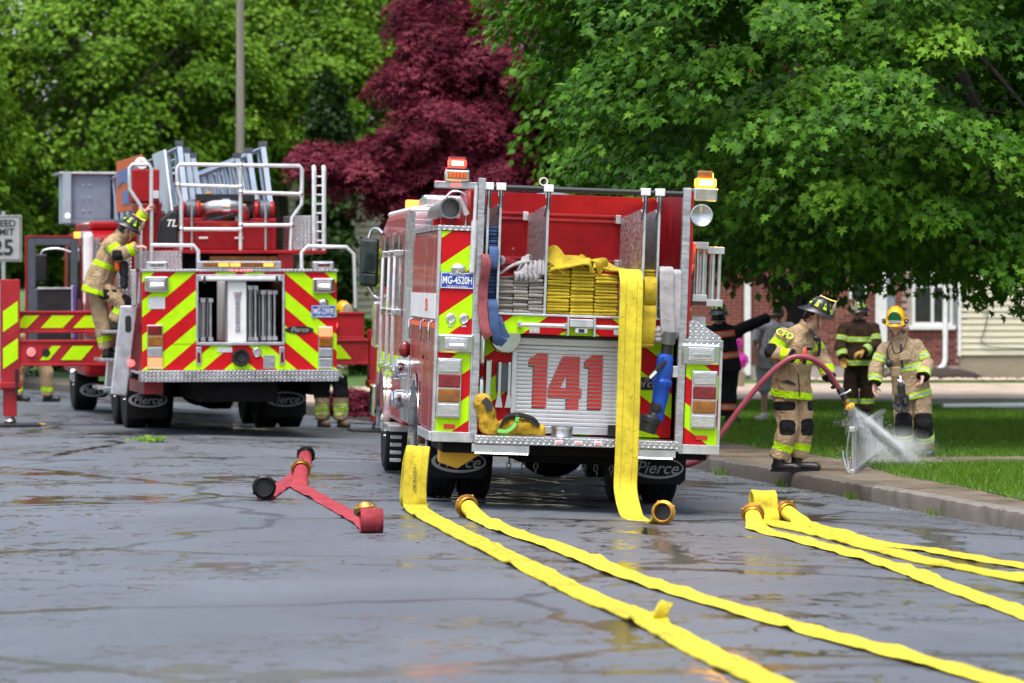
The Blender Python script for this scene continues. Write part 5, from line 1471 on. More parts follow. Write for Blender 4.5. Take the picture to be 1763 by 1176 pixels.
W = [(1, 0, 0), (1, 0, 0)] + [tuple(w) if w.x > 0 else tuple(-w) for w in W]
c0 = Vector((-1.105, 31.95, .105)); ax_ = Vector((1, .12, 0)).normalized()
for k in range(26):
    a = R(-80 - 20 * k); rr = .098 - .0012 * k; P.append(c0 + Vector((0, 0, 1)) * (rr * math.sin(a)) + ax_.cross(Vector((0, 0, 1))) * (-rr * math.cos(a))); W.append(tuple(ax_))
swell(h, P, W, .178, .014, M['h_pink'], tail=False)
coupling(h, (-2.08, 40.02, .115), (-.1, 1, .25), .098, M['brass'], .09); coupling(h, (-1.16, 32.22, .135), (-.1, .5, .9), .095, M['brass'], .07)
# ================================================================ LADDER TRUCK
lad = empty('ladder_truck', (-3.48, 52.0, 0), (0, 0, R(11)), 'red aerial ladder truck with raised rear railing, outriggers down and chevron tail', 'fire truck')
T_ = lad
# body masses
B('left_body', M['red'], T_, -1.25, -.58, .01, 2.2, .80, 2.085); B('left_body', M['red'], T_, -1.25, -.9, 2.2, 8.3, 1.15, 2.05)
B('right_body', M['red'], T_, .58, 1.25, .01, 2.2, .80, 2.085); B('right_body', M['red'], T_, .9, 1.25, 2.2, 8.3, 1.15, 2.05)
B('body_core', M['under'], T_, -.9, .9, 2.2, 8.4, .75, 2.0); B('tail_sill', M['red'], T_, -.58, .58, .02, 2.2, .80, 1.15)
for u0, u1, z0, z1 in ((-1.25, -.565, .836, 2.085), (.575, 1.25, .836, 2.085), (-.563, .573, .836, 1.148), (-.563, .573, 2.055, 2.085)): B('tail_panel', M['chev_l'], T_, u0, u1, -.006, .008, z0, z1, .002)
B('rear_bumper', M['diamond_xz'], T_, -1.275, 1.265, -.10, .25, .686, .832, .008); B('tail_cap', M['diamond_xz'], T_, -1.265, 1.265, -.03, .3, 2.088, 2.125, .006)
# ladder bay: frame, box, white guide, stowed ladders
f = MB()
for a, b, c, d in ((-.565, -.535, 1.15, 2.055), (.545, .575, 1.15, 2.055), (-.535, .545, 1.15, 1.19), (-.535, .545, 1.97, 2.055)): f.box(a, b, -.03, .02, c, d)
bay = f.build('ladder_bay', M['alu'], T_, bevel=.006)
for a, b, c, d in ((-.60, -.58, 1.15, 2.06), (.58, .60, 1.15, 2.06)): B('bay_wall', M['under'], bay, a, b, .03, 3, c, d, 0)
B('bay_back', M['under'], bay, -.58, .58, 2.1, 2.15, 1.15, 2.05, 0); B('bay_header', M['white'], bay, -.50, .51, -.045, -.031, 1.985, 2.03, .008)
for u in (-.46, .47): B('bay_catch', M['black'], bay, u - .015, u + .015, -.06, -.032, 1.94, 2.03, .004)
wc = B('bay_guide', M['white'], bay, -.15, .085, .02, 1.2, 1.192, 1.968, .006)
g_ = MB(); g_.prism([(-.08, .012, 1.83), (.03, .012, 1.83), (.005, .012, 1.72), (.005, .012, 1.32), (-.055, .012, 1.32), (-.055, .012, 1.72)], (0, .007, 0)); g_.build('guide_slot', M['alu_dull'], wc)
text('V', .07, (-.025, .009, 1.79), M['num_red'], wc, name='guide_mark')
# ladders lying inside the bay
def bay_ladder(us, lab, z0=1.20, z1=1.86):
    L = empty('stowed_ladder', lad.location, lad.rotation_euler, lab, 'ladder', 'ladders stowed in the truck bay')
    for u in us:
        for z in (z0, z1): MB().box(u - .03, u + .03, .12, 2.0, z, z + .05).build('rail', M['lad_alu'], L)
        for k in range(5):
            q = MB(); q.cyl((u, .16 + .35 * k, z0 + .05), (u, .16 + .35 * k, z1), .017, n=8); q.build('rung', M['lad_alu'], L, smooth=50)
bay_ladder((-.46, -.36), 'narrow aluminium ladder stowed left of the white guide', 1.20, 1.70)
bay_ladder((.15, .22), 'aluminium ladder stowed right beside the white guide')
bay_ladder((.32, .40, .47), 'wide aluminium ladder stowed at the right wall of the bay', 1.21, 1.80)
# lamps
for u0, u1, z0, z1 in ((-1.225, -.915, 1.83, 2.035), (.93, 1.225, 1.815, 2.015)):
    s = MB(); s.box(u0, u1, -.06, -.007, z0, z1); s = s.build('strobe_housing', M['chrome'], T_, bevel=.025)
    B('lens', M['lens_clear'], s, u0 + .05, u1 - .05, -.075, -.061, z0 + .04, z1 - .04, .008); B('lens_bar', M['glow_white'], s, u0 + .08, u1 - .08, -.082, -.076, z0 + .085, z1 - .085, .004)
lamp_box(T_, 'tail_lamp', -1.195, -.99, .855, 1.415, -.007, M['chrome'], [M['lens_red'], M['lens_amber'], M['lens_clear'], M['glow_tail']], depth=.03)
lamp_box(T_, 'tail_lamp', 1.005, 1.20, .85, 1.39, -.007, M['chrome'], [M['glow_tail'], M['lens_amber'], M['lens_clear'], M['lens_clear']], depth=.03)
licence(T_, .92, 1.235, 1.50, 1.66, -.008, 'MG-2397E')
q = MB(); q.ball((1.08, -.012, 1.70), (.065, .03, .045), 16, 9); q.build('plate_lamp', M['chrome'], T_, smooth=60)
ov = MB(); ov.prism([(.765 + .185 * math.cos(2 * math.pi * i / 28), -.014, 1.345 + .05 * math.sin(2 * math.pi * i / 28)) for i in range(28)], (0, .007, 0)); ov = ov.build('emblem', M['black'], T_)
text('Pierce', .09, (.765, -.0155, 1.345), M['flap_ink'], ov, name='emblem_word', shear=.35, extrude=.001)
q = MB(); q.lathe([(.02, .05), (.05, .055), (.055, .03), (.085, .035), (.09, .06), (.105, .06), (.115, .03), (.118, 0)], (.01, -.007, .99), (0, -1, 0), 30); q.build('inlet_cap', M['black'], T_, smooth=30)
q = MB(); q.lathe([(.02, .02), (.05, .02), (.06, .01), (.062, 0)], (.22, -.007, 1.06), (0, -1, 0), 20); q.build('drain_cap', M['alu'], T_, smooth=30)
B('inlet_plate', M['alu_dull'], T_, .30, .45, -.012, -.007, .85, 1.02, .004); B('door_panel', M['chev_l'], T_, -.87, -.60, -.012, -.007, 1.17, 1.47, .003)
for a, b, c, d in ((-1.17, -.96, 1.615, 1.765), (-.29, -.10, 1.06, 1.125)): B('notice_label', M['label'], T_, a, b, -.012, -.007, c, d, .002)
for u in (-.53, .54): s = B('marker_lamp', M['alu'], T_, u - .035, u + .035, -.03, -.007, .90, 1.13, .006); B('lens', M['lens_red'], s, u - .02, u + .02, -.036, -.031, .93, 1.06, .004)
for k in range(5): B('cap_marker', M['glow_red2'], T_, -.12 + k * .06, -.09 + k * .06, -.04, -.031, 2.10, 2.112, .002)
ab = B('traffic_arrow', M['alu'], T_, -.55, .53, -.03, .10, 2.13, 2.225, .008)
B('arrow_lens', M['lens_amber'], ab, -.48, .45, -.04, -.031, 2.15, 2.205, .012)
for u in (-.28, -.13, .30): B('arrow_lamp', M['glow_amber2'], ab, u, u + .13, -.047, -.041, 2.158, 2.197, .006)
for u in (-1.06, 1.08): q = B('clear_marker', M['lens_clear'], T_, u - .14, u + .14, .0, .2, 2.13, 2.225, .02); B('bulb', M['chrome'], q, u - .08, u + .08, -.01, -.001, 2.15, 2.2, .004)
# under-run, wheels
B('chassis', M['under'], T_, -.5, .5, .1, 11.5, .42, .80); B('side_skirt', M['maroon'], T_, -1.2, -.95, .3, 2.2, .52, .684); B('side_skirt', M['under'], T_, .95, 1.2, .3, 2.2, .50, .684)
for v in (3.0, 4.4):
    for u, s in ((-1.05, -1), (-.72, -1), (1.05, 1), (.72, 1)): wheel(T_, u, v, .53, .29, M['chrome'], s)
    q = MB(); q.cyl((-1, v, .53), (1, v, .53), .13); q.ball((0, v, .50), (.3, .28, .26)); q.build('rear_axle', M['under'], T_, smooth=50)
for u, s in ((-1.05, -1), (1.05, 1)): wheel(T_, u, 10.8, .53, .36, M['chrome'], s)
logo_flap(T_, -1.22, -.66, 2.35, .14, .52); logo_flap(T_, .62, 1.19, 2.35, .14, .52); logo_flap(T_, -1.2, -.75, 10.0, .20, .45)
# deck and turntable
B('deck', M['red'], T_, -1.0, 1.28, 1.1, 4.0, 2.33, 2.375, .008); B('deck_pedestal', M['under'], T_, -.85, .85, 1.4, 4.0, 2.126, 2.328)
for u in (-.75, .75): B('deck_riser', M['maroon'], T_, u - .1, u + .1, 1.15, 1.35, 2.126, 2.33)
B('amber_bay', M['lens_amber'], T_, -.25, .7, 1.2, 1.25, 2.15, 2.30, .01)
B('turret', M['red'], T_, -.50, .60, 1.45, 3.2, 2.376, 2.76, .02)
for u in (-.3, .17): B('turret_marker', M['white'], T_, u - .06, u + .06, 1.43, 1.449, 2.52, 2.55, .006)
B('turret_reflector', M['glow_amber2'], T_, -.42, -.28, 1.435, 1.449, 2.43, 2.52, .02) if False else None
for u in (-.455, .52):      # lift cylinder yokes
    for s in (-.10, .10):
        y = MB(); y.lathe([(.02, -.03), (.12, -.03), (.13, 0), (.12, .03), (.02, .03)], (u + s, 1.6, 2.90), (1, 0, 0), 22); y.build('yoke_disc', M['red'], T_, smooth=35)
    y = MB(); y.cyl((u - .06, 1.6, 2.90), (u + .06, 1.6, 2.90), .14, n=22); y.build('lift_cylinder', M['grey_dk'], T_, smooth=35)
    y = MB(); y.cyl((u, 1.42, 2.38), (u, 1.42, 2.98), .02, n=10); y.build('yoke_rod', M['alu'], T_, smooth=35)
    B('yoke_leg', M['red'], T_, u - .15, u + .15, 1.46, 1.9, 2.377, 2.80, .02)
el = MB(); el.tube([(-.27, 1.7, 2.80), (-.27, 1.65, 2.88), (-.18, 1.55, 2.94), (-.02, 1.5, 2.95), (.14, 1.55, 2.94), (.25, 1.65, 2.88), (.25, 1.7, 2.80)], .085, 16, smooth=5); el.build('waterway_elbow', M['alu'], T_, smooth=60)
el = MB(); el.cyl((-.05, 1.5, 2.95), (.05, 1.5, 2.95), .105, n=24); el.build('elbow_clamp', M['chrome'], T_, smooth=35)
B('ladder_foot', M['black'], T_, -.35, .42, 1.75, 2.4, 3.02, 3.12); B('ladder_foot', M['black'], T_, -.35, .42, 1.70, 2.2, 2.90, 2.96)
for u, z in ((-.2, 3.135), (-.28, 2.98), (.26, 2.975)): B('pin_handle', M['yellow_plastic'], T_, u - .035, u + .035, 1.66, 1.70, z - .014, z + .014, .006)
# aerial ladder: nested lattice sections lying forward over the cab
for i, (du, zt, zb, v0) in enumerate(((.56, 3.74, 2.98, 1.55), (.42, 3.66, 3.05, 1.95), (.30, 3.60, 3.10, 2.25))):
    for s in (-1, 1):
        u = .04 + s * du; q = MB(); v1 = 12.2
        slope = lambda v: -.018 * (v - 1.5)
        def bm(a, b, w=.034, h=.034):
            a = Vector(a); b = Vector(b); q.tube([a, b], w, 4)
        bm((u, v0 + .75, zt + slope(v0)), (u, v1, zt + slope(v1)), .034)
        bm((u, v0, zb + slope(v0)), (u, v1, zb + slope(v1)), .038)
        q.hexa([(u - .034, v0 - .03, zb), (u + .034, v0 - .03, zb), (u + .034, v0 + .05, zb), (u - .034, v0 + .05, zb)], [(u - .034, v0 + .71, zt + .04), (u + .034, v0 + .71, zt + .04), (u + .034, v0 + .79, zt + .04), (u - .034, v0 + .79, zt + .04)])
        v = v0 + .5; k = 0
        while v < v1 - .9:
            bm((u, v, zb + slope(v)), (u, v + .75, zt + slope(v + .75)), .020); v += .80; k += 1
        q.build('ladder_truss', M['grey_lad'], T_)
        MB().box(u - .05, u + .05, v0 + .69, v0 + .81, zt + .03, zt + .10).build('truss_cap', M['grey_dk'], T_)
    for k in range(22):
        v = v0 + .4 + k * .45; q = MB(); q.cyl((.04 - du, v, zb + .02 - .018 * (v - 1.5)), (.04 + du, v, zb + .02 - .018 * (v - 1.5)), .02, n=8); q.build('ladder_rung', M['grey_lad'], T_, smooth=50)
gs = MB(); gs.prism([(-.72, 3.9, 3.70), (-.72, 2.35, 3.72), (-.72, 1.45, 2.86), (-.72, 1.55, 2.72), (-.72, 2.2, 2.86), (-.72, 3.2, 3.3)], (.03, 0, 0)); gs.build('gusset_panel', mat('pale_panel', (.46, .51, .58), .45, var=.06), T_, bevel=.008)
M['sign_or'] = mat('sign_orange', (.55, .10, .012), .5, var=.1)
sb = B('ladder_sign', M['sign_or'], T_, -.74, -.71, 5.2, 8.8, 2.98, 3.74, .006)
q = MB(); q.prism([(-.752, 5.5, 3.62), (-.752, 8.5, 3.58), (-.752, 8.5, 3.34), (-.752, 7.6, 3.42), (-.752, 6.6, 3.32), (-.752, 5.5, 3.42)], (.011, 0, 0)); q.prism([(-.752, 5.9, 3.28), (-.752, 7.8, 3.28), (-.752, 7.8, 3.08), (-.752, 5.9, 3.08)], (.011, 0, 0)); q.build('sign_print', mat('sign_blue', (.10, .16, .36), .5), sb)
# basket
bk = MB(); bk.box(-1.16, 1.16, 11.7, 12.9, 2.85, 2.92); bk.box(-1.16, -1.12, 11.7, 12.9, 2.92, 3.62); bk.box(1.12, 1.16, 11.7, 12.9, 2.92, 3.62); bk.box(-1.12, 1.12, 12.86, 12.9, 2.92, 3.62); bk.box(-1.12, -.55, 11.7, 11.74, 2.92, 3.62); bk.box(.55, 1.12, 11.7, 11.74, 2.92, 3.62)
basket = bk.build('basket', M['grey_lad'], T_, bevel=.01)
B('basket_panel', mat('basket_pale', (.30, .36, .40), .5, var=.08), basket, -1.30, -1.17, 11.6, 12.4, 2.86, 3.66, .01); B('basket_rim', M['alu'], basket, -1.36, 1.2, 11.62, 12.95, 3.625, 3.66, .006)
for u in (-.98, -.88): 
    for z in (3.06, 3.26, 3.46): MB().cyl((u, 11.70, z), (u, 11.685, z), .018, n=8).build('bolt', M['alu'], basket)
for k in range(5): MB().cyl((-.5 + .09 * k, 11.5, 2.85), (-.5 + .09 * k, 11.55, 3.55), .02, n=8).build('basket_strut', M['grey_lad'], basket, smooth=50)
MB().cyl((-1.23, 11.59, 2.98), (-1.23, 11.60, 2.98), .03, n=10).build('basket_lamp', M['glow_white'], basket)
# railing round the operator stand
rails = [[(-.62, 1.2, 2.376), (-.62, 1.2, 3.05), (-.67, 1.2, 3.20), (-.67, 1.2, 3.45), (-.64, 1.2, 3.49), (.94, 1.2, 3.48), (.97, 1.2, 3.44), (.97, 1.2, 2.98), (.84, 1.2, 2.80), (.82, 1.2, 2.376)],
         [(.16, 1.2, 2.376), (.16, 1.2, 3.48)], [(-.66, 1.2, 3.22), (.16, 1.2, 3.20)], [(.16, 1.2, 3.13), (.95, 1.2, 3.11)], [(-.62, 1.2, 2.645), (.16, 1.2, 2.645)], [(.16, 1.2, 2.70), (.83, 1.2, 2.70)]]
for p in rails: MB().tube(p, .027, 10).build('guard_rail', M['grip'], T_, smooth=50)
fit = MB()
for u, z in ((.16, 3.48), (.16, 3.2), (.16, 3.13), (.16, 2.645), (.16, 2.7), (-.66, 3.22), (-.62, 2.645), (.95, 3.11), (.83, 2.7)): fit.ball((u, 1.2, z), .042, 10, 7)
fit.build('rail_fitting', M['chrome'], T_, smooth=60)
# left console and climbing rails
B('console', M['red'], T_, -1.25, -.89, 1.3, 1.8, 3.0, 3.43, .02); B('console_leg', M['red'], T_, -1.15, -.85, 1.4, 1.7, 2.376, 3.0, .02); B('console_lower', M['maroon'], T_, -1.2, -.92, 1.31, 1.75, 2.83, 2.998, .03)
B('notice_label', M['label'], T_, -.99, -.90, 1.285, 1.299, 3.05, 3.15, .002)
q = MB(); q.lathe([(.03, .1), (.07, .1), (.09, .0), (.06, .0), (.03, .04)], (-1.12, 1.4, 3.50), (0, -1, 0), 20, closed=True); q.build('console_lamp', M['white'], T_, smooth=40)
for p in ([(-1.04, .9, 2.12), (-1.04, .9, 3.42), (-1.07, .9, 3.48), (-1.28, .9, 3.48), (-1.32, .9, 3.44), (-1.32, .9, 3.16), (-1.18, .9, 2.95), (-1.18, .9, 2.12)],
          [(-.50, .3, 2.126), (-.50, .3, 2.36), (-.56, .3, 2.43), (-1.0, .3, 2.43), (-1.10, .3, 2.43)], [(.84, .3, 2.126), (.84, .3, 2.34), (.92, .3, 2.42), (1.42, .3, 2.41), (1.52, .3, 2.32), (1.54, .3, 1.62)],
          [(-1.22, .35, 2.12), (-1.26, .35, 1.68)]): MB().tube(p, .026, 10).build('grab_rail', M['grip'], T_, smooth=50)
B('tread_panel', M['diamond_xz'], T_, -1.24, -.62, 1.05, 1.09, 2.13, 2.36, .004); B('side_tread', M['diamond_xz'], T_, -1.45, -1.255, 1.30, 1.34, .72, 2.36, .004)
B('side_post', M['alu'], T_, -1.36, -1.30, .24, .29, 1.66, 2.12, .006)
# right tread box and access ladder
B('tread_box', M['diamond_xz'], T_, .86, 1.20, 1.25, 2.2, 2.376, 2.83, .006)
for u in (1.125, 1.255): MB().tube([(u, 1.15, 2.37), (u, 1.15, 3.42), (u + .01, 1.25, 3.47)], .03, 10).build('access_rail', M['grip'], T_, smooth=50)
for k in range(8): MB().cyl((1.125, 1.15, 2.5 + k * .12), (1.255, 1.15, 2.5 + k * .12), .012, n=8).build('access_rung', M['grip'], T_)
# hanging fall bag with markings
q = MB(); q.prism([(-.95, 1.15, 2.42), (-.66, 1.15, 2.40), (-.66, 1.15, 2.86), (-.74, 1.15, 2.90), (-.90, 1.15, 2.78)], (0, .14, 0)); fb = q.build('fall_bag', M['black'], T_, bevel=.03)
text('TL', .13, (-.76, 1.145, 2.72), M['white'], fb, name='bag_mark', shear=.3, bold=.003)
# cab, open door
cb = MB(); cb.prism([(-1.23, 8.6, .55), (-1.23, 8.6, 2.62), (-1.23, 8.9, 2.72), (-1.23, 11.4, 2.72), (-1.23, 12.2, 2.55), (-1.23, 12.5, .55)], (2.46, 0, 0)); cab2 = cb.build('cab', M['red'], T_, bevel=.07)
B('cab_pillar', M['diamond_xz'], T_, -1.245, -1.0, 8.5, 8.59, 1.0, 2.6, .006); B('cab_post', M['white'], T_, -1.27, -1.12, 8.3, 8.45, 1.6, 2.68, .05)
B('side_window', M['glass'], cab2, -1.245, -1.235, 9.3, 11.4, 1.7, 2.5, .01)
lb2 = B('cab_beacon', M['lens_clear'], T_, -1.28, -1.10, 8.75, 8.95, 2.60, 2.70, .01); B('lens', M['glow_amber2'], lb2, -1.36, -1.281, 8.74, 8.93, 2.605, 2.695, .01)
B('cab_roof_trim', M['red'], T_, -1.12, -.3, 8.9, 11.6, 2.73, 2.86, .04)
d = MB(); d.box(-2.02, -1.27, 9.3, 9.36, .75, 1.85)
for a, b, c, e in ((-2.02, -1.90, 1.85, 2.62), (-1.37, -1.27, 1.85, 2.62), (-1.90, -1.37, 2.50, 2.62)): d.box(a, b, 9.3, 9.36, c, e)
M['door_in'] = mat('door_lining_blue_grey', (.06, .075, .10), .5, var=.12)
dr = d.build('cab_door', M['door_in'], T_, bevel=.01)
B('door_lining', M['black'], dr, -1.88, -1.36, 9.27, 9.299, .80, 1.83, .02); B('door_sill', M['alu'], dr, -1.88, -1.36, 9.25, 9.299, 1.84, 1.87, .005); B('door_edge', M['red'], dr, -2.05, -2.021, 9.29, 9.40, .75, 2.64, .006); B('door_top', M['red'], dr, -2.02, -1.27, 9.29, 9.40, 2.622, 2.645, .006)
B('door_tag', M['label'], dr, -1.7, -1.48, 9.262, 9.269, 1.46, 1.51, .003); B('door_pull', mat('violet_grip', (.10, .05, .35), .4), dr, -1.335, -1.30, 9.22, 9.26, 1.1, 1.9, .01); B('door_pull', M['alu'], dr, -1.375, -1.34, 9.22, 9.26, 1.1, 1.9, .01)
q = MB(); q.box(-1.82, -1.62, 10.6, 10.72, 1.95, 2.38); q = q.build('mirror', M['black'], T_, bevel=.03)
MB().tube([(-1.24, 10.6, 2.40), (-1.45, 10.62, 2.46), (-1.66, 10.65, 2.44), (-1.72, 10.66, 2.37)], .016, 8, smooth=4).build('mirror_arm', M['alu'], q, smooth=60)
# outriggers
M['out_red'] = mat('outrigger_red', (.34, .008, .014), .42, var=.22, scale=4)
def slanted(o, us, v, z0, z1, s, lean=.16):
    for a, b in us:
        q = MB(); q.prism([(a, v, z0), (b, v, z0), (b + s * lean, v, z1), (a + s * lean, v, z1)], (0, -.004, 0)); q.build('reflective_patch', M['tape_y'], o)
def outrigger(sd, u1, v, z0, z1):
    b = MB(); a0, a1 = sorted((sd * .9, u1)); b.box(a0, a1, v, v + .22, z0, z1); b.box(a0, a1, v - .02, v + .24, z0 - .02, z0 + .012); b.box(a0, a1, v - .02, v + .24, z1 - .012, z1 + .02)
    return b.build('outrigger_beam', M['out_red'], T_, bevel=.006)
o = outrigger(-1, -2.55, 3.5, .84, 1.15); slanted(o, [(-2.28, -2.16), (-2.0, -1.72), (-1.5, -1.2)], 3.498, .90, 1.09, 1)
q = MB(); q.lathe([(.01, .02), (.062, .02), (.065, .0)], (-2.40, 3.498, 1.01), (0, -1, 0), 20); q = q.build('beam_lamp', M['alu'], o, smooth=35); MB().lathe([(.005, .03), (.045, .028), (.048, .0)], (-2.40, 3.477, 1.01), (0, -1, 0), 18).build('lens', M['glow_red2'], q)
q = MB(); q.lathe([(.01, .01), (.055, .01), (.055, .0)], (-2.20, 3.496, 1.0), (0, -1, 0), 20); q.build('beam_port', M['black'], o)
o = outrigger(-1, -2.55, 3.9, 1.28, 1.54); slanted(o, [(-2.62, -2.42), (-2.24, -1.94), (-1.80, -1.50)], 3.898, 1.33, 1.50, 1)
o = outrigger(1, 2.22, 3.5, .84, 1.15); slanted(o, [(1.30, 1.52), (1.62, 1.98)], 3.498, .90, 1.09, -1)
q = MB(); q.lathe([(.01, .02), (.03, .02), (.03, .0)], (1.52, 3.492, 1.0), (0, -1, 0), 14); q.build('beam_lamp', M['glow_red2'], o)
o = outrigger(1, 2.22, 3.9, 1.185, 1.52); q = MB(); q.lathe([(.01, .02), (.09, .02), (.095, .0)], (1.78, 3.898, 1.36), (0, -1, 0), 20); q = q.build('beam_lamp', M['maroon'], o, smooth=35); MB().lathe([(.005, .03), (.06, .028), (.062, .0)], (1.78, 3.877, 1.36), (0, -1, 0), 18).build('lens', M['glow_red2'], q)
def jack(u, v, ztop, sd):
    gw = Matrix.Rotation(R(11), 4, 'Z') @ Vector((u, v, 0)) + Vector(lad.location); gz = zr(gw.x, gw.y) if gw.x < xc(gw.y) else 0.0
    j = MB(); j.box(u - .13, u + .13, v - .13, v + .13, .50, ztop); j.box(u - .15, u + .15, v - .15, v + .15, .52, .60); j = j.build('jack', M['out_red'], T_, bevel=.008)
    B('jack_ram', M['out_red'], j, u - .09, u + .09, v - .09, v + .09, gz + .14, .50, .006)
    q = MB(); q.lathe([(.07, .02), (.09, .05), (.06, .09), (.06, .12)], (u, v, gz + .026), (0, 0, 1), 18); q.build('jack_foot', M['alu_dull'], j, smooth=35)
    B('jack_edge', M['alu_dull'], j, u - .165, u - .131, v - .12, v + .1, .25, ztop - .05, .004) if sd < 0 else None
    for z in (.78, 1.28): q = MB(); q.prism([(u - .10, v - .132, z), (u + .10, v - .132, z + .14), (u + .10, v - .132, z + .42), (u - .10, v - .132, z + .28)], (0, -.004, 0)); q.build('reflective_patch', M['tape_y'], j) if sd < 0 else None
    B('jack_latch', M['black'], j, u + .06, u + .10, v - .16, v - .131, .42, .78, .005)
jack(-2.68, 3.6, 1.99, -1); jack(2.36, 3.6, 1.30, 1)
for u, lab in ((-2.66, 'flat black outrigger pad under the roadside jack of the ladder truck'), (2.36, 'flat black outrigger pad under the kerbside jack of the ladder truck')):
    p = empty('jack_pad', lad.location, lad.rotation_euler, lab, 'pad', 'outrigger pads'); 
    w = Matrix.Rotation(R(11), 4, 'Z') @ Vector((u, 3.6, 0)) + Vector(lad.location)
    z0 = zr(w.x, w.y) if w.x < xc(w.y) else 0.0
    MB().box(u - .38, u + .38, 3.28, 3.92, z0 + .008, z0 + .040).build('plate', M['black'], p, bevel=.006)
    MB().tube([(u + .37, 3.5, z0 + .028), (u + .44, 3.55, z0 + .03), (u + .44, 3.65, z0 + .03), (u + .37, 3.7, z0 + .028)], .012, 6).build('rope_handle', M['yellow_plastic'], p)
# fold-down access stair on the left
st_ = MB(); st_.prism([(-1.50, .30, 1.66), (-1.27, .30, 1.66), (-1.42, .30, .50), (-1.63, .30, .52)], (0, .05, 0)); st_ = st_.build('stair_stringer', M['alu'], T_, bevel=.02)
q = MB(); q.prism([(-1.40 + .04 * math.cos(2 * math.pi * i / 20), .294, 1.42 + (.07 if math.sin(2 * math.pi * i / 20) > 0 else -.07) + .04 * math.sin(2 * math.pi * i / 20)) for i in range(20)], (0, .005, 0)); q.build('hand_slot', M['black'], st_)
s2 = MB(); s2.prism([(-1.52, 1.20, 1.66), (-1.30, 1.20, 1.66), (-1.42, 1.20, .50), (-1.63, 1.20, .52)], (0, .05, 0)); s2.build('stair_stringer', M['alu'], T_, bevel=.02)
for u, z in ((-1.62, .62), (-1.60, .98), (-1.56, 1.34)): B('stair_tread', M['diamond_xy'], T_, u - .16, u + .14, .351, 1.199, z - .04, z, .006)
q = MB(); q.lathe([(.01, .02), (.04, .015), (.045, 0)], (-1.36, .29, .92), (0, -1, 0), 14); q.build('stair_lamp', M['glow_red2'], T_, smooth=40)
MB().tube([(-1.36, .33, .82), (-1.1, .33, .74)], .02, 8).build('stair_strut', M['alu'], T_)
# fold-down ladder on the right behind the beam
for k, zz in enumerate((0, .12)): MB().tube([(1.30, 4.4, 1.32 + zz - .3), (2.0, 4.4, .62 + zz)], .022, 8).build('side_ladder_rail', M['grip'], T_, smooth=50)
for k in range(6): MB().cyl((1.36 + .1 * k, 4.4, 1.08 - .095 * k + .04), (1.36 + .1 * k, 4.4, .72 - .02 * k), .012, n=8).build('side_ladder_rung', M['grip'], T_)
# ================================================================ PEOPLE
def turnout(name, base, lime, silver, dark=(.012, .012, .013), w=.040, ws=.014):
    """turnout cloth: trim bands and dark pads follow attributes stored on the garment"""
    m, n, l, p = nodes(name)
    tc = n.new('ShaderNodeTexCoord'); ob = tc.outputs['Object']
    a = nz(n, l, 5, 6, .7, ob); f = nz(n, l, 140, 2, .5, ob)
    c = ramp(n, l, a.outputs[0], [(.28, tuple(q * .62 for q in base)), (.5, base), (.75, tuple(q * 1.15 for q in base))])
    at = n.new('ShaderNodeAttribute'); at.attribute_name = 'trim'
    ad = n.new('ShaderNodeAttribute'); ad.attribute_name = 'dark'
    col = mixc(n, l, mth(n, l, 'GREATER_THAN', ad.outputs['Fac'], .5), c.outputs[0], dark)
    isl = mth(n, l, 'LESS_THAN', at.outputs['Fac'], w)
    col = mixc(n, l, isl, col, lime)
    if silver: col = mixc(n, l, mth(n, l, 'LESS_THAN', at.outputs['Fac'], ws), col, silver)
    l.new(col, p.inputs['Base Color'])
    p.inputs['Roughness'].default_value = .8
    p.inputs['Specular IOR Level'].default_value = .15
    cr = nz(n, l, 9, 3, .5, ob, (1, 1, 1.6)); cr.inputs['Distortion'].default_value = 1.6
    fold = mth(n, l, 'ABSOLUTE', mth(n, l, 'SUBTRACT', cr.outputs[0], .5))
    hgt = mth(n, l, 'MULTIPLY_ADD', fold, 14.0, mth(n, l, 'MULTIPLY_ADD', a.outputs[0], 3.0, f.outputs[0]))
    bump(n, l, p, hgt, .55, .009)
    return m
LIME = (.46, .80, .008)
M['tan'] = turnout('tan_turnout', (.40, .285, .165), LIME, None, w=.036)
M['tan_s'] = turnout('tan_turnout_silver_trim', (.37, .275, .17), LIME, (.42, .43, .42), w=.036)
M['brown'] = turnout('brown_turnout_shaded', (.045, .027, .017), LIME, (.42, .43, .42), w=.036)  # brown taken darker so the tree shade sits in the cloth colour
M['blackgear'] = turnout('black_turnout_orange_trim', (.012, .012, .014), (.85, .13, .03), (.40, .35, .30), w=.042, ws=.016)
M['shirt'] = turnout('grey_tshirt', (.44, .43, .49), (.3, .3, .3), None)
M['shorts'] = turnout('pale_grey_shorts', (.34, .35, .39), (.3, .3, .3), None)
M['glove_b'] = mat('black_glove', (.014, .014, .015), .7, var=.4, scale=20)
M['glove_y'] = mat('yellow_leather_glove', (.45, .26, .05), .7, var=.3, scale=20)
M['boot'] = mat('black_rubber_boot', (.012, .012, .013), .4, var=.3)
M['helm_b'] = mat('black_helmet', (.010, .010, .011), .28, var=.3, spec=.6)
M['helm_y'] = mat('yellow_helmet', (.80, .42, .01), .3, var=.08)
M['helm_r'] = mat('red_helmet', (.55, .02, .02), .3, var=.1)
M['shield_g'] = mat('green_shield', (.006, .10, .03), .35, var=.2)
M['shield_w'] = mat('cream_shield', (.5, .42, .3), .5, var=.2)
M['sneaker'] = mat('pale_shoe', (.42, .40, .36), .6, var=.2, scale=30)

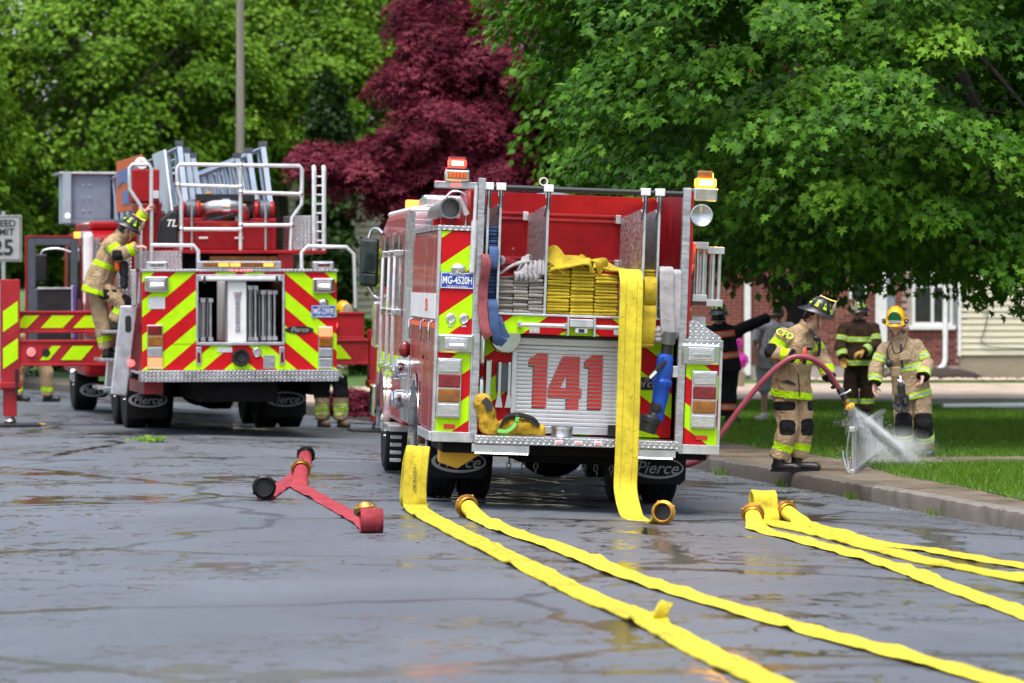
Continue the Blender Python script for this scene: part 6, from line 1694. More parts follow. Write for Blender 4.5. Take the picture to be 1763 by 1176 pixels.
def skin_mat(name, base, hair):
    m, n, l, p = nodes(name)
    a = nz(n, l, 20, 4)
    c = ramp(n, l, a.outputs[0], [(.3, tuple(q * .88 for q in base)), (.7, tuple(q * 1.06 for q in base))])
    def at(k):
        t = n.new('ShaderNodeAttribute'); t.attribute_name = k; return t.outputs['Fac']
    col = mixc(n, l, at('flush'), c.outputs[0], (.55, .17, .13))
    col = mixc(n, l, mth(n, l, 'GREATER_THAN', at('hair'), .5), col, hair)
    l.new(col, p.inputs['Base Color']); p.inputs['Roughness'].default_value = .48
    p.inputs['Subsurface Weight'].default_value = .06
    return m
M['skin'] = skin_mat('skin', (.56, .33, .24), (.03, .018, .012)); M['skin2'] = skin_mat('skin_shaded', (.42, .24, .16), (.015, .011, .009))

def rot_to(f, u=(0, 0, 1)):
    f = Vector(f).normalized(); u = Vector(u); s = f.cross(u).normalized(); u = s.cross(f).normalized()
    return Matrix((s, f, u)).transposed(), s, f, u

def seg(P, a, b):
    a = np.array(a, float); b = np.array(b, float); d = b - a; L = np.linalg.norm(d); d /= L
    t = (P - a) @ d; tc = np.clip(t, 0, L); q = a + tc[:, None] * d
    return np.linalg.norm(P - q, axis=1), t, L

def hand(mb, w, d, n, side, curl=.6, spread=.0, s=1.0, fat=1.0):
    """palm, four unequal bent fingers and a thumb leaving the side of the palm"""
    w = Vector(w); d = Vector(d).normalized(); n = Vector(n); n = (n - d * n.dot(d)).normalized(); lat = d.cross(n) * side
    for i in range(4):
        o = lat * ((i - 1.5) * .019 * s)
        mb.capsule(w + d * .02 * s + o * .75, w + d * .088 * s + o, .0155 * s * fat, .013 * s * fat, 8)
        p = w + d * .09 * s + o; L = (.072, .082, .076, .058)[i] * s; ang = 0
        dirv = d + lat * spread * (i - 1.5)
        for k, fr in enumerate((.45, .32, .23)):
            ang += R((38, 48, 34)[k]) * curl * (1 + .06 * i)
            v = (dirv.normalized() * math.cos(ang) + n * math.sin(ang)); q = p + v * L * fr
            mb.capsule(p, q, (.0098 - .0008 * k) * s * fat, (.0092 - .0008 * k) * s * fat, 8); p = q
    b = w + d * .03 * s - lat * .030 * s
    k1 = b + (d * .55 - lat * .75 + n * .35).normalized() * .042 * s; k2 = k1 + (d * .75 - lat * .15 + n * (.35 + .5 * curl)).normalized() * .034 * s
    mb.capsule(b, k1, .016 * s * fat, .0118 * s * fat, 8); mb.capsule(k1, k2, .0115 * s * fat, .0095 * s * fat, 8)

def ellring(c, t, side, rx, ry, n=20, p=2.4):
    t = Vector(t).normalized(); s = Vector(side); s = (s - t * s.dot(t)).normalized(); f = t.cross(s)
    out = []
    for i in range(n):
        a = 2 * math.pi * i / n; ca, sa = math.cos(a), math.sin(a)
        out.append(Vector(c) + s * (rx * math.copysign(abs(ca) ** (2 / p), ca)) + f * (ry * math.copysign(abs(sa) ** (2 / p), sa)))
    return out

def loft(mb, rings, side, n=20):
    cs = [Vector(r[0]) for r in rings]; rs = []
    for i, (c, rx, ry) in enumerate(rings):
        t = cs[min(i + 1, len(cs) - 1)] - cs[max(i - 1, 0)]
        rs.append(ellring(c, t, side, rx, ry, n))
    mb.rings(rs)

def garment(root, name, mb, voxel, m, bones, bands, darks, amp=.010, fr=9, seed=0, smooth=4):
    me = remesh(mb, voxel, smooth)
    if amp: crumple(me, amp, fr, seed)
    n = len(me.vertices); P = np.empty(n * 3, np.float32); me.vertices.foreach_get('co', P); P = P.reshape(-1, 3).astype(float)
    keys = list(bones); D = np.array([seg(P, bones[k][0], bones[k][1])[0] / bones[k][2] for k in keys]); reg = D.argmin(0)
    trim = np.ones(n); dark = np.zeros(n)
    for k, s in bands:
        _, t, L = seg(P, bones[k][0], bones[k][1])
        val = np.abs(t - (s if s >= 0 else L + s)); ok = reg == keys.index(k)
        trim = np.where(ok, np.minimum(trim, val), trim)
    for d_ in darks:
        if isinstance(d_[0], str):         # ('bone', from, to)
            _, t, L = seg(P, bones[d_[0]][0], bones[d_[0]][1]); ok = (reg == keys.index(d_[0])) & (t > (d_[1] if d_[1] >= 0 else L + d_[1])) & (t < (d_[2] if d_[2] > 0 else L + d_[2] + 1e-6 if d_[2] < 0 else 9))
            dark = np.where(ok, 1, dark)
        else:
            c, r = np.array(d_[0]), np.array(d_[1]); e = (np.abs((P - c) / r) ** 4).sum(1); dark = np.where(e < 1, 1, dark)
    for an, arr in (('trim', trim), ('dark', dark)):
        a = me.attributes.new(an, 'FLOAT', 'POINT'); a.data.foreach_set('value', arr.astype(np.float32))
    me.materials.clear(); me.materials.append(m); me.shade_smooth()
    return link_mesh(name, me, root)

def boot(root, ank, toe, m, sole_z, L=.20, name='boot', shaft=.16):
    """toe = horizontal direction"""
    a = Vector(ank); t = Vector(toe).normalized(); s = Vector((-t.y, t.x, 0)); z0 = sole_z
    mb = MB(); base = Vector((a.x, a.y, z0))
    mb.capsule(a + Vector((0, 0, shaft)), Vector((a.x, a.y, z0 + .07)), .070, .064); mb.capsule(base + Vector((0, 0, .055)) - t * .03, base + t * (L - .05) + Vector((0, 0, .05)), .052, .05)
    mb.ball(base + t * (L - .03) + Vector((0, 0, .045)), (.055, .055, .045))
    me = remesh(mb, .012, 3)
    for v in me.vertices: v.co.z = max(v.co.z, z0 + .018)
    me.materials.append(m); me.shade_smooth(); o = link_mesh(name, me, root)
    q = MB(); pr = [base - t * .085 + s * .03, base - t * .085 - s * .03, base + s * -.055 + t * .0, base - s * .056 + t * (L * .6), base - s * .035 + t * (L + .01), base + s * .035 + t * (L + .01), base + s * .056 + t * (L * .6), base + s * .055]
    q.prism([p + Vector((0, 0, .001)) for p in pr], (0, 0, .024)); q.build('sole', M['rubber'], o, bevel=.004)
    return o

def helmet(root, hc, f, kind, m, shield=None, word=None):
    Mx, s, f, u = rot_to(f); c = Vector(hc) + u * .045 - f * .012
    W = lambda x, y, z: c + s * x + f * y + u * z
    h = MB(); n = 32; rs = []
    for k in range(9):           # dome
        a = R(k * 11.0); zz = .145 * math.sin(a); q = math.cos(a)
        rs.append([W(.105 * q * math.cos(2 * math.pi * i / n), .132 * q * math.sin(2 * math.pi * i / n), zz * (1 + .0)) for i in range(n)])
    h.rings(rs, True, True); dome = h.build('helmet', m, root, smooth=60)
    b = MB(); rs = []
    for r1, r2, z in ((.98, .98, .012), (1.22, 1.0, -.004), (1.45, 1.0, -.02), (1.46, 1.0, -.028), (1.2, 1.0, -.016), (.96, .96, .0)):
        ring = []
        for i in range(n):
            a = 2 * math.pi * i / n; back = max(0, -math.sin(a)); ext = 1 + (r1 - 1) * (.62 + .65 * back)
            ring.append(W(.108 * ext * math.cos(a), .136 * ext * math.sin(a) * 1.0, z - .035 * back * (r1 > 1.1) * (r1 - 1) * 2))
        rs.append(ring)
    b.rings(rs, closed=True); b.build('brim', m, dome, smooth=60)
    r_ = MB()
    for k in range(8):           # raised ribs
        a = 2 * math.pi * k / 8 + .2; pts = []
        for j in range(7):
            e = R(8 + j * 12); pts.append(W(.107 * math.cos(e) * math.cos(a), .134 * math.cos(e) * math.sin(a), .148 * math.sin(e)))
        r_.tube(pts, .006, 6)
    r_.build('rib', m, dome, smooth=60)
    if kind == 'trad':
        for k in range(8):
            a = 2 * math.pi * (k + .5) / 8 + .2; t = MB(); pts = []
            for e, w in ((16, .17), (16, -.17), (50, 0)):
                e = R(e); pts.append(W(.110 * math.cos(e) * math.cos(a + w), .137 * math.cos(e) * math.sin(a + w), .151 * math.sin(e)))
            t.add(pts, [(0, 1, 2)]); t.build('tetra', M['tape_y'], dome)
        q = MB(); q.prism([W(-.05, .137, .015), W(.05, .137, .015), W(.06, .135, .10), W(.0, .125, .165), W(-.06, .135, .10)], f * .006); q.build('shield', shield or M['shield_w'], dome)
        q = MB(); q.tube([W(0, -.05, .148), W(0, .06, .15), W(0, .125, .16), W(0, .142, .172)], .009, 6); q.build('crest', M['brass'], dome, smooth=60)
    else:
        q = MB(); pts = []
        for i in range(9):
            a = R(18 * i + 18); pts.append(W(.078 * math.cos(a), .137 + (-.10 * (math.sin(a) * .5) ** 2), .050 + .085 * math.sin(a)))
        q.prism([W(-.074, .140, .004), W(.074, .140, .004)] + pts, f * .008); sh = q.build('shield', shield or M['shield_g'], dome)
        if word:
            me = text_mesh(word, .042, .002, bold=.002); me.transform(Matrix.Rotation(R(180), 4, 'Z')); me.transform(Matrix.Translation(W(0, .1515, .024)) @ Mx.to_4x4()); me.materials.clear(); me.materials.append(M['white']); link_mesh('shield_word', me, sh)
        for sx in (-1, 1):
            g = MB(); g.cyl(W(sx * .115, .085, .012), W(sx * .135, .10, .012), .026, n=12); g.build('lamp', M['black'], dome, smooth=40); g = MB(); g.ball(W(sx * .128, .112, .016), .010, 8, 6); g.build('lamp_glass', M['lens_clear'], dome)
    st = MB(); st.tube([W(.085, .03, .0), W(.078, .05, -.09), W(.0, .075, -.155), W(-.078, .05, -.09), W(-.085, .03, .0)], .006, 6, smooth=4); st.build('chin_strap', M['black'], dome, smooth=60)
    fl = MB()
    n2 = 14; rs = []
    for k, (e, z) in enumerate(((.98, -.01), (1.0, -.07), (1.04, -.12))):
        rs.append([W(.098 * e * math.cos(R(200 + 140 * i / n2)), .118 * e * math.sin(R(200 + 140 * i / n2)), z) for i in range(n2 + 1)])
    vs = [p for r in rs for p in r]; nn = n2 + 1
    fl.add(vs, [(k * nn + i, k * nn + i + 1, (k + 1) * nn + i + 1, (k + 1) * nn + i) for k in range(2) for i in range(n2)])
    o = fl.build('neck_flap', M['black'], dome, smooth=70, fix=False); sd = o.modifiers.new('s', 'SOLIDIFY'); sd.thickness = .008
    return dome

def person(label, loc, P, kit, group=None, voxel=.0085):
    root = empty('person', loc, label=label, cat='person', group=group)
    sd = Vector(P.get('side', (1, 0, 0)))
    pel, wai, che, nek, hed = [Vector(P[k]) for k in ('pelvis', 'waist', 'chest', 'neck', 'head')]
    Mx, hs, hf, hu = rot_to(P['face'])
    # ---- the body: one continuous skin
    b = MB()
    loft(b, [(pel - Vector((0, 0, .06)), .10, .08), (pel, .145, .10), (wai, .125, .09), (che - (che - wai) * .25, .150, .10), (che, .14, .09), (che.lerp(nek, .7), .07, .06)], sd)
    b.capsule(che.lerp(nek, .3), hed - hu * .07, .056, .052)
    b.ball(hed + hu * .018 - hf * .008, (.074, .092, .102), 22, 14, Mx); b.ball(hed + hf * .022 - hu * .055, (.056, .066, .060), 18, 10, Mx); b.ball(hed + hf * .068 - hu * .092, (.026, .022, .020), 12, 8, Mx)
    b.capsule(hed + hf * .078 + hu * .015, hed + hf * .102 - hu * .020, .010, .0145, 10); b.ball(hed + hf * .080 - hu * .058, (.025, .016, .010), 12, 8, Mx); b.ball(hed + hf * .072 + hu * .036, (.055, .020, .012), 14, 8, Mx)
    for k in (-1, 1):
        b.ball(hed + hs * (k * .076) - hu * .005 - hf * .005, (.012, .024, .034), 12, 8, Mx); b.ball(hed + hs * (k * .042) + hf * .062 - hu * .028, (.024, .018, .020), 12, 8, Mx)
    for i, a in enumerate(P['arms']):
        sh, el, wr = [Vector(q) for q in a['j']]
        b.capsule(che.lerp(sh, .35), sh, .06, .055); b.capsule(sh, el, .050, .040); b.capsule(el, wr, .042, .027)
        if not a.get('glove'): hand(b, wr, a['d'], a['n'], a.get('s', 1), a.get('curl', .6))
    for lg in P['legs']:
        hp, kn, an = [Vector(q) for q in lg['j']]
        b.capsule(hp, kn, .082, .056); b.capsule(kn, an, .058, .038)
        if kit.get('bare_foot_fill', True): b.capsule(an, an + Vector(lg['toe']).normalized() * .09 - Vector((0, 0, .075)), .030, .026)
    me = remesh(b, kit.get('bvox', .0075), 2)
    n = len(me.vertices); V_ = np.empty(n * 3, np.float32); me.vertices.foreach_get('co', V_); V_ = V_.reshape(-1, 3).astype(float)
    rel = V_ - np.array(hed); lx, lf, lu = rel @ np.array(hs), rel @ np.array(hf), rel @ np.array(hu)
    nearh = (np.abs(lx) < .1) & (np.abs(lf) < .13) & (lu > -.10) & (lu < .14)
    line = .058 - .10 * np.clip(-lf / .08, -1, 1) * 0.9
    hair = nearh & (lu > np.where(lf > .02, .066, -.045 + .9 * np.clip(lf, -.03, .02) + .05)) & (np.abs(lx) < .082)
    for k in (-1, 1):
        e = np.array(hed + hs * (k * .031) + hf * .080 + hu * .008); hair |= np.linalg.norm((V_ - e), axis=1) < .0105
        e = (np.abs(lx - k * .032) < .02) & (np.abs(lu - .030) < .006) & (lf > .06); hair |= e
    lips = np.exp(-(((lu + .056) / .008) ** 2 + (lx / .024) ** 2)) * (lf > .07); cheek = .45 * np.exp(-(((lu + .02) / .03) ** 2 + ((np.abs(lx) - .045) / .025) ** 2)) * (lf > .03) * nearh
    for an, arr in (('hair', hair.astype(float)), ('flush', np.clip(lips + cheek, 0, .8))):
        t = me.attributes.new(an, 'FLOAT', 'POINT'); t.data.foreach_set('value', arr.astype(np.float32))
    me.materials.append(kit.get('skin', M['skin'])); me.shade_smooth(); link_mesh('body', me, root)
    # ---- coat / shirt
    A = P['arms']; bones = {'torso': (P['hem'], tuple(che + (che - wai) * .15), .20)}
    c = MB(); hem = Vector(P['hem']); k = kit.get('bulk', 1.0)
    loft(c, [(hem, .225 * k, .175 * k), (hem.lerp(wai, .5), .215 * k, .165 * k), (wai, .200 * k, .155 * k), (che - (che - wai) * .40, .195 * k, .150 * k), (che - (che - wai) * .10, .172 * k, .135 * k), (che.lerp(nek, .40), .125 * k, .10 * k), (che.lerp(nek, .95), .075, .072)], sd, 24)
    if kit.get('collar', True): c.lathe([(.070, -.05), (.085, -.02), (.096, .022), (.086, .028), (.068, .0)], nek, hed - hu * .05 - nek + Vector((0, 0, .02)), 20, closed=True)
    ar = kit.get('sleeve', (.090, .084, .070))
    for i, a in enumerate(A):
        sh, el, wr = [Vector(q) for q in a['j']]; nm = 'AB'[i]
        c.capsule(che.lerp(sh, .35) + Vector((0, 0, .01)), sh - Vector((0, 0, .025)), .095 * k, ar[0] * 1.0); c.capsule(sh, el, ar[0], ar[1])
        if not kit.get('short'): c.ball(el, ar[1]); c.cyl(el, el.lerp(wr, 1.0), ar[1] * .98, ar[2], 16)
        bones['ua' + nm] = (tuple(sh), tuple(el), ar[0]); bones['fa' + nm] = (tuple(el), tuple(wr), ar[1])
    if kit.get('short'):
        c = MB(); loft(c, [(hem, .17, .13), (hem.lerp(wai, .5), .172, .13), (wai, .168, .125), (che - (che - wai) * .35, .178, .125), (che, .17, .115), (che.lerp(nek, .6), .10, .08), (che.lerp(nek, .9), .07, .065)], sd, 24)
        for a in A:
            sh, el, wr = [Vector(q) for q in a['j']]; c.capsule(che.lerp(sh, .4), sh, .085, .072); c.capsule(sh, sh.lerp(el, .62), .07, .068)
    garment(root, 'shirt' if kit.get('short') else 'coat', c, voxel, kit['coat'], bones, kit['cbands'], kit.get('cdark', []), kit.get('amp', .017), 7.5, kit.get('seed', 1))
    # ---- trousers
    t = MB(); bones = {}
    loft(t, [(pel - Vector((0, 0, .10)), .15, .125), (pel, .175, .14), (wai, .17, .135)], sd, 20); bones['hip'] = (tuple(pel), tuple(wai), .16)
    lr = kit.get('leg', (.122, .108, .100))
    for i, lg in enumerate(P['legs']):
        hp, kn, an = [Vector(q) for q in lg['j']]; nm = 'AB'[i]
        if kit.get('shorts'):
            t.capsule(hp, kn + (hp - kn) * .05, .105, .098); bones['th' + nm] = (tuple(hp), tuple(kn), .11)
        else:
            t.capsule(hp, kn, lr[0], lr[1]); t.ball(kn, lr[1]); t.cyl(kn, kn.lerp(an, .97), lr[1], lr[2], 18); bones['th' + nm] = (tuple(hp), tuple(kn), lr[0]); bones['sh' + nm] = (tuple(kn), tuple(an), lr[1])
    garment(root, 'shorts' if kit.get('shorts') else 'trousers', t, voxel, kit.get('pants', kit['coat']), bones, kit['pbands'], kit.get('pdark', []), kit.get('amp', .017), 7.5, kit.get('seed', 1) + 7)
    for lg in P['legs']: boot(root, lg['j'][2], lg['toe'], kit.get('bootm', M['boot']), lg['sole'], lg.get('L', .20), kit.get('bootn', 'boot'), -.02 if kit.get('shorts') else .16)
    for a in A:
        if a.get('glove'):
            g = MB(); wr = Vector(a['j'][2]); el = Vector(a['j'][1]); g.capsule(wr + (el - wr).normalized() * .03, wr + Vector(a['d']).normalized() * .02, .040, .036); hand(g, wr, a['d'], a['n'], a.get('s', 1), a.get('curl', .6), fat=1.25, s=1.08)
            me = remesh(g, .006, 2); me.materials.append(a['glove']); me.shade_smooth(); link_mesh('glove', me, root)
    if kit.get('helmet'): helmet(root, hed, P['face'], kit['helmet'], kit['helm'], kit.get('shield'), kit.get('word'))
    return root

FF = 'firefighters in turnout gear'
TB = [('torso', .045), ('torso', .42), ('uaA', .10), ('faA', -.085), ('uaB', .10), ('faB', -.085)]
# --- the firefighter washing the ladder
hoseman = person('firefighter in black helmet and tan gear aiming a maroon hose at the ladder', (2.91, 42.2, 0.0), dict(
    side=(.75, .66, 0), pelvis=(.0, 0, .90), waist=(.0, 0, 1.03), chest=(.055, -.02, 1.385), neck=(.15, -.03, 1.50), head=(.262, -.05, 1.625), face=(.86, -.28, -.42), hem=(-.02, 0, .76),
    arms=[dict(j=[(-.115, -.16, 1.40), (-.225, -.22, 1.235), (-.01, -.315, 1.205)], d=(1, -.12, -.12), n=(.1, .25, -1), s=-1, curl=.95, glove=M['glove_b']),
          dict(j=[(.215, .12, 1.37), (.325, .08, 1.14), (.385, -.06, .975)], d=(.55, -.5, -.65), n=(-.3, -.6, -.5), s=1, curl=.95, glove=M['glove_b'])],
    legs=[dict(j=[(-.085, -.06, .82), (-.045, -.10, .45), (-.145, -.08, .13)], toe=(1, -.25, 0), sole=.0, L=.21), dict(j=[(.09, .05, .82), (.115, .02, .46), (.05, .04, .14)], toe=(1, -.15, 0), sole=.0, L=.23)]),
    dict(coat=M['tan'], cbands=TB, cdark=[('faA', -.03, 0), ('faB', -.02, 0), ((-.25, -.24, 1.26), (.075, .08, .075))], pbands=[('shA', .20), ('shB', .20)], seed=3,
         pdark=[((-.06, -.14, .46), (.085, .08, .085)), ((.16, -.02, .46), (.075, .13, .09)), ((-.09, -.12, .685), (.115, .10, .05)), ((.2, .0, .68), (.05, .1, .05)), ('hip', -.2, .1)], helmet='trad', helm=M['helm_b']), FF)
text('CFD', .10, (-.10, -.275, 1.425), mat('lime_lettering', (.55, .72, .04), .6), hoseman, roty=R(22), rotx=R(-25), rotz=R(-8), name='sleeve_lettering', bold=.0015, extrude=.012)
q = MB(); q.box(-.055, .055, -.012, .012, -.02, .02, Matrix.Translation((.20, -.155, 1.43)) @ Matrix.Rotation(R(55), 4, 'Y')); q.ball((.235, -.17, 1.385), (.035, .03, .03)); q.build('radio_mic', M['black'], hoseman, smooth=40)
q = MB(); q.tube([(.235, -.17, 1.36), (.26, -.18, 1.28), (.24, -.19, 1.20)], .008, 6, smooth=4); q.ribbon([(.27, -.13, 1.40), (.275, -.165, 1.30), (.26, -.17, 1.20)], (1, -.5, 0), .03, .008); q.build('mic_cord', M['black'], hoseman, smooth=60)
q = MB(); q.tube([(.05, -.165, 1.02), (.06, -.185, .90), (.065, -.185, .78)], .006, 6); q.build('coat_seam', M['black'], hoseman)
q = MB(); q.prism([(-.13, -.188, .94), (-.03, -.20, .91), (.03, -.195, .90), (.0, -.20, .93), (-.06, -.20, .955)], (0, -.012, 0)); q.build('pocket_mouth', M['black'], hoseman)
fl = empty('flashlight', (2.91 + .10, 42.2 - .19, 1.15), (0, 0, 0), 'orange right angle flashlight clipped to the tan coat', 'flashlight')
q = MB(); q.capsule((-.015, 0, .01), (.035, -.02, .13), .024, .023); q.build('barrel', M['orange'], fl, smooth=60); q = MB(); q.cyl((.03, -.02, .135), (.085, -.03, .14), .026, n=14); q.build('head', M['black'], fl, smooth=40)
q = MB(); q.box(-.005, .012, .005, .03, .02, .14); q.build('clip', M['alu'], fl)

# --- the firefighter with the yellow helmet
yel = person('firefighter in yellow helmet with green shield looking down past the ladder', (4.47, 45.5, 0.0), dict(
    side=(1, .12, 0), pelvis=(.0, 0, .80), waist=(-.04, 0, .95), chest=(-.12, -.03, 1.255), neck=(-.145, -.055, 1.365), head=(-.185, -.10, 1.505), face=(-.16, -.90, -.36), hem=(.01, 0, .66),
    arms=[dict(j=[(-.305, -.03, 1.215), (-.395, -.05, 1.01), (-.425, -.13, .825)], d=(.02, -.25, -1), n=(.5, -.4, 0), s=1, curl=.45),
          dict(j=[(.062, -.02, 1.235), (.165, -.05, 1.04), (.105, -.22, .905)], d=(-.25, -.55, -.85), n=(-.6, -.1, .1), s=-1, curl=.6)],
    legs=[dict(j=[(-.09, 0, .72), (-.10, -.12, .40), (-.09, -.02, .12)], toe=(-.15, -1, 0), sole=.0), dict(j=[(.09, .0, .72), (.13, -.10, .38), (.165, .02, .12)], toe=(.15, -1, 0), sole=.0)]),
    dict(coat=M['tan_s'], cbands=[('torso', .04), ('torso', .36), ('uaA', .115), ('faA', -.06), ('uaB', .115), ('faB', -.06)], cdark=[('faA', -.03, 0), ('faB', -.025, 0)], pbands=[('shA', .17), ('shB', .17)], seed=5,
         pdark=[((-.10, -.15, .37), (.10, .12, .14)), ((.13, -.14, .36), (.115, .12, .145))], helmet='modern', helm=M['helm_y'], shield=M['shield_g'], word='BOGAN', leg=(.125, .105, .095), sleeve=(.082, .080, .070), bulk=.95), FF)
q = MB(); q.tube([(-.225, -.19, 1.33), (-.29, -.2, 1.20), (-.26, -.21, 1.07)], .007, 6, smooth=5); q.tube([(-.06, -.17, 1.34), (-.11, -.2, 1.22), (-.2, -.21, 1.17), (-.25, -.2, 1.30)], .006, 6, smooth=5); q.ball((-.27, -.215, 1.055), (.04, .03, .045)); q.build('radio_mic', M['black'], yel, smooth=60)
q = MB(); q.ribbon([(-.135, -.175, 1.27), (-.13, -.20, 1.12), (-.12, -.205, 1.0)], (1, 0, 0), .03, .008); q.build('zip_flap', M['black'], yel)
q = MB(); q.box(-.24, -.14, -.235, -.19, .90, 1.02); q.build('radio_pouch', mat('pouch_tan', (.26, .18, .10), .8), yel, bevel=.015)
q = MB(); q.prism([(-.15, -.21, 1.09), (-.03, -.22, 1.10), (-.02, -.225, 1.17), (-.085, -.22, 1.20), (-.15, -.21, 1.17)], (0, -.02, 0)); q.build('chest_pocket', M['pocket'] if 'pocket' in M else mat('pocket_tan', (.38, .28, .17), .8), yel, bevel=.008)
gv = MB(); hand(gv, (-.16, -.27, .72), (-.15, 0, -1), (0, -1, 0), 1, .35, .06, 1.2, 1.4); hand(gv, (-.10, -.25, .71), (.05, 0, -1), (0, -1, 0), -1, .3, .06, 1.2, 1.4); gv.capsule((-.14, -.26, .80), (-.13, -.26, .70), .05, .045)
me = remesh(gv, .007, 2); me.materials.append(M['glove_b']); me.shade_smooth(); link_mesh('hung_gloves', me, yel)
q = MB(); q.tube([(-.15, -.2, .93), (-.14, -.26, .88), (-.14, -.26, .80)], .012, 6); q.tube([(-.17, -.25, .87), (-.12, -.27, .86), (-.11, -.26, .82)], .010, 6); q.build('carabiner', M['chrome'], yel, smooth=60)

# --- the firefighter climbing the ladder truck
clim = person('firefighter in black helmet climbing the side stair of the ladder truck', (-5.20, 52.48, 0.0), dict(
    side=(.25, .97, 0), pelvis=(-.14, .0, 1.92), waist=(-.10, 0, 2.06), chest=(.06, -.02, 2.44), neck=(.16, -.02, 2.56), head=(.265, -.03, 2.64), face=(.78, -.18, -.52), hem=(-.17, 0, 1.80),
    arms=[dict(j=[(.05, -.18, 2.44), (.15, -.26, 2.30), (.385, -.31, 2.405)], d=(1, -.1, .12), n=(.1, .2, -1), s=-1, curl=.9), dict(j=[(.13, .13, 2.49), (.30, .20, 2.68), (.455, .17, 2.87)], d=(.55, .1, .75), n=(.6, .2, -.5), s=1, curl=.95)],
    legs=[dict(j=[(-.06, -.07, 1.85), (.20, -.10, 1.69), (.10, -.07, 1.46)], toe=(1, .1, 0), sole=1.342), dict(j=[(-.17, .07, 1.85), (-.10, .05, 1.46), (-.02, .05, 1.10)], toe=(1, .1, 0), sole=.982)]),
    dict(coat=M['tan'], cbands=[('torso', .04), ('torso', .40), ('uaA', .07), ('faA', -.06), ('uaB', .07), ('faB', -.06)], cdark=[((.14, -.30, 2.30), (.075, .08, .07))], pbands=[('shA', .12), ('shB', .24)], seed=8,
         pdark=[((.24, -.12, 1.68), (.075, .09, .12)), ((.0, -.13, 1.80), (.12, .06, .07))], helmet='trad', helm=M['helm_b']), FF)
q = MB(); q.capsule((.20, -.15, 2.18), (.21, -.15, 1.92), .06, .05); me = remesh(q, .012, 3); crumple(me, .012, 18); me.materials.append(M['glove_b']); me.shade_smooth(); link_mesh('breathing_hose', me, clim)
q = MB(); q.capsule((.12, -.20, 2.20), (.13, -.21, 2.13), .035, .033); q.build('orange_light', M['orange'], clim, smooth=60)

# --- people in the shade
def stand(h=1.0, lean=0.0, face=(0, -1, -.1), arms=None, side=(1, 0, 0), feet=((-.12, 0), (.12, 0)), toes=None, sole=0.0):
    z = lambda v: v * h
    toes = toes or [face, face]
    toes = [(t[0], t[1], 0) for t in toes]
    return dict(side=side, pelvis=(0, 0, z(.93)), waist=(lean * .3, 0, z(1.06)), chest=(lean, 0, z(1.37)), neck=(lean * 1.2, 0, z(1.47)), head=(lean * 1.4, -.01, z(1.60)), face=face, hem=(0, 0, z(.77)), arms=arms,
                legs=[dict(j=[(side[0] * -.09, side[1] * -.09, z(.85)), (feet[0][0] * .95, feet[0][1] * .6, z(.48)), (feet[0][0], feet[0][1], z(.10))], toe=toes[0], sole=sole), dict(j=[(side[0] * .09, side[1] * .09, z(.85)), (feet[1][0] * .95, feet[1][1] * .6, z(.48)), (feet[1][0], feet[1][1], z(.10))], toe=toes[1], sole=sole)])
def A_(sh, el, wr, d=(0, -.2, -1), n=(0, -1, 0), s=1, **k): return dict(j=[sh, el, wr], d=d, n=n, s=s, **k)
person('shaded firefighter in shade-darkened brown gear and helmet standing under the trees', (5.02, 58.8, 0.0), stand(.945, 0, (-.55, -.8, -.15),
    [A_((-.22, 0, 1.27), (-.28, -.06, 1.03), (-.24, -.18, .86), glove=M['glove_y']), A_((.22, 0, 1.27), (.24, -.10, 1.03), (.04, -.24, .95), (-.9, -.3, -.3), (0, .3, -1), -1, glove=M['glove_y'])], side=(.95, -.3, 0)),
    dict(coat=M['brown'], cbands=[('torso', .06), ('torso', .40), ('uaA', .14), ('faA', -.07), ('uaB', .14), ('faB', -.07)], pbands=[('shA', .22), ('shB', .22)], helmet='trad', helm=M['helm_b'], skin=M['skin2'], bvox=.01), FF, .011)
person('firefighter in black gear with orange bands reaching out beside the engine', (2.95, 56.3, 0.0), stand(.93, -.06, (.2, .95, -.1),
    [A_((.17, 0, 1.28), (.36, .04, 1.36), (.60, .10, 1.46), (1, .1, .3), (0, 0, -1), 1, glove=M['glove_b']), A_((-.25, 0, 1.26), (-.29, .02, 1.0), (-.25, -.05, .80), glove=M['glove_b'])], side=(-.97, .2, 0), feet=((.06, -.02), (-.14, .03)), toes=[(.6, -.8, 0), (-.3, .9, 0)]),
    dict(coat=M['blackgear'], cbands=[('torso', .22), ('uaB', .02), ('faB', -.12), ('torso', .52)], pbands=[('shA', .22), ('shB', .22)], helmet='trad', helm=M['helm_b'], skin=M['skin2'], bvox=.01, amp=.008), FF, .011)
person('man in grey T-shirt and pale shorts seen from behind on the lawn', (3.58, 56.75, 0.0), stand(.96, .10, (.3, .9, -.1),
    [A_((-.13, 0, 1.30), (-.21, -.05, 1.07), (-.17, -.12, .86), (.2, -.3, -1), (1, 0, 0)), A_((.30, 0, 1.32), (.36, .06, 1.08), (.30, .12, .86), (0, .2, -1), (-1, 0, 0))], side=(-.96, .26, 0), feet=((.13, .05), (-.06, 0)), toes=[(.3, .9, 0), (-.5, -.8, 0)]),
    dict(coat=M['shirt'], cbands=[], pbands=[], short=True, shorts=True, pants=M['shorts'], collar=False, skin=M['skin2'], bootm=M['sneaker'], bootn='shoe', amp=.008, bvox=.009), None, .011)
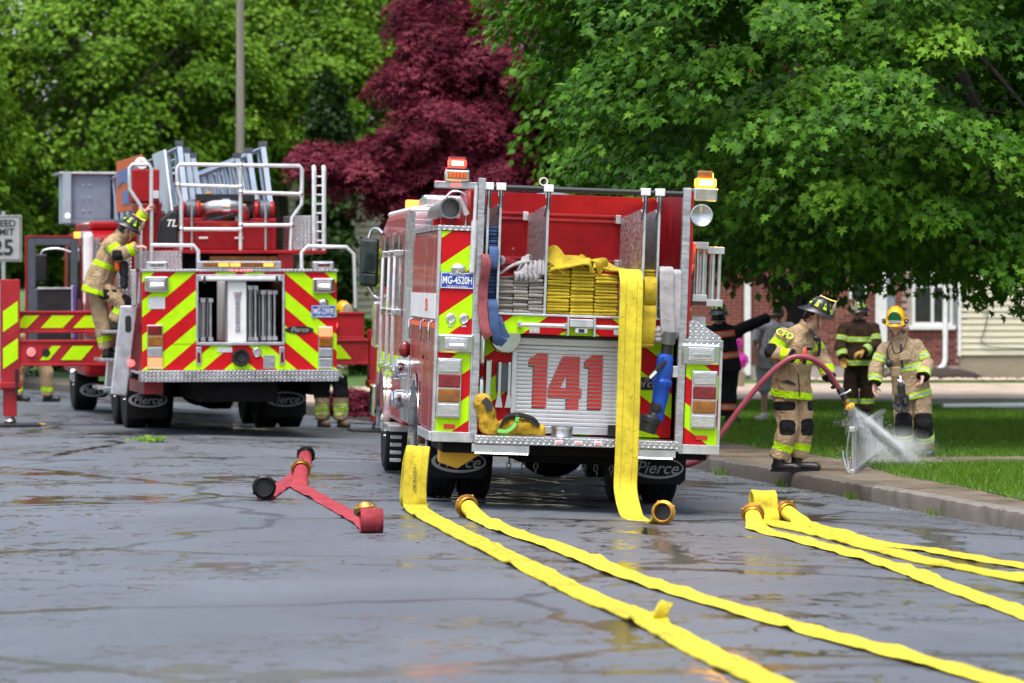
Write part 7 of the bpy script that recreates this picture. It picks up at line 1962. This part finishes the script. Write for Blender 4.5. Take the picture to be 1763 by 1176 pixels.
person('firefighter with red helmet striding behind the roadside outrigger beams', (-7.92, 67.3, zr(-7.92, 67.3)), stand(1.0, .04, (.9, -.2, -.1),
    [A_((-.02, -.22, 1.34), (-.10, -.26, 1.08), (.02, -.30, .88), glove=M['glove_b']), A_((.02, .22, 1.34), (.12, .24, 1.10), (.26, .2, .98), glove=M['glove_b'])], side=(.2, .97, 0), feet=((-.27, -.06), (.22, .06)), toes=[(1, 0, 0), (1, 0, 0)]),
    dict(coat=M['tan'], cbands=TB, pbands=[('shA', .27), ('shB', .27)], helmet='modern', helm=M['helm_r'], shield=M['shield_w'], bvox=.01), FF, .012)
person('firefighter in dark trousers standing behind the kerbside outrigger of the ladder truck', (-2.56, 57.6, zr(-2.56, 57.6)), stand(1.0, .12, (.5, -.85, -.2),
    [A_((-.22, 0, 1.34), (-.26, -.06, 1.08), (-.2, -.18, .9), glove=M['glove_b']), A_((.33, 0, 1.34), (.38, -.05, 1.12), (.30, -.22, 1.02), glove=M['glove_b'])], feet=((-.14, 0), (.14, 0))),
    dict(coat=M['tan_s'], cbands=TB, pants=M['tan_s'], pbands=[('shA', .18), ('shB', .18), ('shA', .26), ('shB', .26)], pdark=[('thA', -1, 9), ('thB', -1, 9), ('hip', -1, 9)], helmet='modern', helm=M['helm_y'], shield=M['shield_w'], bootm=mat('brown_boot', (.12, .07, .04), .6), bvox=.01), FF, .012)
person('firefighter in tan coat half hidden behind the engine mirror', (-1.62, 61.5, 0), stand(.98, -.10, (-.8, -.4, -.3),
    [A_((-.30, -.05, 1.32), (-.40, -.12, 1.10), (-.30, -.26, .98), glove=M['glove_b']), A_((.20, 0, 1.32), (.26, -.05, 1.08), (.2, -.2, .9), glove=M['glove_b'])], side=(.8, -.5, 0)),
    dict(coat=M['tan'], cbands=TB, pbands=[('shA', .22), ('shB', .22)], helmet='trad', helm=M['helm_b'], bvox=.01), FF, .012)
# ================================================================ WASHING THE LADDER
wl2 = empty('washed_ladder', (0, 0, 0), label='aluminium ladder standing on its edge on the wet pavement being sprayed', cat='ladder')
a0 = Vector((3.47, 41.5, .0)); a1 = Vector((4.33, 47.4, .0)); dd = (a1 - a0).normalized(); nn = Vector((dd.y, -dd.x, 0))
for z in (.0, .43):
    q = MB(); p = [a0 + nn * .03, a0 - nn * .03, a1 - nn * .03, a1 + nn * .03]; q.hexa([v + Vector((0, 0, z + .004)) for v in p], [v + Vector((0, 0, z + .052)) for v in p]); q.build('rail', M['lad_alu'], wl2, bevel=.006)
L = (a1 - a0).length; k = .12
while k < L:
    p = a0 + dd * k; q = MB(); q.cyl(p + Vector((0, 0, .05)), p + Vector((0, 0, .432)), .017, n=10); q.build('rung', M['lad_alu'], wl2, smooth=50); k += .42
q = MB(); p = a0 - dd * .03; q.tube([p + Vector((-.03, 0, .06)), p + Vector((-.05, 0, .2)), p + Vector((-.035, 0, .44))], .013, 8, smooth=4); q.tube([p + Vector((-.03, -.02, .02)), p + Vector((-.08, -.03, .13)), p + Vector((-.10, -.03, .25))], .013, 8, smooth=4); q.build('roof_hook', M['chrome'], wl2, smooth=60)
ho = empty('attack_hose', (0, 0, 0), label='maroon rubber hose running from the engine into the gloved hands', cat='hose')
hp = Vector((2.91, 42.2, 0))
pts = [(1.05, 44.5, -.06), (1.3, 43.0, -.04), (1.62, 42.2, .02), (1.95, 41.88, .14)] + [tuple(hp + Vector(v)) for v in ((-.80, -.34, .34), (-.52, -.36, .72), (-.28, -.37, 1.0), (-.08, -.375, 1.165), (.06, -.365, 1.20), (.20, -.33, 1.165), (.335, -.25, 1.06), (.43, -.17, .93), (.475, -.14, .86))]
MB().tube(pts, .029, 14, smooth=8).build('jacket', M['h_wet'], ho, smooth=60)
n0 = hp + Vector((.475, -.14, .86)); n1 = hp + Vector((.585, -.16, .675)); nd = (n1 - n0).normalized()
q = MB(); q.lathe([(.01, 0), (.034, 0), (.036, .05), (.028, .06), (.032, .075), (.032, .13), (.02, .14)], n0, nd, 18); q.build('shutoff', M['black'], ho, smooth=35)
q = MB(); q.lathe([(.02, .13), (.034, .135), (.036, .18), (.03, .19)], n0, nd, 18); q.build('collar', M['brass'], ho, smooth=35)
q = MB(); q.lathe([(.02, .185), (.045, .19), (.05, .20), (.05, .235), (.043, .245), (.02, .24)], n0, nd, 18)
for i in range(10):
    x, y, d = frame(nd); a = 2 * math.pi * i / 10; q.ball(n0 + nd * .215 + (x * math.cos(a) + y * math.sin(a)) * .05, .010, 6, 5)
q.build('bumper_tip', M['yellow_plastic'], ho, smooth=40)
q = MB(); q.tube([n0 + nd * .07 + Vector((-.03, -.03, 0)), n0 + nd * .05 + Vector((.05, -.06, .01)), n0 + nd * .04 + Vector((.085, -.06, .02))], .010, 8); q.ball(n0 + nd * .04 + Vector((.088, -.06, .02)), .015, 8, 6); q.build('bale', M['chrome'], ho, smooth=60)
# the water: fine drops thrown from the tip, and the mist they raise
tip = n0 + nd * .245
r = np.random.default_rng(4); N = 6500
t = r.uniform(0, 1, N) ** 1.15
tgt = np.where(r.uniform(0, 1, N)[:, None] < .62, np.array([[4.30, 43.6, .02]]), np.array([[3.62, 42.3, .34]]))
sp = .006 + .045 * t
P = np.array(tip)[None] * (1 - t[:, None]) + tgt * t[:, None] + r.normal(0, 1, (N, 3)) * sp[:, None] * [1, 1.3, .75]
P[:, 2] -= .10 * t * (t - 1) * -1 * 0
k = 1500; Q = np.stack([r.normal(4.05, .32, k), r.normal(43.3, .55, k), np.abs(r.normal(.02, .09, k)) + .01], 1); P = np.concatenate([P, Q]); k2 = 900
Q = np.stack([r.normal(3.62, .12, k2), r.normal(42.2, .3, k2), .47 + np.abs(r.normal(0, .05, k2))], 1); P = np.concatenate([P, Q])
P = P[P[:, 2] > .008]; n = len(P)
s = r.uniform(.0012, .0030, n); jd = np.where(np.arange(n)[:, None] < N, P - np.array(tip)[None] + 1e-4, np.array([[.3, .5, -.6]])); jd = jd / np.linalg.norm(jd, axis=1, keepdims=True); dirv = jd + r.normal(0, .10, (n, 3)); dirv /= np.linalg.norm(dirv, axis=1, keepdims=True)
lx = np.cross(dirv, r.normal(size=(n, 3))); lx /= np.linalg.norm(lx, axis=1, keepdims=True); ly = np.cross(dirv, lx); ln = s * np.where(np.arange(n) < N - 400, r.uniform(8, 34, n), r.uniform(1.5, 5, n))
co = np.stack([P - dirv * ln[:, None], P + lx * s[:, None], P - lx * s[:, None] * .5 + ly * s[:, None] * .87, P - lx * s[:, None] * .5 - ly * s[:, None] * .87, P + dirv * ln[:, None]], 1).reshape(-1, 3)
f = np.array([(0, 2, 1), (0, 3, 2), (0, 1, 3), (4, 1, 2), (4, 2, 3), (4, 3, 1)]); fc = (f[None] + (np.arange(n) * 5)[:, None, None]).reshape(-1, 3)
m, nn_, ll, p = nodes('water_drops'); p.inputs['Base Color'].default_value = (.93, .95, .97, 1); p.inputs['Roughness'].default_value = .35; tl_ = nn_.new('ShaderNodeBsdfTranslucent'); tl_.inputs['Color'].default_value = (.9, .92, .94, 1); mx_ = nn_.new('ShaderNodeMixShader'); mx_.inputs[0].default_value = .5; ll.new(p.outputs[0], mx_.inputs[1]); ll.new(tl_.outputs[0], mx_.inputs[2]); ll.new(mx_.outputs[0], nn_['Material Output'].inputs['Surface'])
dr = link_mesh('water_spray', fast_mesh('water_spray', co, fc, m)); tag(dr, 'white water spray shooting from the nozzle over the ladder', 'water', kind='stuff')
def soft_mist(name, label, loc, scale, rot, dens):
    """puff of airborne water whose density falls off towards its edge"""
    m = bpy.data.materials.new(name); m.use_nodes = True; nt = m.node_tree; nt.nodes.clear()
    n_, l_ = nt.nodes, nt.links
    o_ = n_.new('ShaderNodeOutputMaterial'); pv_ = n_.new('ShaderNodeVolumePrincipled'); pv_.inputs['Color'].default_value = (.97, .98, 1, 1); l_.new(pv_.outputs[0], o_.inputs['Volume'])
    tc_ = n_.new('ShaderNodeTexCoord'); ln_ = n_.new('ShaderNodeVectorMath'); ln_.operation = 'LENGTH'; l_.new(tc_.outputs['Object'], ln_.inputs[0])
    fo = mth(n_, l_, 'POWER', mth(n_, l_, 'MAXIMUM', mth(n_, l_, 'SUBTRACT', 1.0, ln_.outputs['Value']), 0.0), 1.5)
    rg = ramp(n_, l_, nz(n_, l_, 2.6, 4, .65, tc_.outputs['Object']).outputs[0], [(.34, .25), (.62, 1.5)])
    l_.new(mth(n_, l_, 'MULTIPLY', mth(n_, l_, 'MULTIPLY', fo, dens), rg.outputs[0]), pv_.inputs['Density'])
    o = MB().ball((0, 0, 0), (1, 1, 1), 24, 14).build(name, m); o.location = loc; o.scale = scale; o.rotation_euler = rot
    return tag(o, label, 'mist', kind='stuff')
def along(a, b, r, ext=1.25):
    a = Vector(a); b = Vector(b); return tuple((a + b) / 2), (r, r, (b - a).length / 2 * ext), (b - a).to_track_quat('Z', 'Y').to_euler()
l_, s_, r_ = along(tip, (4.22, 43.4, .10), .085); soft_mist('jet_mist', 'white jet of fine water mist from the nozzle', l_, s_, r_, 30)
l_, s_, r_ = along(tip, (3.60, 42.15, .50), .06); soft_mist('jet_mist', 'short spray fan hitting the near end of the ladder', l_, s_, r_, 26)
soft_mist('drifting_mist', 'thin mist drifting low around the sprayed ladder', (4.1, 43.5, .20), (.5, .8, .25), (0, 0, 0), 1.8)
# white pole lying on the lawn
wp = MB(); wp.cyl((6.55, 61.8, .06), (10.5, 63.2, .06), .045, n=14); tag(wp.build('plastic_pipe', M['trim'], smooth=50), 'white plastic pipe lying on the lawn behind the yellow helmet', 'pipe')
# magenta flower heads by the house corner
fb_ = empty('flower_pot', (4.12, 74.2, 0.03), label='bright magenta flower heads in a pot beside the brick house', cat='flowers')
q = MB(); q.lathe([(.10, 0), (.14, .25), (.15, .25), (.12, .02)], (0, 0, 0), (0, 0, 1), 16); q.build('pot', M['found'], fb_)
mg = leafmat('magenta_petals', [(.35, .02, .22), (.50, .04, .36), (.62, .08, .46)], .2)
for c, s in (((-.06, 0, .78), .17), ((.06, -.05, .48), .15)):
    d = r.normal(size=(320, 3)); d /= np.linalg.norm(d, axis=1, keepdims=True); leaves('flower_head', np.array(c) + d * s * .9, d, r.normal(size=(320, 3)), np.full(320, .05), r.uniform(0, 1, 320), 'simple', mg, fb_)
q = MB(); q.tube([(0, 0, .1), (-.02, 0, .4), (-.06, 0, .7)], .01, 5); q.tube([(0, 0, .1), (.05, 0, .4)], .01, 5); q.build('stem', M['bark2'], fb_)
